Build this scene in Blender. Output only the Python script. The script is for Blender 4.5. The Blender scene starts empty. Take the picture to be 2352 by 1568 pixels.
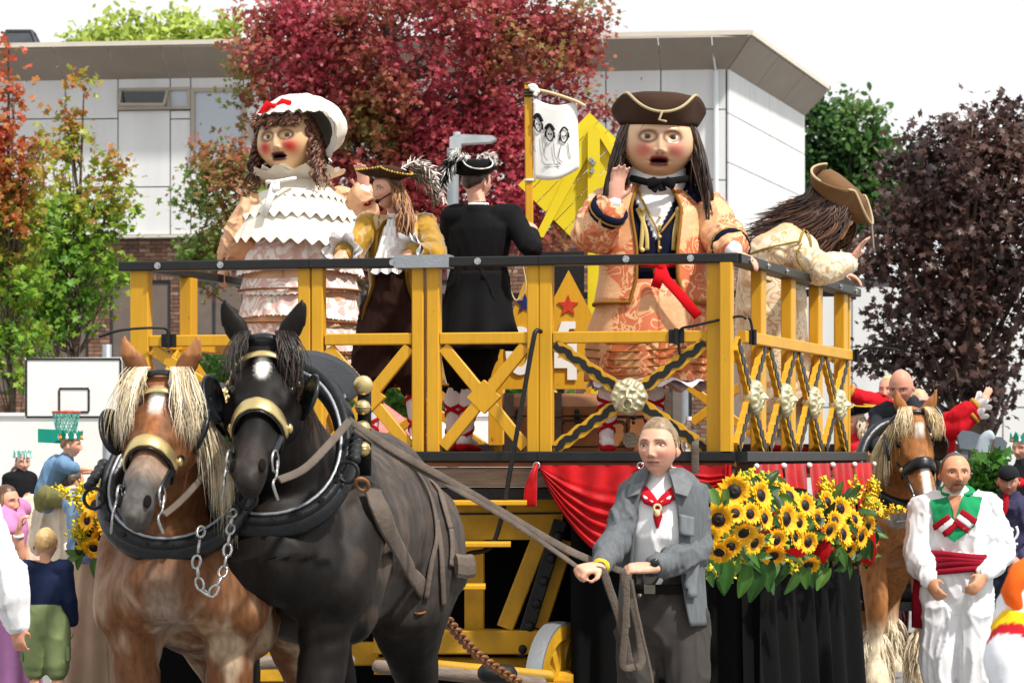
import bpy, math, random
import numpy as np
from mathutils import Vector, Matrix, Quaternion
from mathutils.bvhtree import BVHTree
random.seed(7); RNG = np.random.default_rng(7)
SC = bpy.context.scene; COL = SC.collection
# ---------------- camera, sky, sun, exposure ----------------
CAM_Z = 1.72; FPX = 6533.0; CX, HY = 1176.0, 1042.0      # focal length and horizon, in pixels of a 2352 px wide photograph
cam_d = bpy.data.cameras.new('camera'); cam = bpy.data.objects.new('camera', cam_d); COL.objects.link(cam)
cam.location = (0, 0, CAM_Z); cam.rotation_euler = (math.radians(90), 0, 0)
cam_d.sensor_width = 36; cam_d.lens = 36 * FPX / 2352; cam_d.shift_y = (HY - 784) / 2352
cam_d.clip_start = .5; cam_d.clip_end = 2000
cam_d.dof.use_dof = True; cam_d.dof.focus_distance = 15.2; cam_d.dof.aperture_fstop = 8
SC.camera = cam
SUN_EL, SUN_AZ = math.radians(55), math.radians(131)      # sun high, to the right and a little in front of the scene
world = bpy.data.worlds.new('World'); SC.world = world; world.use_nodes = True
wn, wl = world.node_tree.nodes, world.node_tree.links
bg = wn['Background']
sky = wn.new('ShaderNodeTexSky'); sky.sky_type = 'NISHITA'; sky.sun_disc = False
sky.sun_elevation = SUN_EL; sky.sun_rotation = SUN_AZ; sky.dust_density = 3; sky.ozone_density = .6
cl = wn.new('ShaderNodeTexNoise'); cl.inputs['Scale'].default_value = 2.2; cl.inputs['Detail'].default_value = 4
cr = wn.new('ShaderNodeMapRange'); cr.inputs['To Min'].default_value = .90; cr.inputs['To Max'].default_value = .99
tc = wn.new('ShaderNodeTexCoord'); wl.new(tc.outputs['Generated'], cl.inputs['Vector']); wl.new(cl.outputs['Fac'], cr.inputs['Value'])
mixw = wn.new('ShaderNodeMix'); mixw.data_type = 'RGBA'
wl.new(cr.outputs['Result'], mixw.inputs['Factor']); wl.new(sky.outputs['Color'], mixw.inputs['A'])
mixw.inputs['B'].default_value = (10.1, 10.15, 10.1, 1)   # high thin overcast
wl.new(mixw.outputs['Result'], bg.inputs['Color']); bg.inputs['Strength'].default_value = .086
sun_d = bpy.data.lights.new('sun', 'SUN'); sun = bpy.data.objects.new('sun', sun_d); COL.objects.link(sun)
sun_d.energy = 4.3; sun_d.angle = math.radians(3); sun_d.color = (1, .95, .87)
SUN_DIR = Vector((math.sin(SUN_AZ) * math.cos(SUN_EL), math.cos(SUN_AZ) * math.cos(SUN_EL), math.sin(SUN_EL)))
sun.rotation_euler = SUN_DIR.to_track_quat('Z', 'Y').to_euler()
SC.view_settings.view_transform = 'Standard'; SC.view_settings.look = 'None'
SC.view_settings.exposure = 0.32; SC.view_settings.gamma = 1; SC.view_settings.use_curve_mapping = False
SC.render.engine = 'CYCLES'
SC.cycles.use_denoising = True; SC.cycles.max_bounces = 6; SC.cycles.transparent_max_bounces = 8
SC.cycles.caustics_reflective = False; SC.cycles.caustics_refractive = False

# ---------------- helpers ----------------
def at(x, y, Y):                       # point of the place seen at pixel (x, y) of the photograph, Y metres away
    return np.array([(x - CX) / FPX * Y, Y, CAM_Z + (HY - y) / FPX * Y])
def lin(h):
    h = h.lstrip('#'); c = [int(h[i:i + 2], 16) / 255 for i in (0, 2, 4)]
    return tuple(((x + .055) / 1.055) ** 2.4 if x > .04045 else x / 12.92 for x in c)
def V3(*a): return np.array(a, float)
def unit(v): v = np.asarray(v, float); return v / (np.linalg.norm(v) + 1e-12)
def sstep(a, b, x): t = np.clip((np.asarray(x, float) - a) / (b - a), 0, 1); return t * t * (3 - 2 * t)
def gau(x, m, s): return np.exp(-((np.asarray(x, float) - m) / s) ** 2)
def vnoise(P, seed=0):                 # value noise in -1..1, vectorised
    P = np.asarray(P, float); I = np.floor(P).astype(np.int64); F = P - I; F = F * F * (3 - 2 * F)
    def h(i, j, k):
        n = (i * 374761393 + j * 668265263 + k * 2147483647 + seed * 974634777) & 0xffffffff
        n = ((n ^ (n >> 13)) * 1274126177) & 0xffffffff
        return ((n ^ (n >> 16)) & 0xffff) / 32767.5 - 1
    r = 0
    for a in (0, 1):
        for b in (0, 1):
            for c in (0, 1):
                w = (F[:, 0] if a else 1 - F[:, 0]) * (F[:, 1] if b else 1 - F[:, 1]) * (F[:, 2] if c else 1 - F[:, 2])
                r = r + w * h(I[:, 0] + a, I[:, 1] + b, I[:, 2] + c)
    return r
def fnoise(P, s=1, o=3, seed=0):
    r = 0; a = 1; t = 0
    for i in range(o): r = r + a * vnoise(np.asarray(P) * s * 2 ** i, seed + i); t += a; a *= .5
    return r / t
def catmull(pts, n=8):
    P = np.asarray(pts, float); out = []
    for i in range(len(P) - 1):
        p0, p1, p2, p3 = P[max(i - 1, 0)], P[i], P[i + 1], P[min(i + 2, len(P) - 1)]
        for k in range(n):
            t = k / n
            out.append(.5 * (2 * p1 + (p2 - p0) * t + (2 * p0 - 5 * p1 + 4 * p2 - p3) * t * t + (3 * p1 - p0 - 3 * p2 + p3) * t ** 3))
    out.append(P[-1]); return np.array(out)
def lerp_list(vals, n):
    vals = np.asarray(vals, float); return np.interp(np.linspace(0, len(vals) - 1, n), range(len(vals)), vals)

ORIGIN = {}
class G:
    """collects shapes and links them as one mesh object"""
    def __init__(s): s.v = []; s.f = []; s.c = []; s.n = 0; s.mi = []; s.hasc = False
    def add(s, v, f, c=None, mi=0):
        v = np.asarray(v, float)
        s.v.append(v); o = s.n
        s.f += [tuple(int(i) + o for i in q) for q in f]; s.mi += [mi] * len(f); s.n += len(v)
        if c is None: c = np.ones((len(v), 3))
        else:
            s.hasc = True; c = np.asarray(c, float)
            if c.ndim == 1: c = np.tile(c, (len(v), 1))
        s.c.append(c); return s
    def merge(s, o, mi=None):
        V, C = o.arr(); s.add(V, o.f, C if o.hasc else None, mi or 0); return s
    def arr(s): return np.concatenate(s.v), np.concatenate(s.c)
    def box(s, c, d, rz=0, col=None, M3=None, mi=0):
        x, y, z = [k / 2 for k in d]
        v = np.array([(i * x, j * y, k * z) for i in (-1, 1) for j in (-1, 1) for k in (-1, 1)])
        if M3 is not None: v = v @ np.asarray(M3)
        elif rz: c_, s_ = math.cos(rz), math.sin(rz); v = v @ np.array([(c_, s_, 0), (-s_, c_, 0), (0, 0, 1)])
        return s.add(v + np.asarray(c, float), [(0, 1, 3, 2), (4, 6, 7, 5), (0, 4, 5, 1), (2, 3, 7, 6), (0, 2, 6, 4), (1, 5, 7, 3)], col, mi)
    def bar(s, p, q, w, h, side=None, col=None, bev=0.0, mi=0):     # beam from p to q; w along side, h across
        p, q = np.asarray(p, float), np.asarray(q, float); t = unit(q - p)
        sd = unit(np.asarray(side if side is not None else np.cross(t, (0, 0, 1) if abs(t[2]) < .95 else (0, 1, 0)), float))
        sd = unit(sd - t * (sd @ t)); up = np.cross(t, sd); b = bev
        if b:
            sec = [(w/2, h/2-b), (w/2-b, h/2), (-w/2+b, h/2), (-w/2, h/2-b), (-w/2, -h/2+b), (-w/2+b, -h/2), (w/2-b, -h/2), (w/2, -h/2+b)]
        else: sec = [(w/2, h/2), (-w/2, h/2), (-w/2, -h/2), (w/2, -h/2)]
        n = len(sec); v = [e + sd * a + up * c_ for e in (p, q) for a, c_ in sec]
        f = [(i, (i + 1) % n, n + (i + 1) % n, n + i) for i in range(n)] + [tuple(range(n))[::-1], tuple(range(n, 2 * n))]
        return s.add(v, f, col, mi)
    def etube(s, pts, a, b=None, side=None, n=12, col=None, cap=True, round_=True, mi=0, closed=False):
        """tube with elliptical section: half width a along side, b across; rounded ends"""
        P = np.asarray(pts, float); m = len(P)
        a = np.full(m, a, float) if np.isscalar(a) else lerp_list(a, m)
        b = a if b is None else (np.full(m, b, float) if np.isscalar(b) else lerp_list(b, m))
        T = np.gradient(P, axis=0)
        if closed: T = np.roll(P, -1, 0) - np.roll(P, 1, 0)
        T = T / (np.linalg.norm(T, axis=1)[:, None] + 1e-12)
        if side is None:
            s0 = np.cross(T[0], (0, 0, 1) if abs(T[0][2]) < .9 else (0, 1, 0)); S = []
            for i in range(m):
                s0 = unit(s0 - T[i] * (s0 @ T[i])); S.append(s0)
            S = np.array(S)
        else:
            S = np.asarray(side, float); S = np.tile(S, (m, 1)) if S.ndim == 1 else S
            S = S - T * (S * T).sum(1)[:, None]; S = S / np.linalg.norm(S, axis=1)[:, None]
        U = np.cross(T, S)
        if round_ and cap and not closed:
            ex = []
            for e, sg in ((0, -1), (m - 1, 1)):
                r = min(a[e], b[e])
                ex.append([(P[e] + T[e] * sg * r * .5, a[e] * .87, b[e] * .87, S[e], U[e]), (P[e] + T[e] * sg * r * .87, a[e] * .5, b[e] * .5, S[e], U[e])])
            A = [(P[i], a[i], b[i], S[i], U[i]) for i in range(m)]
            A = ex[0][::-1] + A + ex[1]
        else: A = [(P[i], a[i], b[i], S[i], U[i]) for i in range(m)]
        th = np.linspace(0, 2 * np.pi, n, endpoint=False); ct, st = np.cos(th), np.sin(th)
        v = np.concatenate([p + np.outer(ct * aa, ss) + np.outer(st * bb, uu) for p, aa, bb, ss, uu in A])
        k = len(A); f = []
        for i in range(k - 1 + (1 if closed else 0)):
            j = (i + 1) % k
            f += [(i * n + q, i * n + (q + 1) % n, j * n + (q + 1) % n, j * n + q) for q in range(n)]
        if cap and not closed: f += [tuple(range(n))[::-1], tuple(range((k - 1) * n, k * n))]
        if col is not None and np.asarray(col).ndim == 2 and len(col) == m:
            cc = np.asarray(col); 
            if k != m: cc = np.concatenate([cc[:1], cc[:1], cc, cc[-1:], cc[-1:]])
            col = np.repeat(cc, n, 0)
        return s.add(v, f, col, mi)
    def tube(s, pts, r, n=8, col=None, **k): return s.etube(pts, r, None, None, n, col, **k)
    def strap(s, pts, w, th, nrm, col=None):          # flat band along pts; nrm = outward normals
        P = np.asarray(pts, float); N = np.asarray(nrm, float); N = np.tile(N, (len(P), 1)) if N.ndim == 1 else N
        T = np.gradient(P, axis=0); S = np.cross(N, T); S /= (np.linalg.norm(S, axis=1)[:, None] + 1e-9)
        return s.etube(P, w / 2, th / 2, S, 8, col, round_=False)
    def grid(s, V, col=None, closeu=False, mi=0, flip=False):   # V[nv][nu][3]
        V = np.asarray(V, float); nv, nu = V.shape[:2]; f = []
        for j in range(nv - 1):
            for i in range(nu - (0 if closeu else 1)):
                q = (j * nu + i, j * nu + (i + 1) % nu, (j + 1) * nu + (i + 1) % nu, (j + 1) * nu + i)
                f.append(q[::-1] if flip else q)
        if col is not None:
            col = np.asarray(col); col = col.reshape(-1, 3) if col.ndim == 3 else col
        return s.add(V.reshape(-1, 3), f, col, mi)
    def sphere(s, c, r, nu=14, nv=9, col=None, M3=None, mi=0):
        r = np.full(3, r, float) if np.isscalar(r) else np.asarray(r, float)
        v = []; 
        for j in range(nv + 1):
            p = math.pi * j / nv - math.pi / 2
            for i in range(nu): t = 2 * math.pi * i / nu; v.append((math.cos(p) * math.cos(t) * r[0], math.cos(p) * math.sin(t) * r[1], math.sin(p) * r[2]))
        v = np.array(v)
        if M3 is not None: v = v @ np.asarray(M3)
        v = v + np.asarray(c, float)
        f = [(j * nu + i, j * nu + (i + 1) % nu, (j + 1) * nu + (i + 1) % nu, (j + 1) * nu + i) for j in range(nv) for i in range(nu)]
        return s.add(v, f, col, mi)
    def prism(s, poly, n, th, org=None, ex=None, ez=None, col=None, mi=0):   # polygon (2-D in ex,ez at org) extruded by th along n
        ex, ez, n = unit(ex), unit(ez), unit(n); P = np.array([np.asarray(org) + ex * a + ez * b for a, b in poly]); k = len(P)
        v = np.concatenate([P, P + n * th])
        f = [tuple(range(k)), tuple(range(k, 2 * k))[::-1]] + [(i, k + i, k + (i + 1) % k, (i + 1) % k) for i in range(k)]
        return s.add(v, f, col, mi)
    def cyl(s, p, q, r, n=14, col=None, r2=None, mi=0): return s.etube([p, q], [r, r if r2 is None else r2], n=n, col=col, round_=False, mi=mi)
    def torus(s, c, R, r, ax=(0, 1, 0), n=24, m=8, col=None, ry=None, e1=None):
        ax = unit(ax); e1 = unit(np.cross(ax, (0, 0, 1) if abs(ax[2]) < .9 else (1, 0, 0))) if e1 is None else unit(e1); e2 = np.cross(ax, e1)
        t = np.linspace(0, 2 * np.pi, n, endpoint=False)
        P = np.asarray(c) + np.outer(np.cos(t) * R, e1) + np.outer(np.sin(t) * (ry or R), e2)
        return s.etube(P, r, n=m, col=col, closed=True)
    def map(s, fn):
        V, C = s.arr(); s.v = [fn(V)]; s.c = [C]; return s
    def build(s, name, mat=None, parent=None, smooth=True, angle=None, **props):
        V, C = s.arr(); o = ORIGIN.get(parent.name, np.zeros(3)) if parent is not None else None
        if parent is None:
            o = props.pop('origin', None)
            if o is None: o = np.array([(V[:, 0].min() + V[:, 0].max()) / 2, (V[:, 1].min() + V[:, 1].max()) / 2, V[:, 2].min()])
        me = bpy.data.meshes.new(name); V = V - o
        nf = len(s.f); lens = np.fromiter((len(q) for q in s.f), np.int32, nf)
        idx = np.fromiter((i for q in s.f for i in q), np.int32, int(lens.sum()))
        me.vertices.add(len(V)); me.vertices.foreach_set('co', V.astype(np.float32).ravel())
        me.loops.add(len(idx)); me.loops.foreach_set('vertex_index', idx)
        me.polygons.add(nf); st = np.zeros(nf, np.int32); st[1:] = np.cumsum(lens)[:-1]
        me.polygons.foreach_set('loop_start', st); me.polygons.foreach_set('loop_total', lens)
        me.update(calc_edges=True); me.validate()
        if s.hasc:
            at_ = me.color_attributes.new('Col', 'FLOAT_COLOR', 'POINT')
            at_.data.foreach_set('color', np.concatenate([C, np.ones((len(C), 1))], 1).astype(np.float32).ravel())
        mats = mat if isinstance(mat, (list, tuple)) else [mat]
        for m_ in mats:
            if m_: me.materials.append(m_)
        if len(mats) > 1 and len(me.polygons) == nf: me.polygons.foreach_set('material_index', np.array(s.mi, np.int32))
        me.polygons.foreach_set('use_smooth', np.full(len(me.polygons), bool(smooth)))
        if smooth:
            if angle: me.set_sharp_from_angle(angle=math.radians(angle))
        ob = bpy.data.objects.new(name, me); COL.objects.link(ob)
        if parent is None: ob.location = o; ORIGIN[ob.name] = np.asarray(o, float)
        else: ob.parent = parent; ORIGIN[ob.name] = ORIGIN[parent.name]
        for k, v in props.items(): ob[k] = v
        return ob
def tag(o, label=None, cat=None, group=None, kind=None):
    if label: o['label'] = label
    if cat: o['category'] = cat
    if group: o['group'] = group
    if kind: o['kind'] = kind
    return o
def thing(name, loc, label, cat, group=None):
    o = bpy.data.objects.new(name, None); o.empty_display_size = .2; COL.objects.link(o); o.location = [float(k) for k in loc]
    ORIGIN[o.name] = np.asarray(loc, float); return tag(o, label, cat, group)
def copy_part(src, parent, loc, rot=None, scale=None):
    o = src.copy(); COL.objects.link(o); o.parent = parent; o.location = [float(k) for k in loc]
    if rot is not None: o.rotation_euler = rot
    if scale is not None: o.scale = scale
    return o

# organic solids: closed shapes fused into one skin
TMP = bpy.data.scenes.new('workbench')
def organic(g, voxel=.012, smooth=6, fac=.6):
    V, _ = g.arr(); me = bpy.data.meshes.new('t'); me.from_pydata(V.tolist(), [], g.f); ob = bpy.data.objects.new('t', me); TMP.collection.objects.link(ob)
    m = ob.modifiers.new('r', 'REMESH'); m.mode = 'VOXEL'; m.voxel_size = voxel
    if smooth: k = ob.modifiers.new('s', 'SMOOTH'); k.factor = fac; k.iterations = smooth
    TMP.view_layers[0].update(); dg = TMP.view_layers[0].depsgraph; e = ob.evaluated_get(dg); em = e.to_mesh()
    nv, npg = len(em.vertices), len(em.polygons); co = np.empty(nv * 3, np.float32); em.vertices.foreach_get('co', co)
    li = np.empty(len(em.loops), np.int32); em.loops.foreach_get('vertex_index', li); lt = np.empty(npg, np.int32); em.polygons.foreach_get('loop_total', lt)
    no = np.empty(nv * 3, np.float32); em.vertices.foreach_get('normal', no)
    r = G(); st = np.concatenate([[0], np.cumsum(lt)]); L = li.tolist()
    r.add(co.reshape(-1, 3), [tuple(L[st[i]:st[i + 1]]) for i in range(npg)]); r.nrm = no.reshape(-1, 3).astype(float)
    e.to_mesh_clear(); TMP.collection.objects.unlink(ob); bpy.data.objects.remove(ob); bpy.data.meshes.remove(me)
    return r
def recolor(g, col): g.c = [np.asarray(col, float)]; g.hasc = True; return g
def push(g, d):                       # displace along the normals kept by organic()
    V, C = g.arr(); g.v = [V + g.nrm * np.asarray(d)[:, None]]; return g
def folds(g, amp=.01, sc=(9, 9, 3), seed=0):
    V, C = g.arr(); S_ = np.array(sc); w = V * S_ * .8; w = w + .55 * np.stack([vnoise(w * .9 + 7, seed + 1), vnoise(w * .9 + 19, seed + 2), vnoise(w * .9 + 31, seed + 3)], 1)
    r1 = 1 - np.abs(vnoise(w, seed)); r2 = 1 - np.abs(vnoise(w * 2.1 + 3, seed + 5)); return push(g, amp * (1.5 * r1 ** 5 + .6 * r2 ** 4 - .75))
def bvh_of(*gs):
    v = []; f = []; n = 0
    for g in gs:
        V, _ = g.arr(); v += [tuple(p) for p in V]; f += [tuple(i + n for i in q) for q in g.f]; n += len(V)
    return BVHTree.FromPolygons(v, f)
def hit(bv, x, y, lift=.01):          # where the line of sight through photo pixel (x, y) meets a solid
    d = Vector(((x - CX) / FPX, 1, (HY - y) / FPX)).normalized(); r = bv.ray_cast(Vector((0, 0, CAM_Z)), d)
    if r[0] is None: return None, None
    n = r[1]; n = -n if n.dot(d) > 0 else n
    return np.array(r[0] + n * lift), np.array(n)
def lay(bv, pts, lift=.012, n=6):     # run a strap over a solid through photo points
    P = catmull([(x, y, 0) for x, y in pts], n); o, ns = [], []
    for x, y, _ in P:
        p, nn = hit(bv, x, y, lift)
        if p is not None: o.append(p); ns.append(nn)
    o = np.array(o); ns = np.array(ns)
    if len(o) > 4:
        for _ in range(2): o[1:-1] = (o[:-2] + 2 * o[1:-1] + o[2:]) / 4; ns[1:-1] = (ns[:-2] + 2 * ns[1:-1] + ns[2:]) / 4
    return o, ns

# ---------------- materials ----------------
def _m(name):
    m = bpy.data.materials.new(name); m.use_nodes = True; nt = m.node_tree; return m, nt, nt.nodes['Principled BSDF']
def _n(nt, t, **k):
    n = nt.nodes.new('ShaderNode' + t)
    for a, b in k.items():
        if a in n.inputs: n.inputs[a].default_value = b
        else: setattr(n, a, b)
    return n
def mixc(nt, fac, A, B, blend='MIX'):
    x = nt.nodes.new('ShaderNodeMix'); x.data_type = 'RGBA'; x.blend_type = blend
    for i, val in (('Factor', fac), ('A', A), ('B', B)):
        s_ = x.inputs[0] if i == 'Factor' else x.inputs[6 if i == 'A' else 7]
        if hasattr(val, 'is_linked'): nt.links.new(val, s_)
        elif i == 'Factor': s_.default_value = val
        else: s_.default_value = (*val[:3], 1)
    return x.outputs[2]
def mapr(nt, v, a, b, c, d):
    r = _n(nt, 'MapRange'); nt.links.new(v, r.inputs['Value'])
    for k, q in zip(('From Min', 'From Max', 'To Min', 'To Max'), (a, b, c, d)): r.inputs[k].default_value = q
    return r.outputs['Result']
def tex(nt, kind, scale, detail=3, vec=None, stretch=None, dist=0):
    t = _n(nt, kind); t.inputs['Scale'].default_value = scale
    if 'Detail' in t.inputs: t.inputs['Detail'].default_value = detail
    if 'Distortion' in t.inputs: t.inputs['Distortion'].default_value = dist
    c = _n(nt, 'TexCoord'); o = c.outputs['Object']
    if stretch is not None:
        mp = _n(nt, 'Mapping'); mp.inputs['Scale'].default_value = stretch; nt.links.new(o, mp.inputs['Vector']); o = mp.outputs['Vector']
    nt.links.new(o, t.inputs['Vector']); return t
def bumpit(nt, b, h, strength, dist=.01):
    bm = _n(nt, 'Bump'); bm.inputs['Strength'].default_value = strength; bm.inputs['Distance'].default_value = dist
    nt.links.new(h, bm.inputs['Height']); nt.links.new(bm.outputs['Normal'], b.inputs['Normal'])
def M(name, col='#808080', rough=.7, metal=0, var=.18, vs=5, bump=.25, bs=60, attr=False, sheen=0, spec=.4, stretch=None, vs2=None, coat=0):
    m, nt, b = _m(name); base = lin(col) if isinstance(col, str) else col
    n1 = tex(nt, 'TexNoise', vs, 4, stretch=stretch)
    f = mapr(nt, n1.outputs['Fac'], .3, .7, 1 - var, 1 + var)
    if attr:
        a = _n(nt, 'VertexColor'); a.layer_name = 'Col'; src = a.outputs['Color']
    else: src = base
    mul = nt.nodes.new('ShaderNodeVectorMath'); mul.operation = 'SCALE'; nt.links.new(f, mul.inputs['Scale'])
    if attr: nt.links.new(src, mul.inputs[0])
    else: mul.inputs[0].default_value = base[:3]
    nt.links.new(mul.outputs['Vector'], b.inputs['Base Color'])
    b.inputs['Roughness'].default_value = rough; b.inputs['Metallic'].default_value = metal; b.inputs['Specular IOR Level'].default_value = spec
    b.inputs['Sheen Weight'].default_value = sheen; b.inputs['Coat Weight'].default_value = coat
    if sheen: b.inputs['Sheen Roughness'].default_value = .35
    if bump: bumpit(nt, b, tex(nt, 'TexNoise', bs, 3, stretch=stretch).outputs['Fac'], bump)
    return m
def brocade(name, base, motif, scale=7, motif2=None, w=.035, rough=.55):
    m, nt, b = _m(name)
    t = tex(nt, 'TexNoise', scale, 1.2, dist=2.2); t2 = tex(nt, 'TexNoise', scale * .55, 0, dist=.6); t3 = tex(nt, 'TexNoise', scale * 3, 2)
    k = nt.nodes.new('ShaderNodeMath'); k.operation = 'SUBTRACT'; k.inputs[1].default_value = .5; nt.links.new(t.outputs['Fac'], k.inputs[0])
    ab = nt.nodes.new('ShaderNodeMath'); ab.operation = 'ABSOLUTE'; nt.links.new(k.outputs[0], ab.inputs[0])
    line = mapr(nt, ab.outputs[0], w, w * 1.5, 1, 0)
    blob = mapr(nt, t2.outputs['Fac'], .57, .6, 0, .75)
    mx = nt.nodes.new('ShaderNodeMath'); mx.operation = 'MAXIMUM'; nt.links.new(line, mx.inputs[0]); nt.links.new(blob, mx.inputs[1])
    c0 = mixc(nt, mapr(nt, t3.outputs['Fac'], .35, .65, 0, .25), lin(base), lin(motif2 or motif))
    c1 = mixc(nt, mx.outputs[0], c0, lin(motif)); nt.links.new(c1, b.inputs['Base Color'])
    b.inputs['Roughness'].default_value = rough; b.inputs['Sheen Weight'].default_value = .2
    bumpit(nt, b, mx.outputs[0], .25, .004); return m
# ---------------- materials used across the scene ----------------
MT = dict(
 panel=M('white_panel', '#D9DADB', .5, var=.07, vs=2.2, bump=.05, stretch=(1, 1, .12)), backing=M('joint_grey', '#4A4A4A', .9),
 cornice=M('cornice_metal', '#94897F', .6, var=.06, vs=2, bump=.05), cornice_edge=M('cornice_edge', '#CFC8BA', .5, var=.05),
 brick=M('brick_face', attr=True, rough=.9, var=.22, vs=9, bump=.5, bs=120), mortar=M('mortar', '#6E625A', .95, var=.1),
 frame=M('window_frame_beige', '#A79E90', .5, var=.05), dark_frame=M('dark_window_frame', '#2C2F35', .5), slate=M('slate', '#3D4148', .7, var=.2),
 pipe=M('white_pipe', '#DDE0E4', .4, var=.03), steel=M('galvanised_steel', '#9CA1A6', .45, .6, var=.08),
 asphalt=M('asphalt', '#7B7A78', .95, var=.14, vs=.9, bump=.6, bs=90), bark=M('bark', '#5B4D42', .95, var=.3, vs=6, bump=.8, bs=30),
 white=M('white_paint', '#E6E6E4', .6, var=.03, bump=.04), black=M('black_paint', '#17181A', .45, var=.25, vs=9, bump=.1),
 yellow2=M('lemon_paint', '#DCC81C', .5, var=.06, vs=3, bump=.1, bs=25),
 yellow_worn=M('worn_yellow_paint', '#BE8F1B', .6, var=.28, vs=5, bump=.4, bs=30),
 red_velvet=M('red_velvet', '#AE0610', .55, var=.3, vs=9, bump=.25, bs=35, sheen=.2, spec=.2), black_cloth=M('black_cloth', '#0A0A0B', .9, var=.15, bump=.25, bs=90, spec=.1),
 wood=M('weathered_plank', '#77695E', .85, var=.3, vs=4, bump=.5, bs=20, stretch=(1, 6, 14)), brownwood=M('brown_plank', '#7A4A2E', .7, var=.25, vs=5),
 iron=M('black_iron', '#1C1D20', .5, .3, var=.3, bump=.3, bs=40), gold=M('gilded_plaster', '#CDC6A2', .36, .5, var=.16, vs=14, bump=.3, bs=40),
 brass=M('brass', '#D2BC84', .32, .8, var=.12, vs=12, bump=.15, bs=30), chrome=M('steel_ring', '#B8B8B8', .25, .95, var=.1),
 leather=M('black_leather', '#14171C', .34, var=.25, vs=8, bump=.25, bs=50), oldleather=M('worn_leather', '#5C5148', .75, var=.25, vs=9, bump=.4, bs=60),
 rust=M('rusty_chain', '#8A5D3C', .6, .5, var=.3, vs=20), greysteel=M('cart_grey_paint', '#5D6C76', .5, var=.12), maroon=M('maroon_paint', '#6B1820', .45, var=.15),
 skin=M('skin', attr=True, rough=.5, var=.05, vs=25, bump=.12, bs=160, spec=.35), paper=M('painted_head', attr=True, rough=.3, var=.04, vs=9, bump=.06, bs=40, spec=.5),
 cloth=M('coloured_cloth', attr=True, rough=.88, var=.07, vs=14, bump=.08, bs=160, spec=.15), denim=M('woven_cloth', attr=True, rough=.92, var=.14, vs=60, bump=.10, bs=300, spec=.12, stretch=(1, 1, .2)),
 hair=M('hair', attr=True, rough=.45, var=.2, vs=18, bump=0, spec=.5), eye=M('eye', attr=True, rough=.12, var=0, bump=0, spec=.6),
 coat_hair=M('horse_coat', attr=True, rough=.55, var=.30, vs=42, bump=.14, bs=260, spec=.2, stretch=(1, 1, .3)),
 petal=M('petal', attr=True, rough=.6, var=.1, vs=20, bump=.1), orange_b=brocade('salmon_brocade', '#CC6C40', '#E2B282', 7.5, '#BC5A34', w=.028),
 cream_b=brocade('cream_brocade', '#E2D3B4', '#C9A070', 6.5, '#EADFC8', w=.024), lace=None,
)
def worn_paint(name, col, chip):
    m, nt, b = _m(name); n1 = tex(nt, 'TexNoise', 2.5, 5); n2 = tex(nt, 'TexNoise', 26, 6, stretch=(1, 1, .5)); n3 = tex(nt, 'TexNoise', 60, 2, stretch=(1, 1, .06))
    c = mixc(nt, mapr(nt, n1.outputs['Fac'], .35, .7, 0, .35), lin(col), tuple(k * .72 for k in lin(col))); c = mixc(nt, mapr(nt, n3.outputs['Fac'], .4, .75, 0, .18), c, lin('#8A6A20'))
    c = mixc(nt, mapr(nt, n2.outputs['Fac'], .70, .74, 0, .75), c, lin(chip)); nt.links.new(c, b.inputs['Base Color']); b.inputs['Roughness'].default_value = .45; b.inputs['Specular IOR Level'].default_value = .35
    bumpit(nt, b, n2.outputs['Fac'], .12, .004); return m
MT['yellow'] = worn_paint('yellow_paint', '#D39D22', '#6A4E22')
def lace_mat():
    m, nt, b = _m('lace'); t = tex(nt, 'TexNoise', 9, 1.5, dist=2); v = tex(nt, 'TexVoronoi', 60)
    k = mapr(nt, t.outputs['Fac'], .47, .53, 0, 1); c = mixc(nt, k, lin('#D9B5AE'), lin('#EFE8E2'))
    c2 = mixc(nt, mapr(nt, v.outputs['Distance'], .2, .5, .25, 0), c, lin('#F3EEE8')); nt.links.new(c2, b.inputs['Base Color'])
    b.inputs['Roughness'].default_value = .9; bumpit(nt, b, k, .3, .004); return m
MT['lace'] = lace_mat()
def crochet_mat():
    m, nt, b = _m('crochet'); v = tex(nt, 'TexVoronoi', 34); t = tex(nt, 'TexNoise', 5, 2); k = mapr(nt, v.outputs['Distance'], .12, .3, 1, 0)
    f = nt.nodes.new('ShaderNodeMath'); f.operation = 'MULTIPLY'; nt.links.new(k, f.inputs[0]); nt.links.new(mapr(nt, t.outputs['Fac'], .42, .52, 0, .8), f.inputs[1])
    nt.links.new(mixc(nt, f.outputs[0], lin('#E3DCCD'), lin('#B99A7C')), b.inputs['Base Color']); b.inputs['Roughness'].default_value = .9; bumpit(nt, b, v.outputs['Distance'], .3, .004); return m
MT['crochet'] = crochet_mat()
def leaf_mat():
    m, nt, b = _m('leaf'); a = _n(nt, 'VertexColor'); a.layer_name = 'Col'; nt.links.new(a.outputs['Color'], b.inputs['Base Color'])
    b.inputs['Roughness'].default_value = .42; b.inputs['Specular IOR Level'].default_value = .35
    t = _n(nt, 'BsdfTranslucent'); nt.links.new(a.outputs['Color'], t.inputs['Color']); mx = _n(nt, 'MixShader'); mx.inputs[0].default_value = .4
    nt.links.new(b.outputs[0], mx.inputs[1]); nt.links.new(t.outputs[0], mx.inputs[2])
    nt.links.new(mx.outputs[0], nt.nodes['Material Output'].inputs['Surface']); return m
MT['leaf'] = leaf_mat()
def glass_mat(name, col, rough=.06):
    m, nt, b = _m(name); b.inputs['Base Color'].default_value = (*lin(col), 1); b.inputs['Roughness'].default_value = rough
    b.inputs['Specular IOR Level'].default_value = .8; return m
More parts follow.
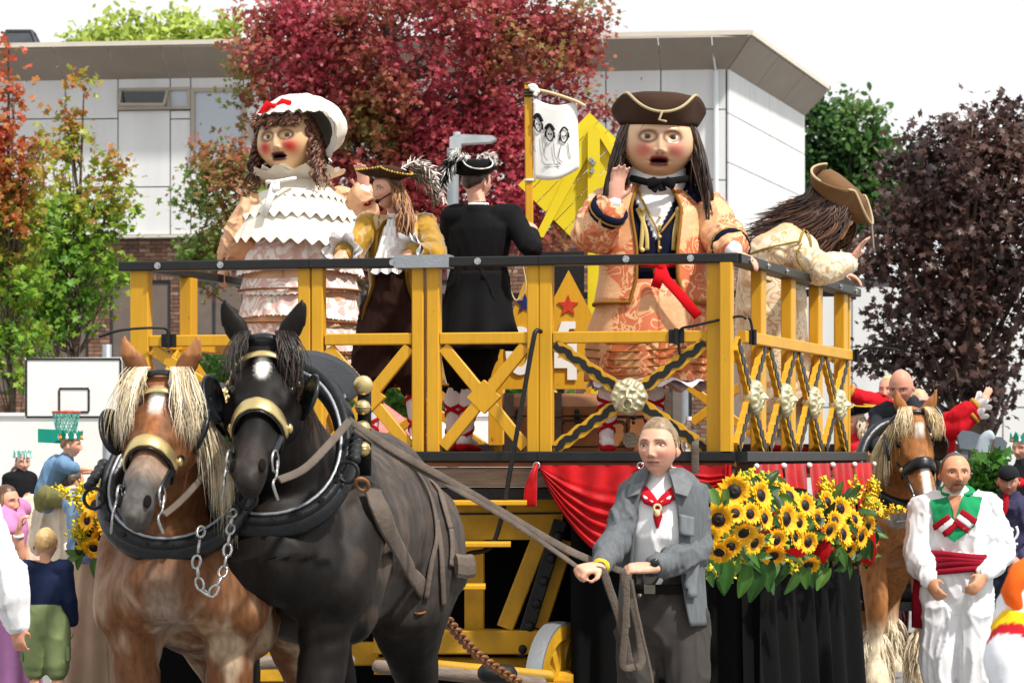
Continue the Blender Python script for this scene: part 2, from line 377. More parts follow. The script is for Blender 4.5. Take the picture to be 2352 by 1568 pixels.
MT['darkglass'] = glass_mat('dark_window_glass', '#15191C'); MT['paleglass'] = glass_mat('pale_blind_glass', '#AEB6C2')
def clear_mat():
    m, nt, b = _m('clear_plastic'); b.inputs['Base Color'].default_value = (.95, .97, 1, 1); b.inputs['Roughness'].default_value = .05
    b.inputs['Transmission Weight'].default_value = .9; b.inputs['IOR'].default_value = 1.2; return m
MT['clear'] = clear_mat()

# ---------------- ground ----------------
g = G(); n = 40
xs = np.concatenate([np.linspace(-400, -30, 8), np.linspace(-24, 24, 25), np.linspace(30, 400, 8)]); ys = np.concatenate([[-200, -50], np.linspace(0, 70, 36), [120, 250, 900]])
g.grid([[(x, y, 0) for x in xs] for y in ys]); g.build('ground', MT['asphalt'], kind='structure', origin=np.zeros(3))

# ---------------- school building ----------------
KA = V3(4.16, 55.0, 0); LB = V3((-250 - CX) * 57.07 / FPX, 57.07, 0); RC = V3(6.41, 62.6, 0)
Z0, Z1, Z2 = 6.056, 9.17, 9.69
uF = unit(KA - LB); nF = unit(V3(uF[1], -uF[0], 0)); uR = unit(RC - KA); nR = unit(V3(uR[1], -uR[0], 0))
def front(px, y=None, z=None, off=0):     # point on the long front, under photo column px
    d = V3((px - CX) / FPX, 1, 0); A = np.array([[d[0], -uF[0]], [d[1], -uF[1]]]); r = np.linalg.solve(A, KA[:2]); p = d * r[0]
    zz = CAM_Z + (HY - y) / FPX * p[1] if z is None else z
    return V3(p[0], p[1], zz) + nF * off
bld = thing('school_building', front(800, z=0), 'two storey school with white panels over brown brick, behind the parade', 'building')
g = G()
def wallbox(g, a, b, z0, z1, n, th): g.prism([(0, z0), (np.linalg.norm(b - a), z0), (np.linalg.norm(b - a), z1), (0, z1)], -n, th, V3(a[0], a[1], 0), b - a, (0, 0, 1))
wallbox(g, LB, KA - uF * .05, Z0 - .02, Z1 + .3, nF, .3); wallbox(g, KA + uR * .02, RC, Z0 - .02, Z1 + .3, nR, .3); g.build('wall', MT['backing'], bld, False)
g = G(); wallbox(g, LB - nF * .12, KA - nF * .12 - uF * .06, 0, Z0 - .05, nF, .3); wallbox(g, KA - nR * .12 + uR * .1, RC - nR * .12, 0, Z0 - .05, nR, .3); g.build('mortar', MT['mortar'], bld, False)
g = G(); roofp = [LB, KA, RC, RC - nF * 0 + V3(-18, 6, 0), LB + V3(0, 14, 0)]
g.prism([(p[0], p[1]) for p in roofp], (0, 0, -1), .1, V3(0, 0, Z2 - .06), (1, 0, 0), (0, 1, 0)); g.build('roof', MT['slate'], bld, False)
seams = [-220, -90, 30, 151, 272, 392, 439, 560, 680, 800, 920, 1040, 1160, 1275, 1392, 1518, 1640, 1668]
WINS = [(274, 440, 203, 254), (440, 566, 203, 376)]
ph = 0
for a, b in zip(seams[:-1], seams[1:]):
    ys = [163, 274, 430, 531] if (a < 272 or 439 < a < 1300) else ([163, 252, 414, 531] if a > 1300 else [254, 430, 531])
    if a == 392: ys = [254, 274, 531]
    if a == 439: ys = [376, 531]
    ztop = Z1
    for q, (y0, y1) in enumerate(zip(ys[:-1], ys[1:])):
        m_ = (a + b) / 2; zt = Z1 if (q == 0 and ys[0] == 163) else front(m_, y0)[2]; zb = Z0 if y1 == 531 else front(m_, y1)[2]
        p, e = front(a, z=0), front(b, z=0); L = np.linalg.norm(e - p); j = .012
        G().prism([(j, zb + j), (L - j, zb + j), (L - j, zt - j), (j, zt - j)], nF, .035, p, uF, (0, 0, 1)).build('panel', MT['panel'], bld, False)
    if a in (272, 392, 439):
        p, e = front(a, z=0), front(b, z=0); L = np.linalg.norm(e - p); zb = front((a + b) / 2, 204)[2]
        G().prism([(.012, zb), (L - .012, zb), (L - .012, Z1 - .012), (.012, Z1 - .012)], nF, .035, p, uF, (0, 0, 1)).build('panel', MT['panel'], bld, False)
LR = np.linalg.norm(RC - KA)
for i in range(4):
    zc = [(Z0, 7.35), (7.35, 8.3), (8.3, Z1)]
    for z0, z1 in zc:
        a, b = LR * i / 4, LR * (i + 1) / 4
        G().prism([(a + .01, z0 + .01), (b - .01, z0 + .01), (b - .01, z1 - .01), (a + .01, z1 - .01)], nR, .035, KA, uR, (0, 0, 1)).build('panel', MT['panel'], bld, False)
# sloped cornice: one panel per seam, leaning outward
oF = lambda p: p + nF * .82 + V3(0, 0, Z2 - Z1)
cs = [-220, -105, 16, 137, 257, 378, 425, 545, 665, 785, 905, 1025, 1145, 1262, 1380, 1506, 1628]
for i, (a, b) in enumerate(zip(seams[:-1], seams[1:])):
    last = b == 1668
    p, q = front(a, z=Z1) + uF * .008, (KA + V3(0, 0, Z1)) if last else front(b, z=Z1) - uF * .008
    r = V3(4.52, 54.2, Z2) if last else oF(q); s_ = oF(p)
    v = [p, q, r, s_]; n_ = unit(np.cross(q - p, s_ - p)); G().add(v + [k - n_ * (-.04) for k in v], [(0, 1, 2, 3), (7, 6, 5, 4), (0, 4, 5, 1), (1, 5, 6, 2), (2, 6, 7, 3), (3, 7, 4, 0)]).build('cornice_panel', MT['cornice'], bld, False)
cR0, cR1 = V3(4.52, 54.2, Z2), V3(6.92, 62.5, Z2 + .02)
for i in range(3):
    t0, t1 = i / 3 + .002, (i + 1) / 3 - .002; K1, R1 = KA + V3(0, 0, Z1), RC + V3(0, 0, Z1)
    v = [K1 + (R1 - K1) * t0, K1 + (R1 - K1) * t1, cR0 + (cR1 - cR0) * t1, cR0 + (cR1 - cR0) * t0]; n_ = unit(np.cross(v[1] - v[0], v[3] - v[0]))
    G().add(v + [k + n_ * .04 for k in v], [(0, 1, 2, 3), (7, 6, 5, 4), (0, 4, 5, 1), (1, 5, 6, 2), (2, 6, 7, 3), (3, 7, 4, 0)]).build('cornice_panel', MT['cornice'], bld, False)
g = G(); g.bar(oF(LB + V3(0, 0, Z1)) + V3(0, 0, .05), cR0 + V3(0, 0, .05), .12, .09, nF); g.bar(cR0 + V3(.01, 0, .052), cR1 + V3(0, 0, .05), .12, .09, nR); g.build('cornice_edge', MT['cornice_edge'], bld, False)
g = G(); g.bar(front(-240, z=Z0 - .03, off=.05), front(1668, z=Z0 - .03, off=.05), .14, .05, nF); g.bar(KA + V3(0, 0, Z0 - .031) + nR * .05, RC + V3(0, 0, Z0 - .031) + nR * .05, .14, .05, nR); g.build('sill_strip', MT['cornice_edge'], bld, False)
# upper windows
def win(px0, px1, y0, y1, mat, off=-.02, bars=(), frm='frame', th=.07):
    p, e = front(px0, z=0), front(px1, z=0); L = np.linalg.norm(e - p); zt, zb = front((px0 + px1) / 2, y0)[2], front((px0 + px1) / 2, y1)[2]
    f = G()
    for (a, b, c, d) in [(0, L, zb, zb + th), (0, L, zt - th, zt), (0, th, zb + th, zt - th), (L - th, L, zb + th, zt - th)] + [(L * k - th / 2, L * k + th / 2, zb + th, zt - th) for k in bars]:
        f.prism([(a, c), (b, c), (b, d), (a, d)], -nF, .1, p + nF * (off + .06), uF, (0, 0, 1))
    w = f.build('window', MT[frm], bld, False)
    G().prism([(th * .6, zb + th * .6), (L - th * .6, zb + th * .6), (L - th * .6, zt - th * .6), (th * .6, zt - th * .6)], -nF, .02, p + nF * (off + .012), uF, (0, 0, 1)).build('pane', MT[mat], w, False)
    return w
w = win(274, 439.5, 203, 253, 'paleglass', .04, (.70,), th=.06)
win(440.5, 566, 203, 376, 'paleglass', .04, (), th=.08)
hp = [front(281, 209, off=.12), front(388, 209, off=.12), front(386, 245, off=.32), front(283, 245, off=.32)]   # tilted hopper sash
g = G(); nh = unit(np.cross(hp[1] - hp[0], hp[3] - hp[0]))
for i in range(4): g.bar(hp[i], hp[(i + 1) % 4], .045, .05, nh)
s_ = g.build('sash', MT['frame'], w, False); hp2 = [front(285, 212, off=.105), front(386, 212, off=.105), front(386, 244, off=.105), front(285, 244, off=.105)]
g = G().add(hp2, [(0, 1, 2, 3)]); g.build('pane', MT['darkglass'], w, False)
# drainpipe
g = G(); g.tube([front(1645, z=Z0 - .4, off=.12), front(1645, z=Z1 - .08, off=.12)], .05, 10); g.tube([front(1645, z=Z1 - .08, off=.12), front(1641, z=Z1 + .2, off=.35), front(1641, z=Z1 + .36, off=.55)], .022, 8); g.sphere(front(1641, z=Z1 + .34, off=.5), .05, 8, 6); g.build('drainpipe', MT['pipe'], bld)
# ground floor windows and bricks
BW = [(249, 389, 644, 905), (417, 560, 644, 905), (1537, 1588, 850, 985), (60, 200, 644, 905), (-120, 20, 644, 905), (760, 900, 644, 905), (930, 1060, 644, 905)]
for a, b, y0, y1 in BW: win(a, b, y0, y1, 'darkglass', -.17, (.5,) if a < 1500 else (), 'dark_frame', .06)
BL, BH = .218, .066; wrect = []
for a, b, y0, y1 in BW:
    f0 = (front(a, z=0) - LB) @ uF; f1 = (front(b, z=0) - LB) @ uF; wrect.append((f0, f1, front((a + b) / 2, y1)[2], front((a + b) / 2, y0)[2]))
def brickcol(): 
    h = RNG.choice(5, p=[.34, .26, .2, .12, .08]); c = np.array(lin(['#80604F', '#715246', '#8A6A58', '#604A42', '#977E6C'][h])); return c * RNG.uniform(.85, 1.12)
def brickshape(g, s, z, base, u, n, L=BL, H=BH, pr=0):
    g.prism([(s, z), (s + L, z), (s + L, z + H), (s, z + H)], n, .03 + pr, base - n * .12, u, (0, 0, 1), col=brickcol())
stuff = G(); single = []
Ltot = (KA - LB) @ uF; sA, sB = (front(20, z=0) - LB) @ uF, (front(250, z=0) - LB) @ uF; zA, zB = front(150, 760)[2], front(150, 545)[2]
row = 0; z = 1.9
while z < Z0 - .12:
    s0 = -(row % 2) * .115 + 2.2
    while s0 < Ltot - .1:
        s1 = min(s0 + BL, Ltot - .07); lo, hi = s0, s1; ok = True
        for f0, f1, za, zb in wrect:
            if z + BH > za and z < zb + .22 * (1 if f0 < 99 else 0) and hi > f0 and lo < f1:
                if lo < f0 - .04: hi = f0 - .004
                elif hi > f1 + .04: lo = f1 + .004
                else: ok = False
        if ok and hi - lo > .03:
            if sA < lo < sB + 1.9 and zA + .55 < z < zB and len(single) < 290: single.append((lo, z, hi - lo, RNG.uniform(0, .006)))
            else: brickshape(stuff, lo, z, LB, uF, nF, hi - lo, pr=RNG.uniform(0, .006))
        s0 += BL + .012
    z += BH + .012; row += 1
for f0, f1, za, zb in wrect:          # soldier course over each opening
    s0 = f0 - .04
    while s0 < f1 + .0:
        brickshape(stuff, s0, zb + .012, LB, uF, nF, .066, .2, .012); s0 += .078
row = 0; z = 4.2
while z < Z0 - .12:
    s0 = .1 + (row % 2) * .11
    while s0 < LR - .3: brickshape(stuff, s0, z, KA, uR, nR); s0 += BL + .012
    z += BH + .012; row += 1
b_ = stuff.build('brickwork', MT['brick'], bld, False); b_['kind'] = 'stuff'
for s0, z, L, pr in single:
    g = G(); brickshape(g, s0, z, LB, uF, nF, L, pr=pr); g.build('brick', MT['brick'], bld, False)
# roof lantern
g = G(); c = at(48, 108, 60); w0, w1 = .42, .25
v = [c + V3(i * w0, j * w0, -.1) for i, j in ((-1, -1), (1, -1), (1, 1), (-1, 1))] + [c + V3(i * w1, j * w1, .30) for i, j in ((-1, -1), (1, -1), (1, 1), (-1, 1))]
g.add(v, [(0, 1, 5, 4), (1, 2, 6, 5), (2, 3, 7, 6), (3, 0, 4, 7), (4, 5, 6, 7)])
for k in range(4): g.bar(v[k], v[k + 4], .05, .05)
for k in range(4): g.bar(v[4 + k], v[4 + (k + 1) % 4], .06, .05)
g.build('roof_lantern', MT['slate'], bld, False)
# white block behind the plum tree
g = G(); P0 = at(1842, 0, 66); P1 = at(2420, 0, 66); wb = thing('white_building', [(P0[0] + P1[0]) / 2, 66, 0], 'low white panelled building half hidden behind the dark plum tree', 'building')
G().box([(P0[0] + P1[0]) / 2, 69, 2.9], [P1[0] - P0[0], 5.8, 5.8]).build('wall', MT['backing'], wb, False)
for i in range(5):
    for j in range(4):
        w_ = (P1[0] - P0[0]) / 5; G().box([P0[0] + w_ * (i + .5), 66.08, .7 + j * 1.4], [w_ - .03, .06, 1.37]).build('panel', MT['panel'], wb, False)

# ---------------- trees ----------------
STAR = np.array([(math.sin(k * math.pi / 5) * (1 if k % 2 == 0 else .45), math.cos(k * math.pi / 5) * (1 if k % 2 == 0 else .45)) for k in range(10)]); STAR[5] = (0, -.75)
OVAL = np.array([(0, 1), (.5, .3), (.42, -.5), (0, -.9), (-.42, -.5), (-.5, .3)])
MAPLE = np.array([(0, 1.05), (.22, .45), (.85, .55), (.6, .05), (.75, -.5), (.1, -.45), (0, -.9), (-.1, -.45), (-.75, -.5), (-.6, .05), (-.85, .55), (-.22, .45)])
def leaves(P, size, colfn, shape, up=.5, droop=.3, rng=RNG):
    """one leaf-sized face per point"""
    n = len(P); N = rng.normal(size=(n, 3)); N[:, 2] += up * 2; N[:, 1] -= .5; N /= np.linalg.norm(N, axis=1)[:, None]
    A = rng.normal(size=(n, 3)); A[:, 2] -= droop * 2.5; A -= N * (A * N).sum(1)[:, None]; A /= np.linalg.norm(A, axis=1)[:, None]
    B = np.cross(N, A); s = (size * rng.uniform(.6, 1.25, n))[:, None, None]; k = len(shape)
    V = P[:, None] + s * (B[:, None] * shape[None, :, :1] + A[:, None] * shape[None, :, 1:] - N[:, None] * .25 * (shape[None, :, :1] ** 2))
    C = np.repeat(colfn(P), k, 0); g = G(); f = np.arange(n * k).reshape(n, k)
    g.add(V.reshape(-1, 3), f.tolist(), C); return g
def palette(cols, P, w, jit=.25, rng=RNG):      # w in 0..1 per leaf picks along the palette
    L = np.array([lin(c) for c in cols]); x = np.clip(w, 0, 1) * (len(L) - 1); i = np.minimum(x.astype(int), len(L) - 2); t = (x - i)[:, None]
    c = L[i] * (1 - t) + L[i + 1] * t; return c * rng.uniform(1 - jit, 1 + jit, (len(P), 1))
def tree(name, label, base, blobs, nclus, per, size, colfn, shape, cat='tree', group=None, trunk_r=.13, clus_r=.3, lean=0, twigs=True, seed=1, shell=.45):
    rng = np.random.default_rng(seed); base = np.asarray(base, float); t = thing(name, base, label, cat, group)
    vol = np.array([r[0] * r[1] * r[2] for _, r in blobs]) ** .75; ch = rng.choice(len(blobs), nclus, p=vol / vol.sum())
    d = rng.normal(size=(nclus, 3)); d /= np.linalg.norm(d, axis=1)[:, None]; rad = rng.uniform(shell ** 2, 1, nclus) ** .5
    Cn = np.array([blobs[i][0] for i in ch]) + d * rad[:, None] * np.array([blobs[i][1] for i in ch])
    P = np.repeat(Cn, per, 0) + rng.normal(size=(nclus * per, 3)) * clus_r * np.array([1, 1, .75]) * rng.uniform(.4, 1, (nclus * per, 1))
    cr_ = leaves(P, size, colfn, shape, rng=rng).build('crown', MT['leaf'], t, False); cr_['kind'] = 'stuff'
    top = max(b[0][2] + b[1][2] * .5 for b in blobs); cx = np.mean([b[0] for b in blobs], 0); g = G()
    tp = [base, base + V3(.05, 0, (top - base[2]) * .35), V3((base[0] + cx[0]) / 2, (base[1] + cx[1]) / 2, base[2] + (top - base[2]) * .65), V3(cx[0], cx[1], top)]
    TP = catmull(tp, 6); g.etube(TP, np.linspace(trunk_r, trunk_r * .15, len(TP)), n=9)
    g.build('trunk', MT['bark'], t); g = G()
    for k in rng.choice(nclus, min(70 if twigs else 20, nclus), replace=False):
        e = Cn[k]; i = int(np.clip((e[2] - base[2] - .9) / (top - base[2]) * (len(TP) - 1), 2, len(TP) - 2)); s0 = TP[i]
        mid = (s0 + e) / 2 + V3(0, 0, -.12 * np.linalg.norm(e - s0)); g.etube(catmull([s0, mid, e], 4), [trunk_r * .28, trunk_r * .05], n=5, round_=False)
    g.build('branches', MT['bark'], t); return t
def blob(x, y, Y, rx, ry, ryd=None): 
    c = at(x, y, Y); s = Y / FPX; return (c, V3(rx * s, (ryd or rx * .8) * s, ry * s))
def red_col(P):
    n = fnoise(P, .9, 3, 3); px = P[:, 0] / P[:, 1] * FPX + CX; py = HY - (P[:, 2] - CAM_Z) / P[:, 1] * FPX
    edge = sstep(700, 450, px) * .5 + sstep(330, 560, py) * .25 + sstep(-20, 120, np.abs(px - 980) - 260) * .12
    w = .36 + n * .75 - edge * .62 + RNG.uniform(-.16, .16, len(P)); return palette(['#6E8C42', '#8A8246', '#A46C4A', '#A4544C', '#A64650', '#B44A58', '#C65462'], P, w + .22)
tree('sweetgum_tree', 'big crimson sweetgum tree rising behind the middle of the float', at(960, 1320, 44) * V3(1, 1, 0), [blob(940, 120, 44, 330, 260), blob(700, 170, 44, 190, 190), blob(1210, 190, 44, 165, 220), blob(830, 330, 44, 200, 180), blob(1080, 400, 44, 210, 190), blob(640, 40, 44, 110, 70), blob(1330, 90, 44, 60, 90), blob(1250, 20, 44, 110, 90), blob(560, 470, 43, 130, 120), blob(505, 370, 43, 70, 60), blob(900, 520, 44, 240, 130), blob(1240, 460, 44, 110, 150), blob(470, 600, 43, 60, 75), blob(520, 570, 43, 90, 70), blob(1420, 270, 44, 40, 50), blob(450, 470, 43, 50, 30)], 1650, 26, .060, red_col, STAR, trunk_r=.17, clus_r=.21, seed=4)
def left_col(P):
    n = fnoise(P, 1.1, 3, 9); px = P[:, 0] / P[:, 1] * FPX + CX; py = HY - (P[:, 2] - CAM_Z) / P[:, 1] * FPX
    w = .52 - sstep(60, 660, py) * .44 + sstep(140, 30, px) * sstep(700, 560, py) * .34 + n * .42 + RNG.uniform(-.18, .18, len(P))
    return palette(['#5E8A2C', '#86AC38', '#9CA63A', '#A87C3A', '#B26038', '#C2553C', '#C84A42'], P, w)
tree('sweetgum_tree', 'slender sweetgum tree turning from green to orange, in front of the white panels', at(165, 1400, 41) * V3(1, 1, 0), [blob(172, 260, 41, 36, 90), blob(160, 380, 41, 48, 90), blob(240, 360, 41, 32, 70), blob(200, 500, 41, 95, 70), blob(285, 440, 41, 42, 60), blob(110, 540, 41, 70, 70), blob(180, 620, 41, 120, 70), blob(60, 700, 41, 100, 120), blob(150, 720, 41, 90, 60), blob(300, 490, 41, 36, 30), blob(260, 390, 41, 30, 60)], 220, 20, .066, left_col, STAR, trunk_r=.07, clus_r=.17, seed=5)
tree('sweetgum_tree', 'tall orange red sweetgum tree at the left edge of the photo', at(20, 1450, 38) * V3(1, 1, 0), [blob(10, 120, 38, 30, 70), blob(15, 250, 38, 45, 90), blob(35, 370, 38, 80, 90), blob(30, 520, 38, 90, 90), blob(20, 640, 38, 100, 80), blob(70, 460, 38, 60, 90), blob(40, 800, 38, 90, 90), blob(-60, 500, 38, 80, 300)], 240, 20, .062, left_col, STAR, trunk_r=.07, clus_r=.17, seed=6)
gcol = lambda cols: (lambda P: palette(cols, P, .5 + fnoise(P, .7, 3, 2) * .8 + RNG.uniform(-.2, .2, len(P))))
tree('birch_tree', 'light yellow green tree tops showing above the flat roof', at(300, 1250, 74) * V3(1, 1, 0), [blob(340, 110, 74, 190, 45), blob(260, 75, 74, 40, 45), blob(320, 65, 74, 35, 40), blob(410, 60, 74, 40, 45), blob(465, 85, 74, 60, 40), blob(190, 100, 74, 60, 22), blob(520, 80, 74, 50, 40)], 230, 16, .12, gcol(['#7FA044', '#A9BE5C', '#B9C862', '#9DB24E']), OVAL, trunk_r=.2, clus_r=.28, seed=8)
tree('oak_tree', 'bushy mid green tree standing behind the right end of the white wall', at(1930, 1200, 80) * V3(1, 1, 0), [blob(1900, 330, 80, 85, 110), blob(1960, 320, 80, 95, 85), blob(2020, 390, 80, 70, 80), blob(1880, 430, 80, 90, 110), blob(1960, 470, 80, 90, 100), blob(2080, 440, 80, 90, 100), blob(1990, 255, 80, 40, 30), blob(1880, 255, 80, 40, 40)], 420, 22, .12, gcol(['#23401F', '#3A5F2C', '#53793A', '#7D9A55']), OVAL, trunk_r=.3, clus_r=.34, seed=9)
plum = lambda P: palette(['#302829', '#463635', '#5E4843', '#765850', '#927264', '#8E9652'], P, .30 + fnoise(P, 1.3, 3, 5) * .42 + RNG.uniform(-.2, .24, len(P)))
tree('plum_tree', 'wide dark purple leaved tree filling the right side of the background', at(2230, 1480, 34) * V3(1, 1, 0), [blob(2230, 470, 34, 210, 190), blob(2120, 420, 34, 110, 120), blob(2300, 350, 34, 120, 110), blob(2170, 330, 34, 50, 60), blob(2210, 310, 34, 60, 50), blob(2285, 300, 34, 30, 25), blob(2060, 560, 34, 100, 90), blob(2330, 620, 34, 170, 220), blob(2180, 680, 34, 140, 120), blob(2060, 700, 34, 70, 50), blob(2110, 800, 34, 120, 60), blob(2230, 860, 34, 140, 110), blob(2030, 830, 34, 60, 40), blob(2010, 600, 34, 50, 30), blob(2380, 330, 34, 90, 120), blob(2340, 290, 34, 22, 26)], 720, 16, .062, plum, MAPLE, trunk_r=.2, clus_r=.2, seed=10, shell=.3)
for i, (x, y, rx, ry, lb) in enumerate([(950, 890, 110, 70, 'green shrub seen through the second railing bay'), (1200, 900, 90, 80, 'green shrub seen beside the brown chest'), (500, 860, 110, 60, 'green shrub seen between the two harnessed horses')]):
    tree('shrub', lb, at(x, 1300, 47) * V3(1, 1, 0), [blob(x, y, 47, rx, ry), blob(x - 30, y + 70, 47, rx, ry), blob(x + 30, y + 150, 47, rx, ry)], 110, 18, .09, gcol(['#2E5520', '#4F7C2C', '#6E9440']), OVAL, 'shrub', trunk_r=.05, clus_r=.22, twigs=False, seed=20 + i)
# ---------------- parade float ----------------
FA, FB, FC = V3(1.28, 16.3, 0), V3(-2.29, 17.05, 0), V3(2.39, 19.8, 0); FD = FB + FC - FA
uA = unit(FB - FA); uS = unit(FC - FA)                 # along the front (leftwards) and along the right side (backwards)
nA = unit(V3(-uA[1], uA[0], 0)); nA = nA if nA[1] < 0 else -nA       # front faces the camera
nS = unit(V3(uS[1], -uS[0], 0))                        # right side faces right
FZ, RZ = 1.72, 2.87
flt = thing('parade_float', (FA + FC + FB + FD) / 4, 'yellow railed parade float on an old wagon, hung with red velvet and sunflowers', 'parade float')
def onfront(px, z, off=0):
    d = V3((px - CX) / FPX, 1, 0); A = np.array([[d[0], -uA[0]], [d[1], -uA[1]]]); r = np.linalg.solve(A, FA[:2]); return V3(*(d[:2] * r[0]), z) + nA * off
def onside(px, z, off=0):
    d = V3((px - CX) / FPX, 1, 0); A = np.array([[d[0], -uS[0]], [d[1], -uS[1]]]); r = np.linalg.solve(A, FA[:2]); return V3(*(d[:2] * r[0]), z) + nS * off
def onleft(t, z): return FB + (FD - FB) * t + V3(0, 0, z)
def onback(t, z): return FD + (FC - FD) * t + V3(0, 0, z)
PW = .105; z0, z1 = 1.735, RZ - .055
def post(p, u, w=PW, d=.085, za=z0, zb=z1, inset=0, n=None):
    g = G(); g.bar(V3(p[0], p[1], za), V3(p[0], p[1], zb), w, d, u, bev=.006); return g.build('post', MT['yellow'], flt, False)
fpx = [(318, .115), (697, .075), (727, .07), (958, .07), (993, .075), (1223, .07), (1252, .075), (1639, .085)]
for px, w in fpx: post(onfront(px, 0, -.05), uA, w)
spx = [1687, 1759, 1827, 1889, 1947]
for px in spx: post(onside(px, 0, -.045), uS, .13 if px > 1700 else .07, .07)
for t in (.2, .52, .78): post(onleft(t, 0) + V3(.05, 0, 0), uS, .1, .08)
for t in (.3, .6, .86, .975): post(onback(t, 0), uA, .11, .08)
def rail(name, p, q, w, h, mat, n, bev=.006): 
    g = G(); g.bar(p, q, w, h, n, bev=bev); return g.build(name, mat, flt, False)
# black top rails, in three lengths on the front
tz = RZ - .0275
for a, b in ((276, 712), (713, 1238), (1239, 1695)): rail('top_rail', onfront(a, tz, -.03), onfront(b, tz, -.03), .12, .055, MT['black'], nA)
rail('top_rail', FA + V3(0, 0, tz) + uS * .03 - nS * .03, FC + V3(0, 0, tz) + uS * .06 - nS * .03, .12, .056, MT['black'], nS)
rail('top_rail', onleft(.02, tz) + V3(.03, 0, 0), onleft(1, tz), .1, .05, MT['black'], nS); rail('top_rail', onback(.03, tz), onback(.97, tz), .1, .05, MT['black'], nA)
g = G(); g.bar(onfront(908, tz + .004, -.03), onfront(1034, tz + .004, -.03), .135, .075, nA); g.build('rail_sleeve', MT['steel'], flt, False)
def bolt(p, n, r=.012):
    g = G(); g.cyl(p, p + n * .006, r * 1.7, 12); g.cyl(p + n * .006, p + n * .016, r, 6); g.build('bolt', MT['chrome'], flt, False)
for px in (366, 510, 905, 1100, 1440, 1588): bolt(onfront(px, tz, .031), nA)
for px in (1712, 1752, 1795, 1880, 1920, 1955): bolt(onside(px, tz, .031), nS, .01)
# yellow middle rails, between the posts
mz = 2.396
for a, b in ((340, 680), (744, 943), (1009, 1209), (1269, 1623)): rail('middle_rail', onfront(a, mz, -.05), onfront(b, mz, -.05), .06, .068, MT['yellow'], nA)
rail('middle_rail', onside(1699, mz, .012), onside(1952, mz, .012), .045, .07, MT['yellow'], nS)
rail('middle_rail', onleft(.03, mz), onleft(.97, mz), .05, .068, MT['yellow'], nS); rail('middle_rail', onback(.04, mz), onback(.96, mz), .05, .068, MT['yellow'], nA)
# crossed braces
def brace(p, q, n, w=.07, th=.04, off=0):
    g = G(); o = n * off; g.bar(p + o, q + o, th, w, n, bev=.004); g.build('brace', MT['yellow'], flt, False)
for a, b in ((744, 943), (1009, 1209)):
    brace(onfront(a + 6, mz - .05, -.05), onfront(b - 6, 1.76, -.05), nA); brace(onfront(b - 6, mz - .05, -.05), onfront(a + 6, 1.76, -.05), nA, off=.006)
    g = G(); c = (onfront(a, 0, -.05) + onfront(b, 0, -.05)) / 2 + V3(0, 0, 2.053); g.prism([(.1, 0), (0, .1), (-.1, 0), (0, -.1)], -nA, .05, c + nA * .029, uA, (0, 0, 1)); g.build('brace_plate', MT['yellow'], flt, False)
brace(onfront(345, mz - .05, -.05), onfront(676, 1.76, -.05), nA); brace(onfront(676, mz - .05, -.05), onfront(345, 1.76, -.05), nA, off=.006)
for a, b in ((.03, .2), (.2, .52), (.52, .78), (.78, .97)):
    brace(onleft(a + .02, mz - .04), onleft(b - .02, 1.76), nS, .06); brace(onleft(b - .02, mz - .04), onleft(a + .02, 1.76), nS, .06, off=.006)
for a, b in ((.03, .3), (.3, .6), (.6, .86)):
    brace(onback(a + .02, mz - .04), onback(b - .02, 1.76), nA, .06); brace(onback(b - .02, mz - .04), onback(a + .02, 1.76), nA, .06, off=.006)
# scalloped black and yellow braces with gilded masks
def ribbon(p, q, n, w, wav, seed=0):
    t = q - p; L = np.linalg.norm(t); t = t / L; s_ = np.cross(n, t); N = max(int(L / .012), 20); x = np.linspace(0, L, N)
    saw = lambda k: ((x / wav + k) % 1)
    up = w * (.82 + .3 * np.minimum(saw(0) * 1.3, 1) - .18 * sstep(.75, 1, saw(0))); dn = -w * (.82 + .3 * np.minimum((1 - saw(.5)) * 1.3, 1) - .18 * sstep(.25, 0, saw(.5)))
    poly = list(zip(x, up)) + list(zip(x[::-1], dn[::-1])); G().prism(poly, -n, .03, p, t, s_).build('brace', MT['yellow'], flt, False)
    c = .2 * w * np.sin(2 * np.pi * x / wav); h = w * (.52 + .1 * np.sin(4 * np.pi * x / wav + 1)); poly = list(zip(x, c + h)) + list(zip(x[::-1], (c - h)[::-1]))
    G().prism(poly, -n, .012, p + n * .006, t, s_).build('brace_band', MT['black'], flt, False)
m4 = (onfront(1267, 0, -.02) + onfront(1623, 0, -.02)) / 2 + V3(0, 0, 2.05)
for e in (onfront(1272, mz - .04, -.02), onfront(1618, mz - .04, -.02), onfront(1272, 1.75, -.02), onfront(1618, 1.75, -.02)): ribbon(m4 + unit(e - m4) * .06, e, nA, .038, .105)
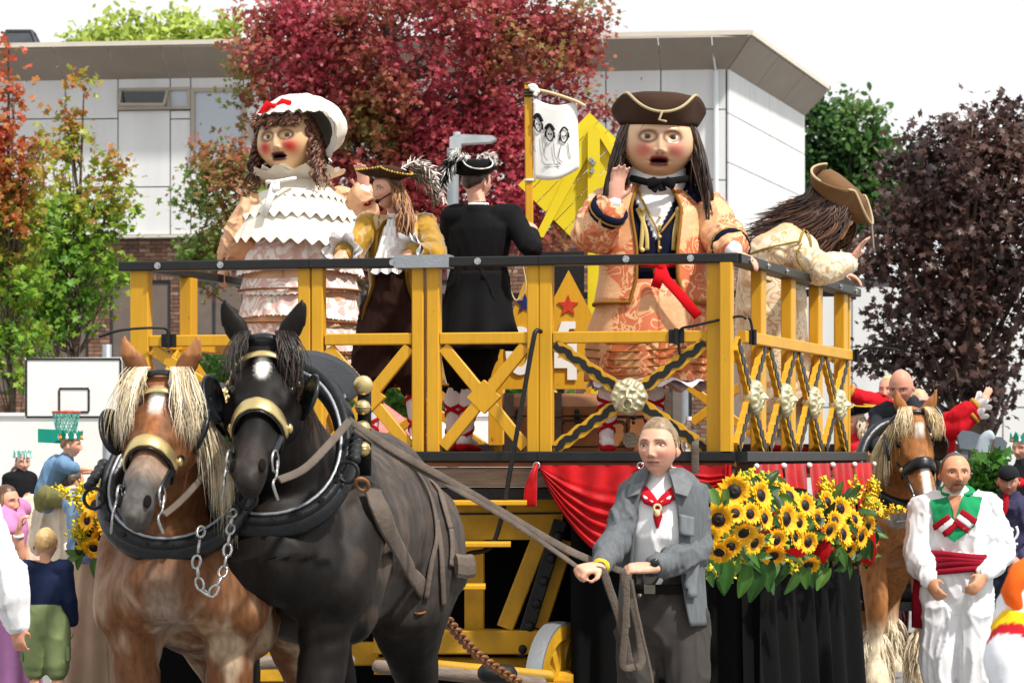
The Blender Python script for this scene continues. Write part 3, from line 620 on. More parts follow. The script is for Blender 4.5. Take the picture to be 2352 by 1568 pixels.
def mask(c, n, r, parent=None, mat='gold'):
    """grotesque face medallion: curls round the rim, brows, nose and a shouting mouth"""
    n = unit(n); ex = unit(np.cross((0, 0, 1), n)); ez = np.cross(n, ex); nr, na = 22, 72; V = np.zeros((nr + 1, na, 3))
    for j in range(nr + 1):
        for i in range(na):
            a = 2 * math.pi * i / na; q = j / nr; rr = q * (1 + .03 * math.cos(8 * a)); x, z = rr * math.cos(a), rr * math.sin(a)
            h = .42 * math.sqrt(max(0, 1 - q ** 2.6)) + .10 * math.sin(13 * a + 2) * gau(q, .86, .13) + .07 * math.sin(9 * a) * gau(q, .68, .08)
            h += .30 * gau(x, 0, .10) * gau(z, .08, .22) + .16 * gau(x, 0, .17) * gau(z, -.04, .08)                     # nose
            for s_ in (-1, 1):
                h += .14 * gau(x, s_ * .25, .17) * gau(z, .38 - abs(x) * .15, .08) - .14 * gau(x, s_ * .24, .11) * gau(z, .22, .07) + .07 * gau(x, s_ * .24, .06) * gau(z, .21, .035)
                h += .12 * gau(x, s_ * .36, .12) * gau(z, -.1, .14)
            d = math.hypot(x / .22, (z + .42) / .24); h += .13 * gau(d, 1.05, .28) - .24 * (d < .85); h += .08 * gau(x, 0, .16) * gau(z, .62, .12)
            V[j, i] = c + ex * x * r + ez * z * r * 1.02 + n * h * r
    g = G(); g.grid(V, closeu=True); g.grid([[V[nr, i] for i in range(na)], [V[nr, i] - n * .05 * r / .1 for i in range(na)]], closeu=True); return g.build('mask', MT[mat], parent or flt)
mask(m4 + nA * .02, nA, .105)
for a, b in zip(spx[:-1], spx[1:]):
    p0, p1 = onside(a, 0, .0), onside(b, 0, .0); c = (p0 + p1) / 2 + V3(0, 0, 2.05) + nS * .012; d_ = (p1 - p0) * .43
    for sx in (-1, 1):
        for zz in (mz - .04, 1.745): ribbon(c + unit((c * V3(1, 1, 0) + d_ * sx + V3(0, 0, zz)) - c) * .05, c * V3(1, 1, 0) + d_ * sx + V3(0, 0, zz), nS, .05, .09)
    mask(c + nS * .015, nS, .10)
# deck, base beams and planks
g = G(); q = [FA, FC, FD, FB]; g.prism([(p[0], p[1]) for p in q], (0, 0, -1), .05, V3(0, 0, 1.715), (1, 0, 0), (0, 1, 0)); g.build('deck', MT['brownwood'], flt, False)
for a, b in ((288, 1237), (1238, 1690)): rail('base_beam', onfront(a, 1.705, -.02), onfront(b, 1.705, -.02), .14, .058, MT['black'], nA)
rail('base_beam', FA + V3(0, 0, 1.703) + uS * .01, FC + V3(0, 0, 1.703) + uS * .1, .14, .062, MT['black'], nS)
rail('base_beam', onleft(.03, 1.76), onleft(.98, 1.76), .08, .07, MT['black'], nS); rail('base_beam', onback(.02, 1.755), onback(.98, 1.755), .08, .07, MT['black'], nA)
rail('edge_plank', onfront(292, 1.66, -.03), onfront(1690, 1.66, -.03), .1, .03, MT['brownwood'], nA); rail('edge_plank', onfront(292, 1.585, -.06), onfront(1685, 1.585, -.06), .1, .115, MT['wood'], nA)
rail('edge_plank', FA + V3(0, 0, 1.62) + uS * .08 - nS * .05, FC + V3(0, 0, 1.62), .08, .1, MT['brownwood'], nS)
g = G(); c = onfront(1657, 1.735, -.1) ; g.cyl(c, c + V3(0, 0, .1), .045, 14); g.build('corner_cap', MT['iron'], flt, angle=40)
# iron brackets with hooked rods
def hook(p, n, pts):
    g = G(); u = unit(np.cross((0, 0, 1), n)); g.bar(p - u * .045 + n * .004, p + u * .045 + n * .004, .012, .08, n); g.cyl(p + V3(0, 0, -.045) + n * .02, p + V3(0, 0, .045) + n * .02, .014, 10)
    b_ = g.build('bracket', MT['iron'], flt, False); G().tube(catmull(pts, 6), .008, 8).build('hook_rod', MT['iron'], b_)
p = onfront(1553, mz, -.018); hook(p, nA, [p + nA * .02 + V3(.02, 0, -.1), p + nA * .025 + V3(.02, 0, .03), p + nA * .08 + V3(.12, 0, .06), p + nA * .1 + V3(.36, .0, .11), p + nA * .1 + V3(.41, 0, .1)])
p = onfront(386, mz, -.018); hook(p, nA, [p + nA * .03 + V3(0, 0, -.02), p + nA * .03 + V3(0, 0, .06), p + nA * .06 + V3(-.06, 0, .075), p + nA * .1 + V3(-.25, 0, .06), p + nA * .1 + V3(-.38, 0, .02)])
p = onside(1711, mz, .036); hook(p, nS, [p + nS * .02 + V3(0, 0, -.02), p + nS * .03 + V3(-.03, 0, .09), p + nS * .05 + V3(-.06, 0, .11)])
p = onside(1950, mz, .036); hook(p, nS, [p + nS * .02, p + nS * .06 + V3(.02, 0, .05), p + nS * .2 + V3(.05, 0, .045), p + nS * .25 + V3(.06, 0, .03)])
# ---------------- wagon underneath ----------------
wY = 16.95
def wbar(name, p, q, w, h, mat='yellow_worn', side=None): g = G(); g.bar(p, q, w, h, side, bev=.008); return g.build(name, MT[mat], flt, False)
def A(x, y, Y=wY): return at(x, y, Y)
g = G(); a, b = A(1010, 1132), A(1292, 1238); g.box((a + b) / 2, [b[0] - a[0], .12, a[2] - b[2]]); g.build('side_panel', MT['yellow_worn'], flt, False)
g = G(); g.bar(A(1010, 1180, wY - .064), A(1290, 1178, wY - .064), .008, .012); g.build('panel_groove', MT['iron'], flt, False)
wbar('strut', A(1238, 1240), A(1160, 1440), .13, .1); wbar('iron_strap', A(1288, 1195, wY - .08), A(1192, 1505, wY - .08), .02, .085, 'iron', (0, 1, 0)); wbar('strut', A(1300, 1240, wY + .05), A(1235, 1440, wY + .05), .1, .08)
for k in range(6):
    p = A(1283 - 16.5 * k, 1230 + 52 * k, wY - .095); g = G(); g.sphere(p, [.03, .015, .03], 10, 6); g.build('bolt', MT['iron'], flt)
wbar('sill_beam', A(860, 1472), A(1262, 1472), .2, .14); wbar('sill_beam', A(860, 1528, wY + .1), A(1250, 1528, wY + .1), .1, .1); wbar('strut', A(1090, 1470, wY + .2), A(1090, 1140, wY + .2), .12, .1)
wbar('strut', A(935, 1440, wY + .1), A(950, 1350, wY + .1), .1, .14); wbar('sill_beam', A(560, 1500, wY + .3), A(870, 1500, wY + .3), .1, .14)
wbar('strut', A(690, 1430, wY), A(760, 1490, wY), .08, .1); wbar('strut', A(600, 1545, wY), A(760, 1545, wY), .1, .1)
for x0, x1, y, Y in ((1000, 1210, 1154, 16.4), (1000, 1173, 1249, 16.3), (1000, 1115, 1346, 16.2), (870, 1012, 1445, 16.1), (640, 760, 1440, 16.1)):
    g = G(); p, q = at(x0, y, Y), at(x1, y, Y); g.bar(p, q, .22, .028, (0, 1, 0), bev=.005); g.build('step', MT['yellow'], flt, False)
g = G()                                        # black sheet standing in for the deep shade inside the wagon's hollow
a, b = at(300, 1120, 18.2), at(1420, 1700, 18.2); g.box((a + b) / 2, [b[0] - a[0], .04, a[2] - b[2]]); g.build('shade_backing', MT['black_cloth'], flt, False)
rail('cross_beam', onfront(330, 1.49, -.1), onfront(1680, 1.49, -.1), .12, .07, MT['iron'], nA)
# front wheel, seen edge on
wc = V3(.27, 16.6, .37); ax = unit(V3(.91, -.42, 0)); wr = .37
g = G(); e1 = unit(np.cross(ax, (0, 0, 1))); e2 = V3(0, 0, 1); th = np.linspace(0, 2 * np.pi, 49)[:-1]
def ring(r, o): return np.array([wc + (e1 * math.cos(t) + e2 * math.sin(t)) * r + ax * o for t in th])
gt = G(); gt.grid([ring(wr, -.05), ring(wr + .005, 0), ring(wr, .05), ring(wr - .015, .05), ring(wr - .015, -.05), ring(wr, -.05)], closeu=True)
rim = G(); rim.grid([ring(wr - .012, -.048), ring(wr - .012, .048), ring(wr - .1, .048), ring(wr - .1, -.048), ring(wr - .012, -.048)], closeu=True)
wheel = rim.build('wheel', MT['yellow_worn'], flt, angle=40); gt.build('tyre', MT['steel'], wheel, angle=40)
g = G(); g.cyl(wc - ax * .12, wc + ax * .12, .09, 16)
for k in range(12): t = 2 * math.pi * k / 12; g.bar(wc, wc + (e1 * math.cos(t) + e2 * math.sin(t)) * (wr - .09), .05, .06, ax)
g.build('spokes', MT['yellow_worn'], wheel, False)
# shafts lying low between the horses and the wagon
g = G(); g.tube([at(480, 1524, 15.4), at(700, 1518, 15.6), at(800, 1516, 15.8)], .04, 10); g.build('draw_pole', MT['wood'], flt)
g = G(); g.tube([at(870, 1530, 15.2), at(1040, 1548, 15.3), at(1240, 1568, 15.5)], .038, 10); g.build('draw_pole', MT['wood'], flt)
g = G(); g.tube([at(930, 1522, 15.9), at(1260, 1552, 15.9)], .035, 10); g.build('draw_pole', MT['yellow_worn'], flt)
g = G(); g.tube([at(1120, 1545, 15.2), at(1165, 1548, 15.25)], .055, 12); g.build('pole_ring', MT['iron'], flt)
# hanging bent rod
g = G(); P = catmull([onfront(1244, 2.43, .03), onfront(1236, 2.43, .06), onfront(1230, 2.36, .08), onfront(1208, 2.0, .12), onfront(1185, 1.65, .14), onfront(1165, 1.35, .16), onfront(1140, 1.18, .18), onfront(1090, 1.14, .2), onfront(1075, 1.06, .2), onfront(1050, .8, .2)], 6); g.tube(P, .014, 8)
tag(g.build('brake_rod', MT['iron']), 'dark bent rod hanging from a bolt on the railing post', 'rod')
# ---------------- red velvet, black skirts ----------------
def swag():
    """cloth pinned along the beam from x=1232 to 1678, falling in curved folds"""
    nu, nv = 90, 34; V = np.zeros((nv, nu, 3))
    for i in range(nu):
        u = i / (nu - 1)
        for j in range(nv):
            v = j / (nv - 1)
            px = 1236 + (1668 - 1236) * u + 0; top = 1.655
            depth = (.50 * math.sin(math.pi * min(max((u - .02) / .80, 0), 1)) ** .8 + .20 * sstep(.55, 1, u)) * (1 - .25 * sstep(.9, 1, u)) + .03
            px_ = px + (u < .5) * 0 + 40 * v * math.sin(math.pi * u) * (.5 - u)
            fold = .024 * math.sin(v ** 1.25 * 42 + 2.0 * math.cos(math.pi * u)) * sstep(.22, .5, v) * (.35 + .65 * sstep(0, .15, u)) + .01 * math.sin(u * 46) * (1 - v)
            p = onfront(px_, top - depth * v, .045 + .10 * v * math.sin(math.pi * u) + fold); V[j, i] = p
    g = G(); g.grid(V); return g
sw = tag(swag().build('velvet_swag', MT['red_velvet']), 'red velvet swag pinned in curved folds along the front beam', 'drape', 'red velvet drapes on the float')
g = G()                                         # gathered tail at the left end
for k in range(7):
    o = (k - 3) * .012; P = catmull([onfront(1238, 1.66, .06), onfront(1231 + o * 60, 1.6, .08 + .01 * (k % 2)), onfront(1226 + o * 190, 1.52, .09), onfront(1224 + o * 240, 1.43, .08)], 5); g.etube(P, [.008, .017, .02, .016], n=8)
tl = g.build('gathered_tail', MT['red_velvet'], sw)
for px in (1237, 1475): g = G(); g.torus(onfront(px, 1.652, .06), .018, .006, nA, 14, 6); g.build('eyelet', MT['chrome'], sw)
def pleats(p, q, zt, zb, amp, nf, off, seed, hem=0.02, flare=0):
    nu, nv = nf * 10, 16; V = np.zeros((nv, nu, 3)); n = unit(np.cross(q - p, (0, 0, 1))); r = np.random.default_rng(seed); ph = r.uniform(-.6, .6, nf + 2)
    for i in range(nu):
        u = i / (nu - 1); k = u * nf; w = math.sin(2 * math.pi * (k + np.interp(k, range(nf + 2), ph) * .35)); w = math.copysign(abs(w) ** .8, w)
        for j in range(nv):
            v = j / (nv - 1); V[j, i] = p + (q - p) * u + n * (off + amp * w * (.25 + .75 * v) + flare * v) + V3(0, 0, zt + (zb - zt + hem * w) * v)
    g = G(); g.grid(V); return g
sA_, sB_ = FA + uS * .05, FC + uS * .14
rd = thing('velvet_skirt', (sA_ + sB_) / 2 + V3(0, 0, 1.3), 'red velvet pelmet hanging in panels along the right side beam above the sunflowers', 'drape', 'red velvet drapes on the float')
L_ = np.linalg.norm(sB_ - sA_)
for i in range(5):
    a, b = sA_ + (sB_ - sA_) * (i / 5 + .004), sA_ + (sB_ - sA_) * ((i + 1) / 5 - .004)
    pleats(a, b, 1.66, 1.05 + .06 * (i % 2), .03, 3, .1, i + 3, .04, .05).build('panel', MT['red_velvet'], rd)
    for e in (a, b): g = G(); g.sphere(e + V3(0, 0, 1.65) + nS * .11, .016, 8, 6); g.build('knot', MT['white'], rd)
pleats(onfront(1668, 0) , FA + V3(-.01, 0, 0), 1.66, 1.2, .02, 2, .06, 30).build('panel', MT['red_velvet'], rd)
g = pleats(sA_ - uS * .1, FC - uS * .12, 1.40, .04, .05, 7, .05, 11, 0, .06); tag(g.build('black_skirt', MT['black_cloth']), 'black pleated cloth skirt hiding the wagon on its right side', 'cloth skirt', 'black skirts of the float')
g = pleats(onfront(1308, 0, -.1), onfront(1745, 0, -.1), 1.5, .04, .03, 6, .06, 12, 0, .03); tag(g.build('black_skirt', MT['black_cloth']), 'black cloth skirt on the wagon front, behind the man in the grey jacket', 'cloth skirt', 'black skirts of the float')
# ---------------- sunflower garland ----------------
def flower_parts(r):
    """heads: two rings of pointed ray petals; disc: domed dark centre"""
    g = G(); rr = np.random.default_rng(3)
    for ringi, (n, l0, tilt) in enumerate(((19, 1.0, .12), (17, .88, .32))):
        for k in range(n):
            a = 2 * math.pi * (k + .5 * ringi) / n + rr.uniform(-.06, .06); L = r * l0 * rr.uniform(.86, 1.08); w = r * .15; ti = tilt + rr.uniform(-.14, .14)
            d = V3(math.cos(a), math.sin(a), 0); s_ = V3(-math.sin(a), math.cos(a), 0); z = V3(0, 0, 1); st = r * .40
            pts = [d * st - s_ * w * .5, d * st + s_ * w * .5, d * (st + (L - st) * .55) + s_ * w + z * ti * r * .5, d * L + z * ti * r * .62 + s_ * rr.uniform(-.03, .03) * r, d * (st + (L - st) * .55) - s_ * w + z * ti * r * .5, d * (st + (L - st) * .5) + z * (ti * r * .4 + .02 * r)]
            c = np.array(lin('#F9BC0A')) * rr.uniform(.8, 1.15); c2 = np.array(lin('#EE9A08')); cc = np.array([c2, c2, c, c, c, c * .9])
            g.add(pts, [(0, 1, 5), (1, 2, 5), (2, 3, 5), (3, 4, 5), (4, 0, 5)], cc)
    d = G(); V = []; C = []
    for j in range(9):
        q = j / 8; row = []
        for i in range(22):
            a = 2 * math.pi * i / 22; row.append((math.cos(a) * q * r * .38, math.sin(a) * q * r * .38, r * (.2 * (1 - q ** 2) + .035 * (((i + j) % 2) * (q > .2))) - r * .05 * gau(q, 0, .3)))
            C.append(np.array(lin('#140B06')) * (1 if .35 < q < .8 else 1.6) + (np.array(lin('#5A3A10')) * .5 if q > .9 else 0))
        V.append(row)
    d.grid(V, np.array(C), closeu=True); return g, d
FG, FDISC = flower_parts(1.0)
def leafshape(L, seed=0):
    rr = np.random.default_rng(seed); V = []
    for j in range(7):
        t = j / 6; w = .29 * math.sin(math.pi * (t * .86 + .1)) ** .8 * (1 - .35 * t) * L; y = L * t; b_ = -.25 * L * t * t
        V.append([(-w, y, b_ + .12 * w), (-w * .5, y, b_ + .02 * L * math.sin(j * 2)), (0, y, b_ - .05 * L), (w * .5, y, b_ + .02 * L * math.cos(j * 2)), (w, y, b_ + .12 * w)])
    return np.array(V)
LEAFV = leafshape(1)
def frame_m(n, roll=0):
    n = unit(n); e1 = unit(np.cross((0, 0, 1), n)); e2 = np.cross(n, e1); c, s_ = math.cos(roll), math.sin(roll)
    return np.array([e1 * c + e2 * s_, e2 * c - e1 * s_, n])
proto_f = None; proto_l = None
gar = thing('sunflower_garland', (sA_ + sB_) / 2 + nS * .25 + V3(0, 0, 1.2), 'wide garland of sunflowers, goldenrod and green leaves along the right side of the float', 'flowers')
def add_flower(parent, p, n, r, roll, name='sunflower'):
    global proto_f
    R = frame_m(n, roll).T; mw = Matrix([list(R[i] * r) + [0] for i in range(3)] + [[0, 0, 0, 1]])
    if proto_f is None:
        d_ = MT; ORIGIN['_z'] = np.zeros(3)
        a = FG.build('petals', MT['petal'], None, False, origin=np.zeros(3)); b = FDISC.build('disc', MT['petal'], None, origin=np.zeros(3)); proto_f = (a.data, b.data); bpy.data.objects.remove(a); bpy.data.objects.remove(b)
    fo = bpy.data.objects.new(name, proto_f[0]); COL.objects.link(fo); fo.parent = parent; mm = mw.copy(); mm.translation = [float(k) for k in (p - ORIGIN[parent.name])]; fo.matrix_local = mm
    do = bpy.data.objects.new('disc', proto_f[1]); COL.objects.link(do); do.parent = fo; return fo
def add_leaf(parent, p, n, L, roll, col):
    global proto_l
    if proto_l is None: proto_l = {}
    if col not in proto_l:
        g = G(); cc = np.tile(np.array(lin(col)), (35, 1)); cc[2::5] *= 1.35; g.grid(LEAFV, cc); o = g.build('leaf', MT['leaf'], None, origin=np.zeros(3)); proto_l[col] = o.data; bpy.data.objects.remove(o)
    R = frame_m(n, roll).T; mw = Matrix([list(R[i] * L) + [0] for i in range(3)] + [[0, 0, 0, 1]]); mw.translation = [float(k) for k in (p - ORIGIN[parent.name])]
    o = bpy.data.objects.new('leaf', proto_l[col]); COL.objects.link(o); o.parent = parent; o.matrix_local = mw
def goldenrod(parent, spots, seed, name='goldenrod'):
    rr = np.random.default_rng(seed); P = []; st = G()
    for (p, d, L, nb) in spots:
        st.tube([p - d * .08, p + d * L * .5, p + d * L], .004, 5, col=lin('#5C7A22'))
        for k in range(nb):
            q = p + d * L * rr.uniform(.05, 1.05) + rr.normal(size=3) * .022 * (1 - .3 * rr.random()); P.append(q)
    P = np.array(P); V = []; F = []; C = []; n = 0; tet = np.array([(1, 1, 1), (1, -1, -1), (-1, 1, -1), (-1, -1, 1)]) * .8
    cs_ = [np.array(lin(c)) for c in ('#E3C20E', '#D9C91A', '#C9B21A', '#8FA82A')]
    for q in P:
        s_ = .011 * rr.uniform(.6, 1.25); c = cs_[rr.choice(4, p=[.4, .3, .15, .15])]; m = rr.normal(size=(4, 3)) * .5
        V.append(q + (tet + m) * s_); C.append(np.tile(c, (4, 1))); F += [(n, n + 1, n + 2), (n, n + 3, n + 1), (n, n + 2, n + 3), (n + 1, n + 3, n + 2)]; n += 4
    st.add(np.concatenate(V), F, np.concatenate(C)); o = st.build(name, MT['petal'], parent, False); o['kind'] = 'stuff'; return o
def sidept(x, y, off):
    d = V3((x - CX) / FPX, 1, 0); O = FA + nS * off; A = np.array([[d[0], -uS[0]], [d[1], -uS[1]]]); p = d * np.linalg.solve(A, O[:2])[0]; p[2] = CAM_Z + (HY - y) / FPX * p[1]; return p
sun_spots = [(1698, 1128, 32, .30, 0, .1), (1662, 1193, 31, .42, -.1, -.1), (1760, 1137, 28, .30, .8, .2), (1720, 1224, 27, .40, .3, -.7), (1768, 1190, 24, .32, .9, .1), (1818, 1192, 32, .36, .9, .0), (1826, 1138, 27, .26, 1.0, .6), (1664, 1268, 26, .42, -.2, -.9), (1745, 1247, 24, .40, .7, -.4), (1788, 1276, 25, .38, .2, -.8), (1838, 1233, 22, .36, 1.0, .2), (1913, 1152, 24, .25, .9, .4), (1942, 1168, 25, .33, .6, .1), (1917, 1218, 21, .36, .7, -.3), (1948, 1226, 27, .38, 1.0, .2), (1975, 1192, 22, .34, 1.0, .4), (2025, 1163, 20, .32, 1.0, .4), (2005, 1208, 22, .34, .9, -.2), (1868, 1298, 24, .38, .3, -.9), (1960, 1262, 20, .35, .6, -.7), (1890, 1190, 20, .3, .8, .2), (1640, 1232, 24, .38, -.3, .0), (1700, 1178, 22, .34, .2, .3), (1735, 1180, 22, .34, .5, .1), (1795, 1240, 22, .38, .4, -.2), (1862, 1160, 24, .32, .7, .2), (1868, 1245, 22, .4, .6, -.1), (1690, 1255, 22, .4, .1, -.3), (1990, 1232, 22, .38, .9, -.1), (1848, 1200, 22, .38, .8, .1), (1930, 1195, 20, .36, .6, .2)]
for k, (x, y, rp, off, yaw, pit) in enumerate(sun_spots):
    p = sidept(x - 12, y, off); r = rp * p[1] / FPX * 1.36; n = unit(V3(math.sin(yaw), -math.cos(yaw), pit)); add_flower(gar, p, n, r, k * .7)
rr = np.random.default_rng(21)
def inside(x): return 1130 - 20 * math.sin((x - 1630) / 60), 1305 - 40 * sstep(1900, 2020, x)
GREENS = ['#274A1E', '#335C25', '#46702E', '#1E3E1A', '#5A8038']
for k in range(260):
    x = rr.uniform(1628, 2018); a, b = inside(x); y = rr.uniform(a - 10, b + 12); p = sidept(x, y, rr.uniform(.12, .32)); n = unit(V3(rr.normal() * .7 + .2, -1, rr.normal() * .6 + .3)); add_leaf(gar, p, n, rr.uniform(.08, .17), rr.uniform(0, 6.3), GREENS[k % 5])
for x, y, L in ((1668, 1290, .3), (1720, 1310, .28), (1745, 1305, .34), (1760, 1290, .3), (1838, 1290, .3), (1850, 1300, .26), (1640, 1270, .22), (1930, 1270, .2), (1985, 1240, .25), (1875, 1290, .2)): add_leaf(gar, sidept(x, y - 12, .34), unit(V3(.2, -1, .2)), L * .62, math.pi + rr.uniform(-.4, .4), GREENS[k % 3]); k += 1
sp = []
for k in range(38):
    x = rr.uniform(1640, 2020); a, b = inside(x); y = rr.uniform(a + 5, b); p = sidept(x, y, rr.uniform(.12, .26)); sp.append((p, unit(V3(rr.normal() * .6, -.6, rr.uniform(-.5, 1.2))), rr.uniform(.1, .2), 46))
for x in (1725, 1740, 1755, 1960, 1990, 1890, 1905, 2010): sp.append((sidept(x, 1140, .2), unit(V3(rr.normal() * .2, -.1, 1)), .11, 50))
goldenrod(gar, sp, 5)
for x, y in ((1765, 1262), (1825, 1265), (1885, 1258), (1992, 1265)):   # velvet ends peeping between the flowers
    p = sidept(x, y, .3); g = G(); g.add([p + V3(-.06, 0, .09), p + V3(.05, .0, .12), p + V3(.06, -.03, -.02), p + V3(.02, -.02, -.10), p + V3(-.06, .02, -.06)], [(0, 1, 2), (0, 2, 3), (0, 3, 4)]); g.build('velvet_scrap', MT['red_velvet'], gar)
# ---------------- people: heads, hands, bodies, clothes ----------------
def basis(phi, pitch=0, roll=0):            # columns: left of the person, forward, up; phi 0 looks at the camera, 90 to the right of the photo
    c, s_ = math.cos(math.radians(phi)), math.sin(math.radians(phi)); L, F, U = V3(c, s_, 0), V3(s_, -c, 0), V3(0, 0, 1)
    p = math.radians(pitch); F, U = F * math.cos(p) + U * math.sin(p), U * math.cos(p) - F * math.sin(p)
    r = math.radians(roll); L, U = L * math.cos(r) + U * math.sin(r), U * math.cos(r) - L * math.sin(r)
    return np.array([L, F, U])
def headgrid(nu=120, nv=96, wide=1.0, jaw=.30, fat=0, nose=1.0, mouth=0.0, child=0):
    s_ = np.linspace(-math.pi, math.pi, nu, endpoint=False); a = s_ - .5 * np.sin(s_); el = np.linspace(-math.pi / 2, math.pi / 2, nv)
    el = el - .10 * np.sin(2 * el + .35) * np.cos(el); A, E = np.meshgrid(a, el); ca, sa, ce, se = np.cos(A), np.sin(A), np.cos(E), np.sin(E)
    x = .34 * wide * ce * sa; z = .5 * se; y = np.where(ca > 0, .40 * ce * np.abs(ca) ** .78, -.42 * ce * np.abs(ca))
    low = sstep(.05, -.5, z); x = x * (1 - jaw * low) * (1 + fat * gau(z, -.2, .2)); y = np.where(y < 0, y * (1 - .6 * sstep(.0, -.45, z)), y * (1 - .06 * low))
    x = x * (1 - .10 * gau(z, .02, .09) * (np.abs(sa) > .8) * 0 - .05 * sstep(.2, .5, z))
    f = sstep(.05, .3, y)
    nz = np.interp(z, [-.235, -.2, -.165, -.05, .04, .09], [0, .055, .105, .055, .018, 0]); nw = np.interp(z, [-.2, -.16, .05], [.062, .052, .03])
    dy = nose * nz * np.exp(-(x / nw) ** 2)
    for s in (-1, 1):
        dy += nose * .034 * gau(x, s * .06, .026) * gau(z, -.18, .032)
        dy += -.058 * gau(x, s * .155, .085) * gau(z, .005, .06) + .022 * gau(x, s * .15, .11) * gau(z, .095, .035) + .022 * gau(x, s * .2, .1) * gau(z, -.13, .09)
    dy += .030 * gau(x, 0, .10) * gau(z, -.268, .02) + .032 * gau(x, 0, .085) * gau(z, -.318, .022) - .03 * gau(x, 0, .12) * gau(z, -.292, .009) + .035 * gau(x, 0, .11) * gau(z, -.43, .06) - .015 * gau(x, 0, .12) * gau(z, -.37, .025)
    if mouth: dy -= mouth * .16 * np.exp(-np.maximum((x / .105) ** 2 + ((z + .288) / .027) ** 2, 0) ** 2)
    return x, y + dy * f, z
def head(B, c, H, skin='#D9A58C', hair=None, brow='#5A4030', lips='#B5685F', nu=120, nv=96, wide=1.0, jaw=.30, fat=0, nose=1.0, mouth=0.0, blush=None, beard=None, iris='#4A5A66', gaze=(0, 0), hairline=.33, hairlen=.03, eye=1.0, ears=True, liner=.45, hairseed=0, eyeh=1.0, bald=False, shade=None, browlift=0, part=None):
    """skin mesh with a modelled face, eyes, short hair cap; all in place"""
    x, y, z = headgrid(nu, nv, wide, jaw, fat, nose, mouth); P = np.stack([x, y, z], -1); W = lambda Q: np.asarray(c) + (np.asarray(Q, float) * H) @ B
    col = np.tile(np.array(lin(skin)), (*x.shape, 1)); f = (y > .05)[..., None]
    def paint(col, w, h): w = np.clip(w, 0, 1)[..., None]; return col * (1 - w) + np.array(lin(h)) * w
    col = paint(col, .35 * gau(np.abs(x), .2, .09) * gau(z, -.13, .09) * f[..., 0] + .3 * gau(x, 0, .05) * gau(z, -.17, .05) * f[..., 0], '#C9806E')
    if blush: col = paint(col, blush[1] * np.exp(-(((np.abs(x) - .21) / .11) ** 2 + ((z + .16) / .10) ** 2) ** 1.3) * f[..., 0], blush[0]); col = paint(col, blush[2] * gau(x, 0, .06) * gau(z, -.44, .03) * f[..., 0], blush[0])
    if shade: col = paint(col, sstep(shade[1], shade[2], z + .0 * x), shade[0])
    if beard: 
        bw = beard[1] * f[..., 0] * (gau(x, 0, .13) * gau(z, -.41, .06) + gau(x, 0, .13) * gau(z, -.235, .022) + gau(np.abs(x), .13, .035) * gau(z, -.32, .09)); col = paint(col, bw, beard[0])
    lw = f[..., 0] * sstep(.135, .09, np.abs(x)) * sstep(.052 + mouth * .035, .034 + mouth * .02, np.abs(z + .292) + .22 * np.abs(x) ** 1.35); col = paint(col, lw, lips)
    ml = f[..., 0] * sstep(.125, .1, np.abs(x)) * gau(z, -.292, .008); col = paint(col, ml * .75, '#3A1512')
    if mouth: col = paint(col, sstep(1.0, .8, (x / .095) ** 2 + ((z + .288) / .019) ** 2) * f[..., 0], '#160606')
    bz = .092 + browlift + .05 * np.abs(x) - 0.35 * (np.abs(x) - .15) ** 2 - .10 * sstep(.18, .26, np.abs(x)); col = paint(col, .85 * f[..., 0] * sstep(.05, .075, np.abs(x)) * sstep(.26, .22, np.abs(x)) * gau(z, bz, .019 if not mouth else .010), brow)
    ed = np.sqrt(((np.abs(x) - .152) / (.082 * eye)) ** 2 + ((z - .004) / (.047 * eye * eyeh)) ** 2); col = paint(col, liner * gau(ed, 1.0, .22) * (z > -.01 - .3 * (eye > 1.1)) * f[..., 0], '#3A241C'); col = paint(col, .3 * gau(ed, 1.15, .45) * f[..., 0], '#9A6654')
    for s in (-1, 1): col = paint(col, .8 * gau(x, s * .032, .017) * gau(z, -.208, .012) * f[..., 0], '#3A1A14')
    if hair and not bald:
        az = np.degrees(np.abs(np.arctan2(x, y))); hl = np.interp(az, [0, 45, 62, 72, 84, 96, 120, 180], [hairline, hairline - .02, hairline - .08, .06, -.08, .12, -.04, -.20])
        col = paint(col, sstep(hl - .03, hl + .02, z), hair)
    g = G(); g.grid(W(P), col, closeu=True)
    if ears:
        for s in (-1, 1):
            ex = .325 * wide * (1 + fat * .3); E = []
            for j in range(9):
                t = j / 8; row = []
                for i in range(12):
                    q = 2 * math.pi * i / 12; r = .5 * math.sin(math.pi * t) ** .6; row.append(W((s * (ex + .03 * math.cos(q) * r * 2 * .6 + .045 * (1 if math.cos(q) * 0 + 1 else 0) * math.sin(math.pi * t) * (.4 + .6 * (math.sin(q) < 0))), -.05 + .075 * math.sin(q) * r * 1.5, -.09 + .19 * (t - .5) + .0)))
                E.append(row)
            g.grid(E, np.tile(np.array(lin(skin)) * np.array([1.0, .85, .82]), (9 * 12, 1)), closeu=True)
    EG = []
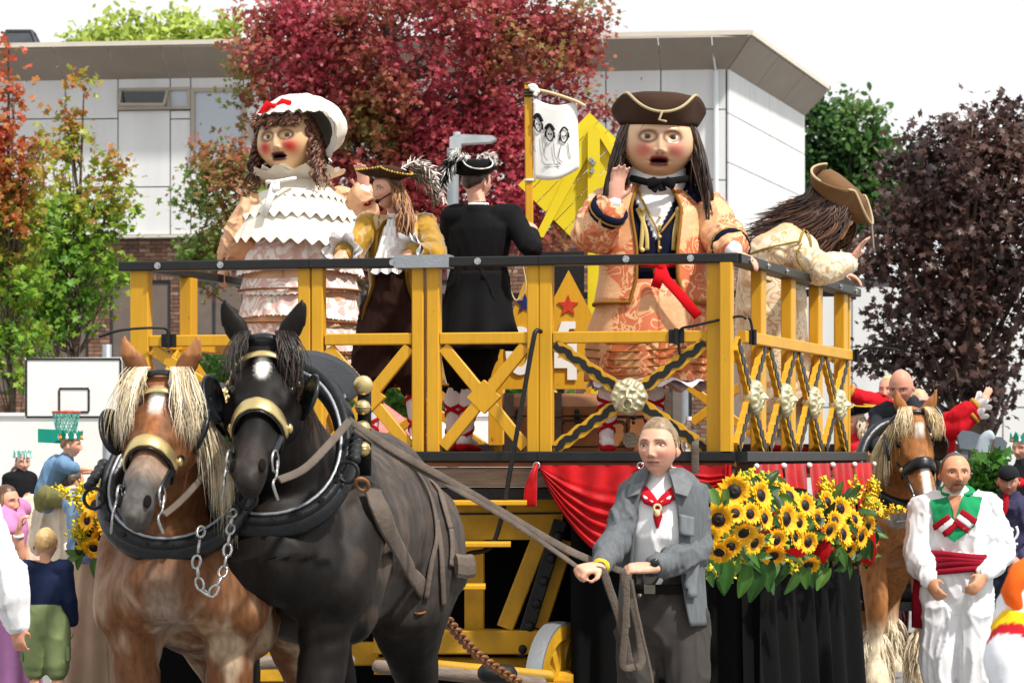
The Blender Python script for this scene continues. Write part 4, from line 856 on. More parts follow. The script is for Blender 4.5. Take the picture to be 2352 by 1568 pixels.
    for s in (-1, 1):
        eg = G(); EG.append(eg); m = np.argmin((x - s * .152) ** 2 + (z - .004) ** 2 + (y < 0)); yy = y.reshape(-1)[m]
        V = []; C = []; rx, rz, ry = .070 * eye, .036 * eye * eyeh, .042 * (1 + .35 * (eye > 1.1))
        for j in range(17):
            row = []; q = j / 16 * math.pi / 2
            for i in range(24):
                t = 2 * math.pi * i / 24; X, Z = math.sin(q) * math.cos(t), math.sin(q) * math.sin(t); row.append(W((s * .152 + rx * X, yy + .002 + ry * .55 * math.cos(q) - .014, .004 + rz * Z)))
                d = math.hypot(rx * X - gaze[0], rz * Z - gaze[1]); C.append(np.array(lin('#0A0808')) if d < .014 * eye else np.array(lin(iris)) if d < .033 * eye else np.array(lin('#DDD6D0')) * (1 if math.hypot(X, Z) < .85 else .6)); C[-1] = np.array(lin(skin)) * .72 if Z > .56 else np.array(lin('#2A1A14')) if Z > .44 else C[-1]
            V.append(row)
        eg.grid(V, np.array(C), closeu=True)
    hg = None
    if hair and not bald:
        hm = z > hl; n_ = P / np.linalg.norm(P, axis=-1)[..., None]; r = fnoise(P.reshape(-1, 3), 14, 2, hairseed).reshape(x.shape); th = hairlen * (.75 + .5 * r) * sstep(hl - .01, hl + .09, z)
        Q = P + n_ * th[..., None]; hg = G(); idx = -np.ones(x.shape, int); vs = []; hc = []
        k = 0; F = []
        sel = np.zeros(x.shape, bool); 
        for j in range(nv - 1):
            for i in range(nu):
                i2 = (i + 1) % nu
                if hm[j, i] and hm[j + 1, i] and hm[j, i2] and hm[j + 1, i2]: sel[j, i] = sel[j + 1, i] = sel[j, i2] = sel[j + 1, i2] = True; F.append(((j, i), (j, i2), (j + 1, i2), (j + 1, i)))
        for j, i in zip(*np.nonzero(sel)): idx[j, i] = k; k += 1; vs.append(Q[j, i]); hc.append(np.array(lin(hair)) * (1 + .35 * fnoise(Q[j, i][None] * np.array([1, 1, .3]), 30, 1, 4)[0]))
        if k: hg.add(W(np.array(vs)), [tuple(idx[p] for p in q) for q in F], np.array(hc))
        else: hg = None
    return g, EG, hg
def hand(g, wrist, d, up, size=.19, side=1, curl=.25, spread=.16, col=None, grip=False):
    """palm with four fingers of different lengths and a thumb leaving its side; d points to the fingertips, up is the back of the hand"""
    d = unit(d); up = unit(up - d * (np.asarray(up) @ d)); sd = np.cross(d, up) * side; pl = size * .52; w = np.asarray(wrist, float)
    g.etube([w - d * size * .08, w + d * pl * .3, w + d * pl * .75, w + d * pl * 1.02], [size * .15, size * .20, size * .23, size * .21], [size * .115, size * .105, size * .09, size * .075], sd, 12, col)
    for k, (o, L) in enumerate(((.165, .40), (.058, .46), (-.05, .43), (-.150, .34))):
        b = w + d * pl * .95 + sd * size * o; dd = unit(d + sd * spread * (o * 4)); pts = [b - d * size * .1]; p = b; ang = curl * .6
        for s_ in (.42, .32, .26):
            v = dd * math.cos(ang) - up * math.sin(ang); p = p + v * L * size * s_; pts.append(p); ang += curl * (1.0 if not grip else 1.15)
        pts.insert(1, b); g.etube(pts, [size * .054, size * .056, size * .053, size * .049, size * .042], n=8, col=col)
    t0 = w + d * pl * .25 + sd * size * .16; v = unit(d * .75 + sd * .8 - up * (.25 + curl * .3)); t1 = t0 + v * size * .22; t2 = t1 + unit(d * 1.0 + sd * (.25 - curl * .4) - up * (.2 + curl * .4)) * size * .19
    g.etube([t0 - v * size * .08, t0 + v * size * .08, t1, t2], [size * .07, size * .068, size * .058, size * .046], n=8, col=col)
POSE = dict(pelvis=(0, 0, .93), waist=(0, 0, 1.08), chest=(0, .01, 1.27), neck=(0, -.01, 1.465), head=(0, .015, 1.63), shL=(.185, -.01, 1.425), elL=(.235, -.02, 1.14), wrL=(.25, .06, .90), shR=(-.185, -.01, 1.425), elR=(-.235, -.02, 1.14), wrR=(-.25, .06, .90),
            hipL=(.095, 0, .92), knL=(.105, .02, .5), anL=(.11, -.01, .09), hipR=(-.095, 0, .92), knR=(-.105, .02, .5), anR=(-.11, -.01, .09))
class Person:
    def __init__(s, label, base, phi, h=1.75, group=None, cat='person', name='person', build=1.0, **pose):
        s.k = h / 1.75; s.B = basis(phi); s.phi = phi; s.base = np.asarray(base, float); s.w = build
        s.j = {k: np.array(pose.get(k, v), float) for k, v in POSE.items()}; s.root = thing(name, s.base, label, cat, group); s.vox = .011
    def p(s, q): q = s.j[q] if isinstance(q, str) else np.asarray(q, float); return s.base + (q * s.k) @ s.B
    def d(s, q): return np.asarray(q, float) @ s.B
    def to(s, q): return ((np.asarray(q, float) - s.base) @ s.B.T) / s.k
    def torso(s, g, e=0, lo='pelvis', drop=0, n=18, hip=1.0, sh=True):
        k = s.k; w = s.w; pl, wa, ch, nk = [s.j[q] for q in ('pelvis', 'waist', 'chest', 'neck')]
        pts = [pl - V3(0, 0, .06 + drop), pl, (pl + wa) / 2 + V3(0, 0, .02), wa, (wa + ch) / 2, ch, ch * .45 + nk * .55, nk - V3(0, 0, .035), nk]
        a = np.array([.150 * hip, .168 * hip, .158, .146, .158, .178, .178, .115, .065]) * w + e; b = np.array([.10, .118, .112, .105, .118, .122, .105, .078, .06]) * w + e
        g.etube([s.p(q) for q in pts], a * k, b * k, s.B[0], n)
        for sd in ('LR' if sh else ''): g.etube([s.p(nk * .35 + s.j['sh' + sd] * .65 + V3(0, 0, -.01)), s.p('sh' + sd)], (.066 * w + e) * k, n=12)
    def arm(s, g, sd, e=0, upto=1.0, r=(.058, .050, .043, .040, .032), bulge=0):
        S, E, W_ = s.j['sh' + sd], s.j['el' + sd], s.j['wr' + sd]; P = catmull([S, (S + E) / 2, E, E + (W_ - E) * upto * .55, E + (W_ - E) * upto], 4); rr = (lerp_list(r, len(P)) * s.w + e + bulge * np.sin(np.linspace(0, math.pi, len(P))) ** 2) * s.k
        g.etube([s.p(q) for q in P], rr, n=12)
    def leg(s, g, sd, e=0, upto=1.0, r=(.088, .082, .060, .058, .042), bulge=0):
        H_, K, A_ = s.j['hip' + sd], s.j['kn' + sd], s.j['an' + sd]; P = catmull([H_, (H_ + K) / 2, K, K + (A_ - K) * upto * .5, K + (A_ - K) * upto], 4); rr = (lerp_list(r, len(P)) * s.w + e + bulge * np.sin(np.linspace(0, math.pi, len(P)))) * s.k
        g.etube([s.p(q) for q in P], rr, n=14)
    def body(s, skin='#D9A58C', hd=None, hands=(), legs=True, feet=True, hH=.235, hphi=None, hpitch=0, hroll=0, vox=None, fine=True, **hk):
        """one continuous figure; the head carries the face"""
        g = G(); s.torso(g, -.012)
        for sd in 'LR': s.arm(g, sd, -.004)
        if legs:
            for sd in 'LR':
                s.leg(g, sd, -.006)
                if feet: a = s.j['an' + sd]; g.etube([s.p(a + V3(0, -.05, -.04)), s.p(a + V3(0, .03, -.045)), s.p(a + V3(0, .13, -.06)), s.p(a + V3(0, .17, -.065))], np.array([.032, .04, .042, .03]) * s.k, np.array([.035, .045, .028, .02]) * s.k, s.B[0], 10)
        for sd, dr, up, kw in hands: hand(g, s.p('wr' + sd) - s.d(dr) * 0, s.d(dr), s.d(up), .185 * s.k * kw.pop('scale', 1), kw.pop('side', 1 if sd == 'L' else -1), **kw)
        HB = basis(s.phi if hphi is None else hphi, hpitch, hroll); hc = s.p('head'); H = hH * (s.k if s.k < 1.2 else 1.15)
        nk = s.p('neck'); g.etube([nk - V3(0, 0, .06), nk + V3(0, 0, .02), hc - HB[2] * H * .12 - HB[1] * H * .08], [.062 * s.k * s.w, .055 * s.k * s.w, .055 * s.k * s.w], n=14)
        o = organic(g, vox or s.vox, 3, .5); V, _ = o.arr(); n = vnoise(V * 40, 2)[:, None]; recolor(o, np.array(lin(skin)) * (1 + .05 * n) * np.array([1, .97, .95]))
        s.HB, s.hc, s.H = HB, hc, H; hg, eg, cap = head(HB, hc, H, skin=skin, **hk); o.merge(hg); s.bodyob = o.build('body', MT['skin'], s.root)
        for e_ in eg: e_.build('eye', MT['eye'], s.root)
        if cap: cap.build('hair', MT['hair'], s.root)
        return s
    def hp(s, q): return s.hc + (np.asarray(q, float) * s.H) @ s.HB
    def wear(s, name, g, col, mat='cloth', vox=.012, amp=.008, sc=(9, 9, 4), seed=1, smooth=4, colfn=None, parent=None):
        o = organic(g, vox, smooth, .5); folds(o, amp * s.k, sc, seed); V, _ = o.arr()
        recolor(o, colfn(V) if colfn else np.tile(np.array(lin(col)), (len(V), 1))); s.last = o; return o.build(name, MT[mat] if isinstance(mat, str) else mat, parent or s.root)
    def top(s, name, col, e=.014, upto=.93, drop=.06, sleeves=True, bulge=0, hip=1.0, **kw):
        g = G(); s.torso(g, e, drop=drop, hip=hip)
        if sleeves:
            for sd in 'LR': s.arm(g, sd, e, upto, bulge=bulge)
        return s.wear(name, g, col, **kw)
    def trousers(s, col, e=.016, upto=.95, name='trousers', r=None, bulge=0, **kw):
        g = G(); w = s.w; pl, wa = s.j['pelvis'], s.j['waist']; g.etube([s.p(pl - V3(0, 0, .07)), s.p(pl), s.p((pl + wa) / 2), s.p(wa - V3(0, 0, .03))], (np.array([.15, .168, .158, .148]) * w + e) * s.k, (np.array([.11, .12, .112, .106]) * w + e) * s.k, s.B[0], 18)
        for sd in 'LR': s.leg(g, sd, e, upto, bulge=bulge, **({'r': r} if r else {}))
        return s.wear(name, g, col, **kw)
    def shoes(s, col='#2A2523'):
        for sd in 'LR':
            a = s.j['an' + sd]; g = G(); g.etube([s.p(a + V3(0, -.06, -.045)), s.p(a + V3(0, .03, -.04)), s.p(a + V3(0, .14, -.058)), s.p(a + V3(0, .19, -.065))], np.array([.042, .048, .05, .036]) * s.k, np.array([.045, .05, .034, .026]) * s.k, s.B[0], 12, col=lin(col)); g.build('shoe', MT['cloth'], s.root)
    def strands(s, name, roots, lens, r, cols, seed=0, out=.25, wave=.0, curl=0, fwd=0, n=7, mat='hair', parent=None, wfreq=9):
        """locks of hair falling from points on the head (head units)"""
        rr = np.random.default_rng(seed); g = G(); L = [np.array(lin(c)) for c in cols]
        for q, ln in zip(roots, lens):
            p = s.hp(q); o = unit((np.asarray(q) * V3(1, 1, .3)) @ s.HB); pts = [p]; ph = rr.uniform(0, 6.3); sd = unit(np.cross(o, (0, 0, 1)) + 1e-6)
            for k in range(1, n):
                t = k / (n - 1); v = o * out * ln * math.sin(t * 1.6) * .8 + V3(0, 0, -ln * (t ** 1.15)) + s.HB[1] * fwd * ln * t * t + sd * wave * math.sin(t * wfreq + ph) + o * wave * .8 * math.cos(t * wfreq + ph) * t
                pts.append(p + v)
            c = L[rr.integers(len(L))] * rr.uniform(.75, 1.25); g.etube(catmull(pts, 2), np.array([.7, 1, 1, .9, .55, .12]) * r * rr.uniform(.7, 1.3), n=5, col=c, round_=False)
        o = g.build(name, MT[mat], parent or s.root); o['kind'] = 'stuff'; return o
def scalp_roots(n, seed, zmin=-.1, zmax=.42, amin=50, amax=180, k=1.03, wide=1.0):
    rr = np.random.default_rng(seed); o = []
    while len(o) < n:
        z = rr.uniform(zmin, zmax); a = math.radians(rr.uniform(amin, amax)) * rr.choice([-1, 1]); c = math.sqrt(max(0, 1 - (z / .5) ** 2)); o.append((.34 * wide * c * math.sin(a) * k, (.40 if math.cos(a) > 0 else .42) * c * math.cos(a) * k, z * k))
    return o
def tricorn(s, name, wide, hgt, col, trim, tilt=(0, 0, 0), up=.34, brim=.42, crown=.36, parent=None, mat='cloth', offs=.30, phase=math.pi / 2, trimr=.014, trimstep=0, cols=None, point=.5):
    """cocked hat: round crown, brim folded up on three sides, braid along the edge; in head units"""
    R = np.array(basis(0, tilt[0], tilt[1])) @ np.array([[1, 0, 0], [0, -1, 0], [0, 0, 1]]); rz = math.radians(tilt[2])
    def W(q):
        q = np.asarray(q, float); c, s_ = math.cos(rz), math.sin(rz); q = V3(q[0] * c - q[1] * s_, q[0] * s_ + q[1] * c, q[2])
        p, t = math.radians(tilt[0]), math.radians(tilt[1]); q = V3(q[0], q[1] * math.cos(p) - q[2] * math.sin(p), q[1] * math.sin(p) + q[2] * math.cos(p)); q = V3(q[0] * math.cos(t) - q[2] * math.sin(t), q[1], q[0] * math.sin(t) + q[2] * math.cos(t)); return s.hp(q + V3(0, -.03, offs))
    g = G(); na = 72; C = np.array(lin(col)); rows = []
    for r, z in ((.0, crown), (.5, crown), (.8, crown * .93), (.96, crown * .7), (1, crown * .3), (1, 0)): rows.append([W((math.cos(t) * r * .37 * wide, math.sin(t) * r * .43, z)) for t in np.linspace(0, 2 * np.pi, na, endpoint=False)])
    edge = []
    for j in range(1, 7):
        q = j / 6; row = []
        for t in np.linspace(0, 2 * np.pi, na, endpoint=False):
            m = .5 + .5 * math.cos(3 * (t - phase)); m = m ** point; out = brim * (m * .95 + .10) * q; lift = up * (1 - m * .78) * q ** 1.15 + .06 * m * q * q
            row.append(W((math.cos(t) * (.37 * wide + out), math.sin(t) * (.43 + out), lift)))
        rows.append(row)
    g.grid(rows, np.tile(C, (na * len(rows), 1)), closeu=True); inner = []
    o = g.build(name, MT[mat], parent or s.root); md = o.modifiers.new('thick', 'SOLIDIFY'); md.thickness = .012; md.offset = 0
    if trim:
        E = np.array(rows[-1]); t_ = G()
        if trimstep:
            for k in range(0, na): t_.sphere(E[k] + (E[k] - np.array(rows[-2][k])) * .1, trimr * s.H * (1.5 if k % 2 else 1), 7, 5, col=np.array(lin(trim)))
        else: t_.etube(E, trimr * s.H, n=7, closed=True, col=lin(trim))
        t_.build('braid', MT['cloth'], o)
    return o, rows, W
def feather(g, pts, w, col, seed=0, n=70, droop=.3):
    rr = np.random.default_rng(seed); P = catmull(pts, 10); T = np.gradient(P, axis=0); T /= np.linalg.norm(T, axis=1)[:, None]; c = np.array(lin(col)); g.etube(P, [.004, .001], n=5, col=c)
    for k in range(n * 2):
        i = rr.integers(1, len(P) - 1); u = i / len(P); d = unit(np.cross(T[i], rr.normal(size=3))); L = w * (.4 + .8 * math.sin(math.pi * min(1, u * 1.1 + .05))) * rr.uniform(.6, 1.2)
        e = P[i] + (d + T[i] * .7) * L + V3(0, 0, -droop * L); m = (P[i] + e) / 2 + V3(0, 0, .12 * L); s_ = unit(np.cross(e - P[i], rr.normal(size=3))) * w * .05
        g.add([P[i] - s_, P[i] + s_, m + s_ * 1.4, e, m - s_ * 1.4], [(0, 1, 2, 4), (4, 2, 3)], c * rr.uniform(.8, 1.15))
def ruffle(g, c, ax, r, depth, n=7, amp=.3, col=(.8, .8, .8), e=None, layers=2):
    ax = unit(ax); e1 = unit(np.cross(ax, (0, 0, 1) if abs(ax[2]) < .9 else (1, 0, 0))); e2 = np.cross(ax, e1); t = np.linspace(0, 2 * np.pi, 64, endpoint=False)
    for l in range(layers):
        rows = []
        for j in range(6):
            q = j / 5; rr_ = r * (1 + q * (.8 + .25 * l)) * (1 + amp * q * np.sin(n * t + l * 1.5)); z = depth * q * (1 + .25 * np.sin(n * t * 1 + 1.2 + l)) - l * depth * .2; rows.append(np.asarray(c) + np.outer(np.cos(t) * rr_, e1) + np.outer(np.sin(t) * rr_, e2) + np.outer(z, ax))
        g.grid(rows, np.tile(np.array(col), (64 * 6, 1)), closeu=True)
# ---------------- people riding on the float ----------------
def Jf(base, phi, h): B = basis(phi); return lambda x, y, Y: ((at(x, y, Y) - base) @ B.T) / (h / 1.75)
def shell(s, prof, gap, col, name, mat, folds_=0, famp=.0, e=0, th=.01, seed=0, n=72, trim=None, trimr=.008, parent=None, trimhem=True):
    """open-fronted garment: rings (z, half width, half depth, forward shift) with an opening of +-gap degrees at the front"""
    rows = []; r = np.random.default_rng(seed); ph = r.uniform(0, 6.3); prof = np.asarray(prof, float); m = max(14, len(prof) * 4); pr = np.array([np.interp(np.linspace(0, len(prof) - 1, m), range(len(prof)), prof[:, q]) for q in range(4)]).T
    gp = np.interp(np.linspace(0, 1, m), np.linspace(0, 1, len(gap)), gap)
    for i in range(m):
        z, a, b, f = pr[i]; t = np.linspace(math.radians(gp[i]), 2 * math.pi - math.radians(gp[i]), n); u = i / (m - 1)
        w = 1 + famp * u * np.sin(folds_ * t + ph + .6 * np.sin(2 * t)) if folds_ else 1
        rows.append(np.stack([np.sin(t) * (a + e) * w, np.cos(t) * (b + e) * w + f, np.full(n, z)], 1))
    R = np.array(rows); V = s.base + (R.reshape(-1, 3) * s.k) @ s.B; V += (fnoise(V, 5, 2, seed)[:, None] * .008) * np.array([1, 1, .2]); R = V.reshape(m, n, 3)
    g = G(); g.grid(R, np.tile(np.array(lin(col)), (m * n, 1))); o = g.build(name, MT[mat] if isinstance(mat, str) else mat, parent or s.root); md = o.modifiers.new('thick', 'SOLIDIFY'); md.thickness = th; md.offset = 1
    if trim:
        t_ = G()
        for path in ([R[:, 0], R[:, -1]] + ([R[-1]] if trimhem else [])): t_.tube(path, trimr, 6, col=lin(trim))
        t_.build('braid', MT['cloth'], o)
    return o, R
def sleeves(s, name, col, mat, e=.02, upto=.95, bulge=.01, amp=.01, sides='RL', r=(.07, .058, .052, .05, .05)):
    for sd in sides[::-1] if s.root.name.startswith('costumed_giant') else sides:
        g = G(); s.arm(g, sd, e, upto, r=r, bulge=bulge); o = s.wear(name, g, col, mat, .010, amp, (13, 13, 10), 4)
    return o
def cuff(s, sd, t, r, L, col, name='cuff', mat='cloth', ruf=False):
    E, W_ = s.p('el' + sd), s.p('wr' + sd); d = unit(W_ - E); c = E + (W_ - E) * t; g = G()
    if ruf: ruffle(g, c, d, r, L, 6, .22, lin(col))
    else: g.etube([c, c + d * L], [r, r * 1.05], n=18, col=lin(col), round_=False)
    return g.build(name, MT[mat], s.root)
def stockings(s, ribbons=True, zt=.52, shoe='#B0101C'):
    for sd in 'LR':
        K, A_ = s.j['kn' + sd], s.j['an' + sd]; g = G(); T = [K + (A_ - K) * t for t in (-.05, .2, .45, .7, 1)]; rr = np.array([.062, .066, .064, .05, .044]) * s.k
        g.etube([s.p(q) for q in T], rr, n=14, col=lin('#E9E7EC')); g.etube([s.p(A_ + V3(0, -.05, -.03)), s.p(A_ + V3(0, .04, -.03)), s.p(A_ + V3(0, .13, -.05))], .04, n=10, col=lin('#E9E7EC')); so = g.build('stocking', MT['cloth'], s.root)
        if ribbons:
            g = G()
            for sg in (-1, 1):
                P = []
                for i in range(60):
                    t = i / 59; q = K + (A_ - K) * t; R = np.interp(t, [0, .2, .45, .7, 1], rr / s.k) + .005; a = sg * (t * 2 * math.pi * 2.4 + .6); P.append(s.p(q + V3(math.sin(a) * R, math.cos(a) * R, 0)))
                P = np.array(P); C = np.array([s.p(K + (A_ - K) * (i / 59)) for i in range(60)]); N = P - C; N /= np.linalg.norm(N, axis=1)[:, None]; g.strap(P, .022, .005, N)
            for t in (0.0, .03): g.etube([s.p(K + (A_ - K) * (t - .01)), s.p(K + (A_ - K) * (t + .03))], .068 * s.k, n=14, round_=False)
            recolor(g, np.tile(np.array(lin(shoe)), (g.n, 1))); g.build('ribbon', MT['cloth'], so)
        g = G(); g.etube([s.p(A_ + V3(0, -.06, -.06)), s.p(A_ + V3(0, .03, -.065)), s.p(A_ + V3(0, .14, -.07)), s.p(A_ + V3(0, .2, -.075))], np.array([.042, .047, .047, .035]) * s.k, np.array([.03, .03, .026, .02]) * s.k, s.B[0], 12, col=lin(shoe)); g.build('shoe', MT['cloth'], s.root)
MT['gold_velvet'] = M('gold_velvet', attr=True, rough=.45, var=.55, vs=7, bump=.5, bs=14, sheen=.8, stretch=(1, 1, .6))
FLZ = 1.735
# --- woman in the gold velvet coat
b = at(912, 0, 17.45); b[2] = FLZ; h = 1.70; J = Jf(b, -18, h)
w = Person('woman in gold velvet coat and brown feathered tricorn, holding a thin baton on the railing', b, -18, h, build=.92, shR=J(845, 516, 17.45), elR=J(800, 580, 17.1) , wrR=J(788, 577, 16.98), shL=J(975, 516, 17.5), elL=J(1000, 585, 17.15), wrL=J(945, 577, 16.95), knR=(-.13, .05, .5), anR=(-.16, .05, .09), knL=(.12, .0, .5), anL=(.13, 0, .09))
w.j['elR'] = J(806, 590, 17.3)
w.j['head'] = J(888, 436, 17.38)
w.body(skin='#D7A389', hphi=-52, hpitch=-2, hH=.232, hands=[('R', (-.15, .6, -.55), (.1, .5, .8), dict(curl=.75, grip=True)), ('L', (-.5, .5, -.5), (-.1, .5, .8), dict(curl=.75, grip=True))], lips='#B4545A', brow='#5A3E28', iris='#4E4A34', hair='#6E4A2E', hairline=.28, hairlen=.05, jaw=.36, nose=.9, blush=('#D88878', .35, 0))
sleeves(w, 'sleeve', '#96700A', 'gold_velvet', .020, .86)
shell(w, [(1.46, .075, .07, -.01), (1.44, .15, .10, -.01), (1.36, .20, .135, 0), (1.2, .195, .15, .01), (1.05, .175, .14, .01), (.9, .21, .17, .01), (.65, .25, .21, -.02), (.42, .29, .25, -.05)], [18, 22, 26, 32, 40, 52, 66, 78], '#96700A', 'coat', 'gold_velvet', 9, .05, trim='#6E4F12', trimr=.012)
g = G(); w.torso(g, .012); w.wear('waistcoat', g, '#C9AE84', colfn=lambda V: np.where((np.abs((w.to(V)[:, 0] % .06) - .03) < .004)[:, None], np.array(lin('#6E4A24')), np.array(lin('#CDB48C'))))
w.trousers('#2A1610', .05, .22, 'breeches', bulge=.045, mat='cloth', amp=.014)
stockings(w)
for k, (z, wd, dp) in enumerate(((1.46, .05, .07), (1.41, .06, .105), (1.35, .075, .13), (1.29, .085, .145), (1.22, .095, .15))):       # jabot
    rows = []
    for j in range(6):
        q = j / 5; t = np.linspace(-1, 1, 40); rows.append([w.p((a * wd * (.6 + .5 * q), dp + .02 + .016 * q + .012 * math.sin(a * 9 + k) * q, z - .105 * q - .008 * math.sin(a * 9 + k * 2) * q)) for a in t])
    g = G(); g.grid(rows, np.tile(np.array(lin('#ECEBEC')), (240, 1))); jb = g.build('jabot', MT['cloth'], w.root)
g = G(); nk = w.p('neck'); g.etube([nk + V3(0, 0, -.01), nk + V3(0, 0, .055)], [.068, .062], n=18, col=lin('#F0F0F0'), round_=False); g.build('collar', MT['cloth'], w.root)
for sd in 'RL': cuff(w, sd, .84, .05, .09, '#F0F0F2', 'lace_cuff', ruf=True)
w.strands('long_hair', [q for q in scalp_roots(420, 3, -.25, .15, 84, 178) if q[0] > .05 or q[1] < -.22][:240], np.random.default_rng(2).uniform(.24, .44, 240), .0075, ['#6B4427', '#8A5C34', '#4E321E', '#A3754A'], 4, out=.32, wave=.018, wfreq=13, n=9)
hat, rows, W = tricorn(w, 'tricorn_hat', 1.0, .3, '#3A2A1E', '#C9A24A', tilt=(4, -6, 0), up=.26, brim=.42, crown=.30, offs=.33, trimr=.022, trimstep=1, phase=math.pi / 2 + .5)
g = G(); q0 = w.hp((.25, -.3, .55))
for k in range(4): feather(g, [q0 + V3(.02 * k, 0, -.02 * k), q0 + V3(.10, .02, .05 - .03 * k), q0 + V3(.2, .02, -.02 - .05 * k), q0 + V3(.22, .03, -.12 - .03 * k)], .05, ['#EDE9E2', '#4A4238', '#8A8070', '#5C5448', '#3A332B'][k], k)
g.build('feathers', MT['cloth'], hat, False)
g = G(); P = [w.hp((.3, .0, -.05)), w.hp((.27, .22, -.2)), w.hp((.14, .42, -.33))]; g.tube(catmull(P, 6), .004, 6, col=lin('#141414')); g.sphere(P[-1], .014, 8, 6, col=lin('#101010')); g.build('headset_microphone', MT['cloth'], w.root)
g = G(); a, c = at(780, 601, 16.86), at(1000, 597, 16.72); g.etube([a, a + (c - a) * .22, a + (c - a) * .25, c], [.013, .014, .007, .003], n=10); tag(g.build('baton', M('pale_wood', '#B98A54', .5)), 'thin pale wooden baton held across the black railing', 'baton')
# --- man in black seen from behind
b = at(1100, 0, 17.95); b[2] = FLZ; h = 1.8; J = Jf(b, 160, h)
m = Person('man in long black coat and black feathered tricorn, seen from behind', b, 160, h, shR=J(1172, 500, 17.95), elR=J(1222, 572, 17.75), wrR=J(1218, 535, 18.0), shL=J(1042, 500, 18.0), elL=J(1022, 590, 18.1), wrL=J(1060, 600, 18.3), anR=(.09, 0, .09), knR=(.06, .02, .5), hipR=(-.06, 0, .92), anL=(.17, .0, .09), knL=(.16, .02, .5))
m.j['head'] = J(1094, 420, 18.0)
m.body(skin='#D3A08A', hphi=140, hands=[('R', (.1, .8, .5), (-.5, .2, .8), dict(curl=.8, grip=True)), ('L', (.1, .9, .3), (.4, .2, .8), dict(curl=.5))], hair='#3A2A20', hairlen=.02)
m.top('coat', '#101012', .022, .9, drop=.02, amp=.006, sc=(8, 8, 3))
shell(m, [(1.1, .165, .13, 0), (.98, .185, .15, 0), (.8, .22, .19, -.02), (.62, .27, .23, -.04)], [4, 8, 16, 24], '#101012', 'coat_skirt', 'cloth', 7, .10, e=.012, seed=3)
g = G(); nk = m.p('neck'); g.etube([nk + V3(0, 0, -.04), nk + V3(0, 0, .045)], [.085, .075], n=18, col=lin('#101012'), round_=False); g.etube([nk + V3(0, 0, .03), nk + V3(0, 0, .058)], [.07, .066], n=18, col=lin('#E8E8EA'), round_=False); g.build('collar', MT['cloth'], m.root)
m.trousers('#0E0E10', .045, .18, 'breeches', bulge=.035, amp=.016); stockings(m)
hat, rows, W = tricorn(m, 'tricorn_hat', 1.0, .3, '#0E0E10', '#E4E2DE', tilt=(8, 3, 0), up=.36, brim=.28, crown=.36, offs=.24, trimr=.02, phase=math.pi / 2)
g = G(); q = at(1062, 385, 17.82)
for k in range(6): feather(g, [q, q + V3(-.03 - .01 * k, 0, .05), q + V3(-.07 - .012 * k, 0, .02 - .02 * k), q + V3(-.09 - .01 * k, 0, -.07 - .01 * k)], .05, '#121214', k)
feather(g, [q + V3(.05, 0, .07), q + V3(-.03, 0, .07), q + V3(-.10, 0, -.02), q + V3(-.13, 0, -.13), q + V3(-.11, 0, -.22)], .05, '#EAE8E4', 9, 110)
feather(g, [at(1095, 365, 17.8), at(1112, 352, 17.8), at(1135, 360, 17.8), at(1138, 380, 17.8)], .03, '#EAE8E4', 12, 60); feather(g, [at(1060, 360, 17.8), at(1045, 350, 17.8), at(1030, 372, 17.8)], .035, '#EAE8E4', 13, 60)
g.build('feathers', MT['cloth'], hat, False)
# --- giants: costumes with painted heads
PINK = '#D58E86'
def giant_head_kw(): return dict(mouth=.8, nose=.72, eye=1.32, iris='#4A3A34', liner=.8, eyeh=1.14, lips='#7E2A2C', nu=200, nv=150, hair=None, ears=True)
# giant in salmon brocade
b = at(1498, 0, 17.08); b[2] = FLZ; J = Jf(b, 4, 1.75)
gi = Person('giant figure in salmon brocade coat and brown tricorn, waving one hand beside the red sash', b, 4, 1.75, cat='giant figure', name='costumed_giant', group='processional giants on the float', build=1.5,
            neck=J(1508, 425, 17.1), chest=(.02, .0, 1.25), waist=(0, .02, 1.0), pelvis=(0, 0, .82), shR=J(1385, 480, 17.1), elR=J(1366, 535, 16.85), wrR=J(1412, 462, 16.70), shL=J(1620, 480, 17.1), elL=J(1660, 545, 16.95), wrL=J(1688, 580, 16.6), anR=J(1393, 1002, 17.05), knR=J(1400, 880, 17.05), anL=J(1500, 1002, 17.05), knL=J(1500, 880, 17.05), hipR=(-.12, 0, .8), hipL=(.1, 0, .8))
gi.j['head'] = J(1512, 322, 17.02)
MT['salmon_plain'] = M('salmon_plain', '#D98A5C', .7)
def giant_body(s, hH, hphi, hpitch, hroll, hands, skinhand='#D9A38E', **kw):
    g = G(); s.torso(g, -.02)
    for sd in 'LR': s.arm(g, sd, -.01, r=(.04, .036, .03, .026, .024)); s.leg(g, sd, -.02, r=(.06, .055, .045, .042, .034))
    for sd, dr, up, k_ in hands: hand(g, s.p('wr' + sd), s.d(dr), s.d(up), k_.pop('size', .20), 1 if sd == 'L' else -1, **k_)
    nk, hc = s.p('neck'), s.p('head'); g.etube([nk - V3(0, 0, .15), hc], .09, n=14)
    o = organic(g, .0095, 3, .5); recolor(o, np.tile(np.array(lin(skinhand)), (o.n, 1))); ob = o.build('body', MT['skin'], s.root)
    s.HB, s.hc, s.H = basis(hphi, hpitch, hroll), hc, hH; hg, eg, _ = head(s.HB, hc, hH, **kw); ho = hg.build('painted_head', MT['paper'], s.root); [e_.build('eye', MT['eye'], ho) for e_ in eg]; s.ho = ho; return s
gk = giant_head_kw()
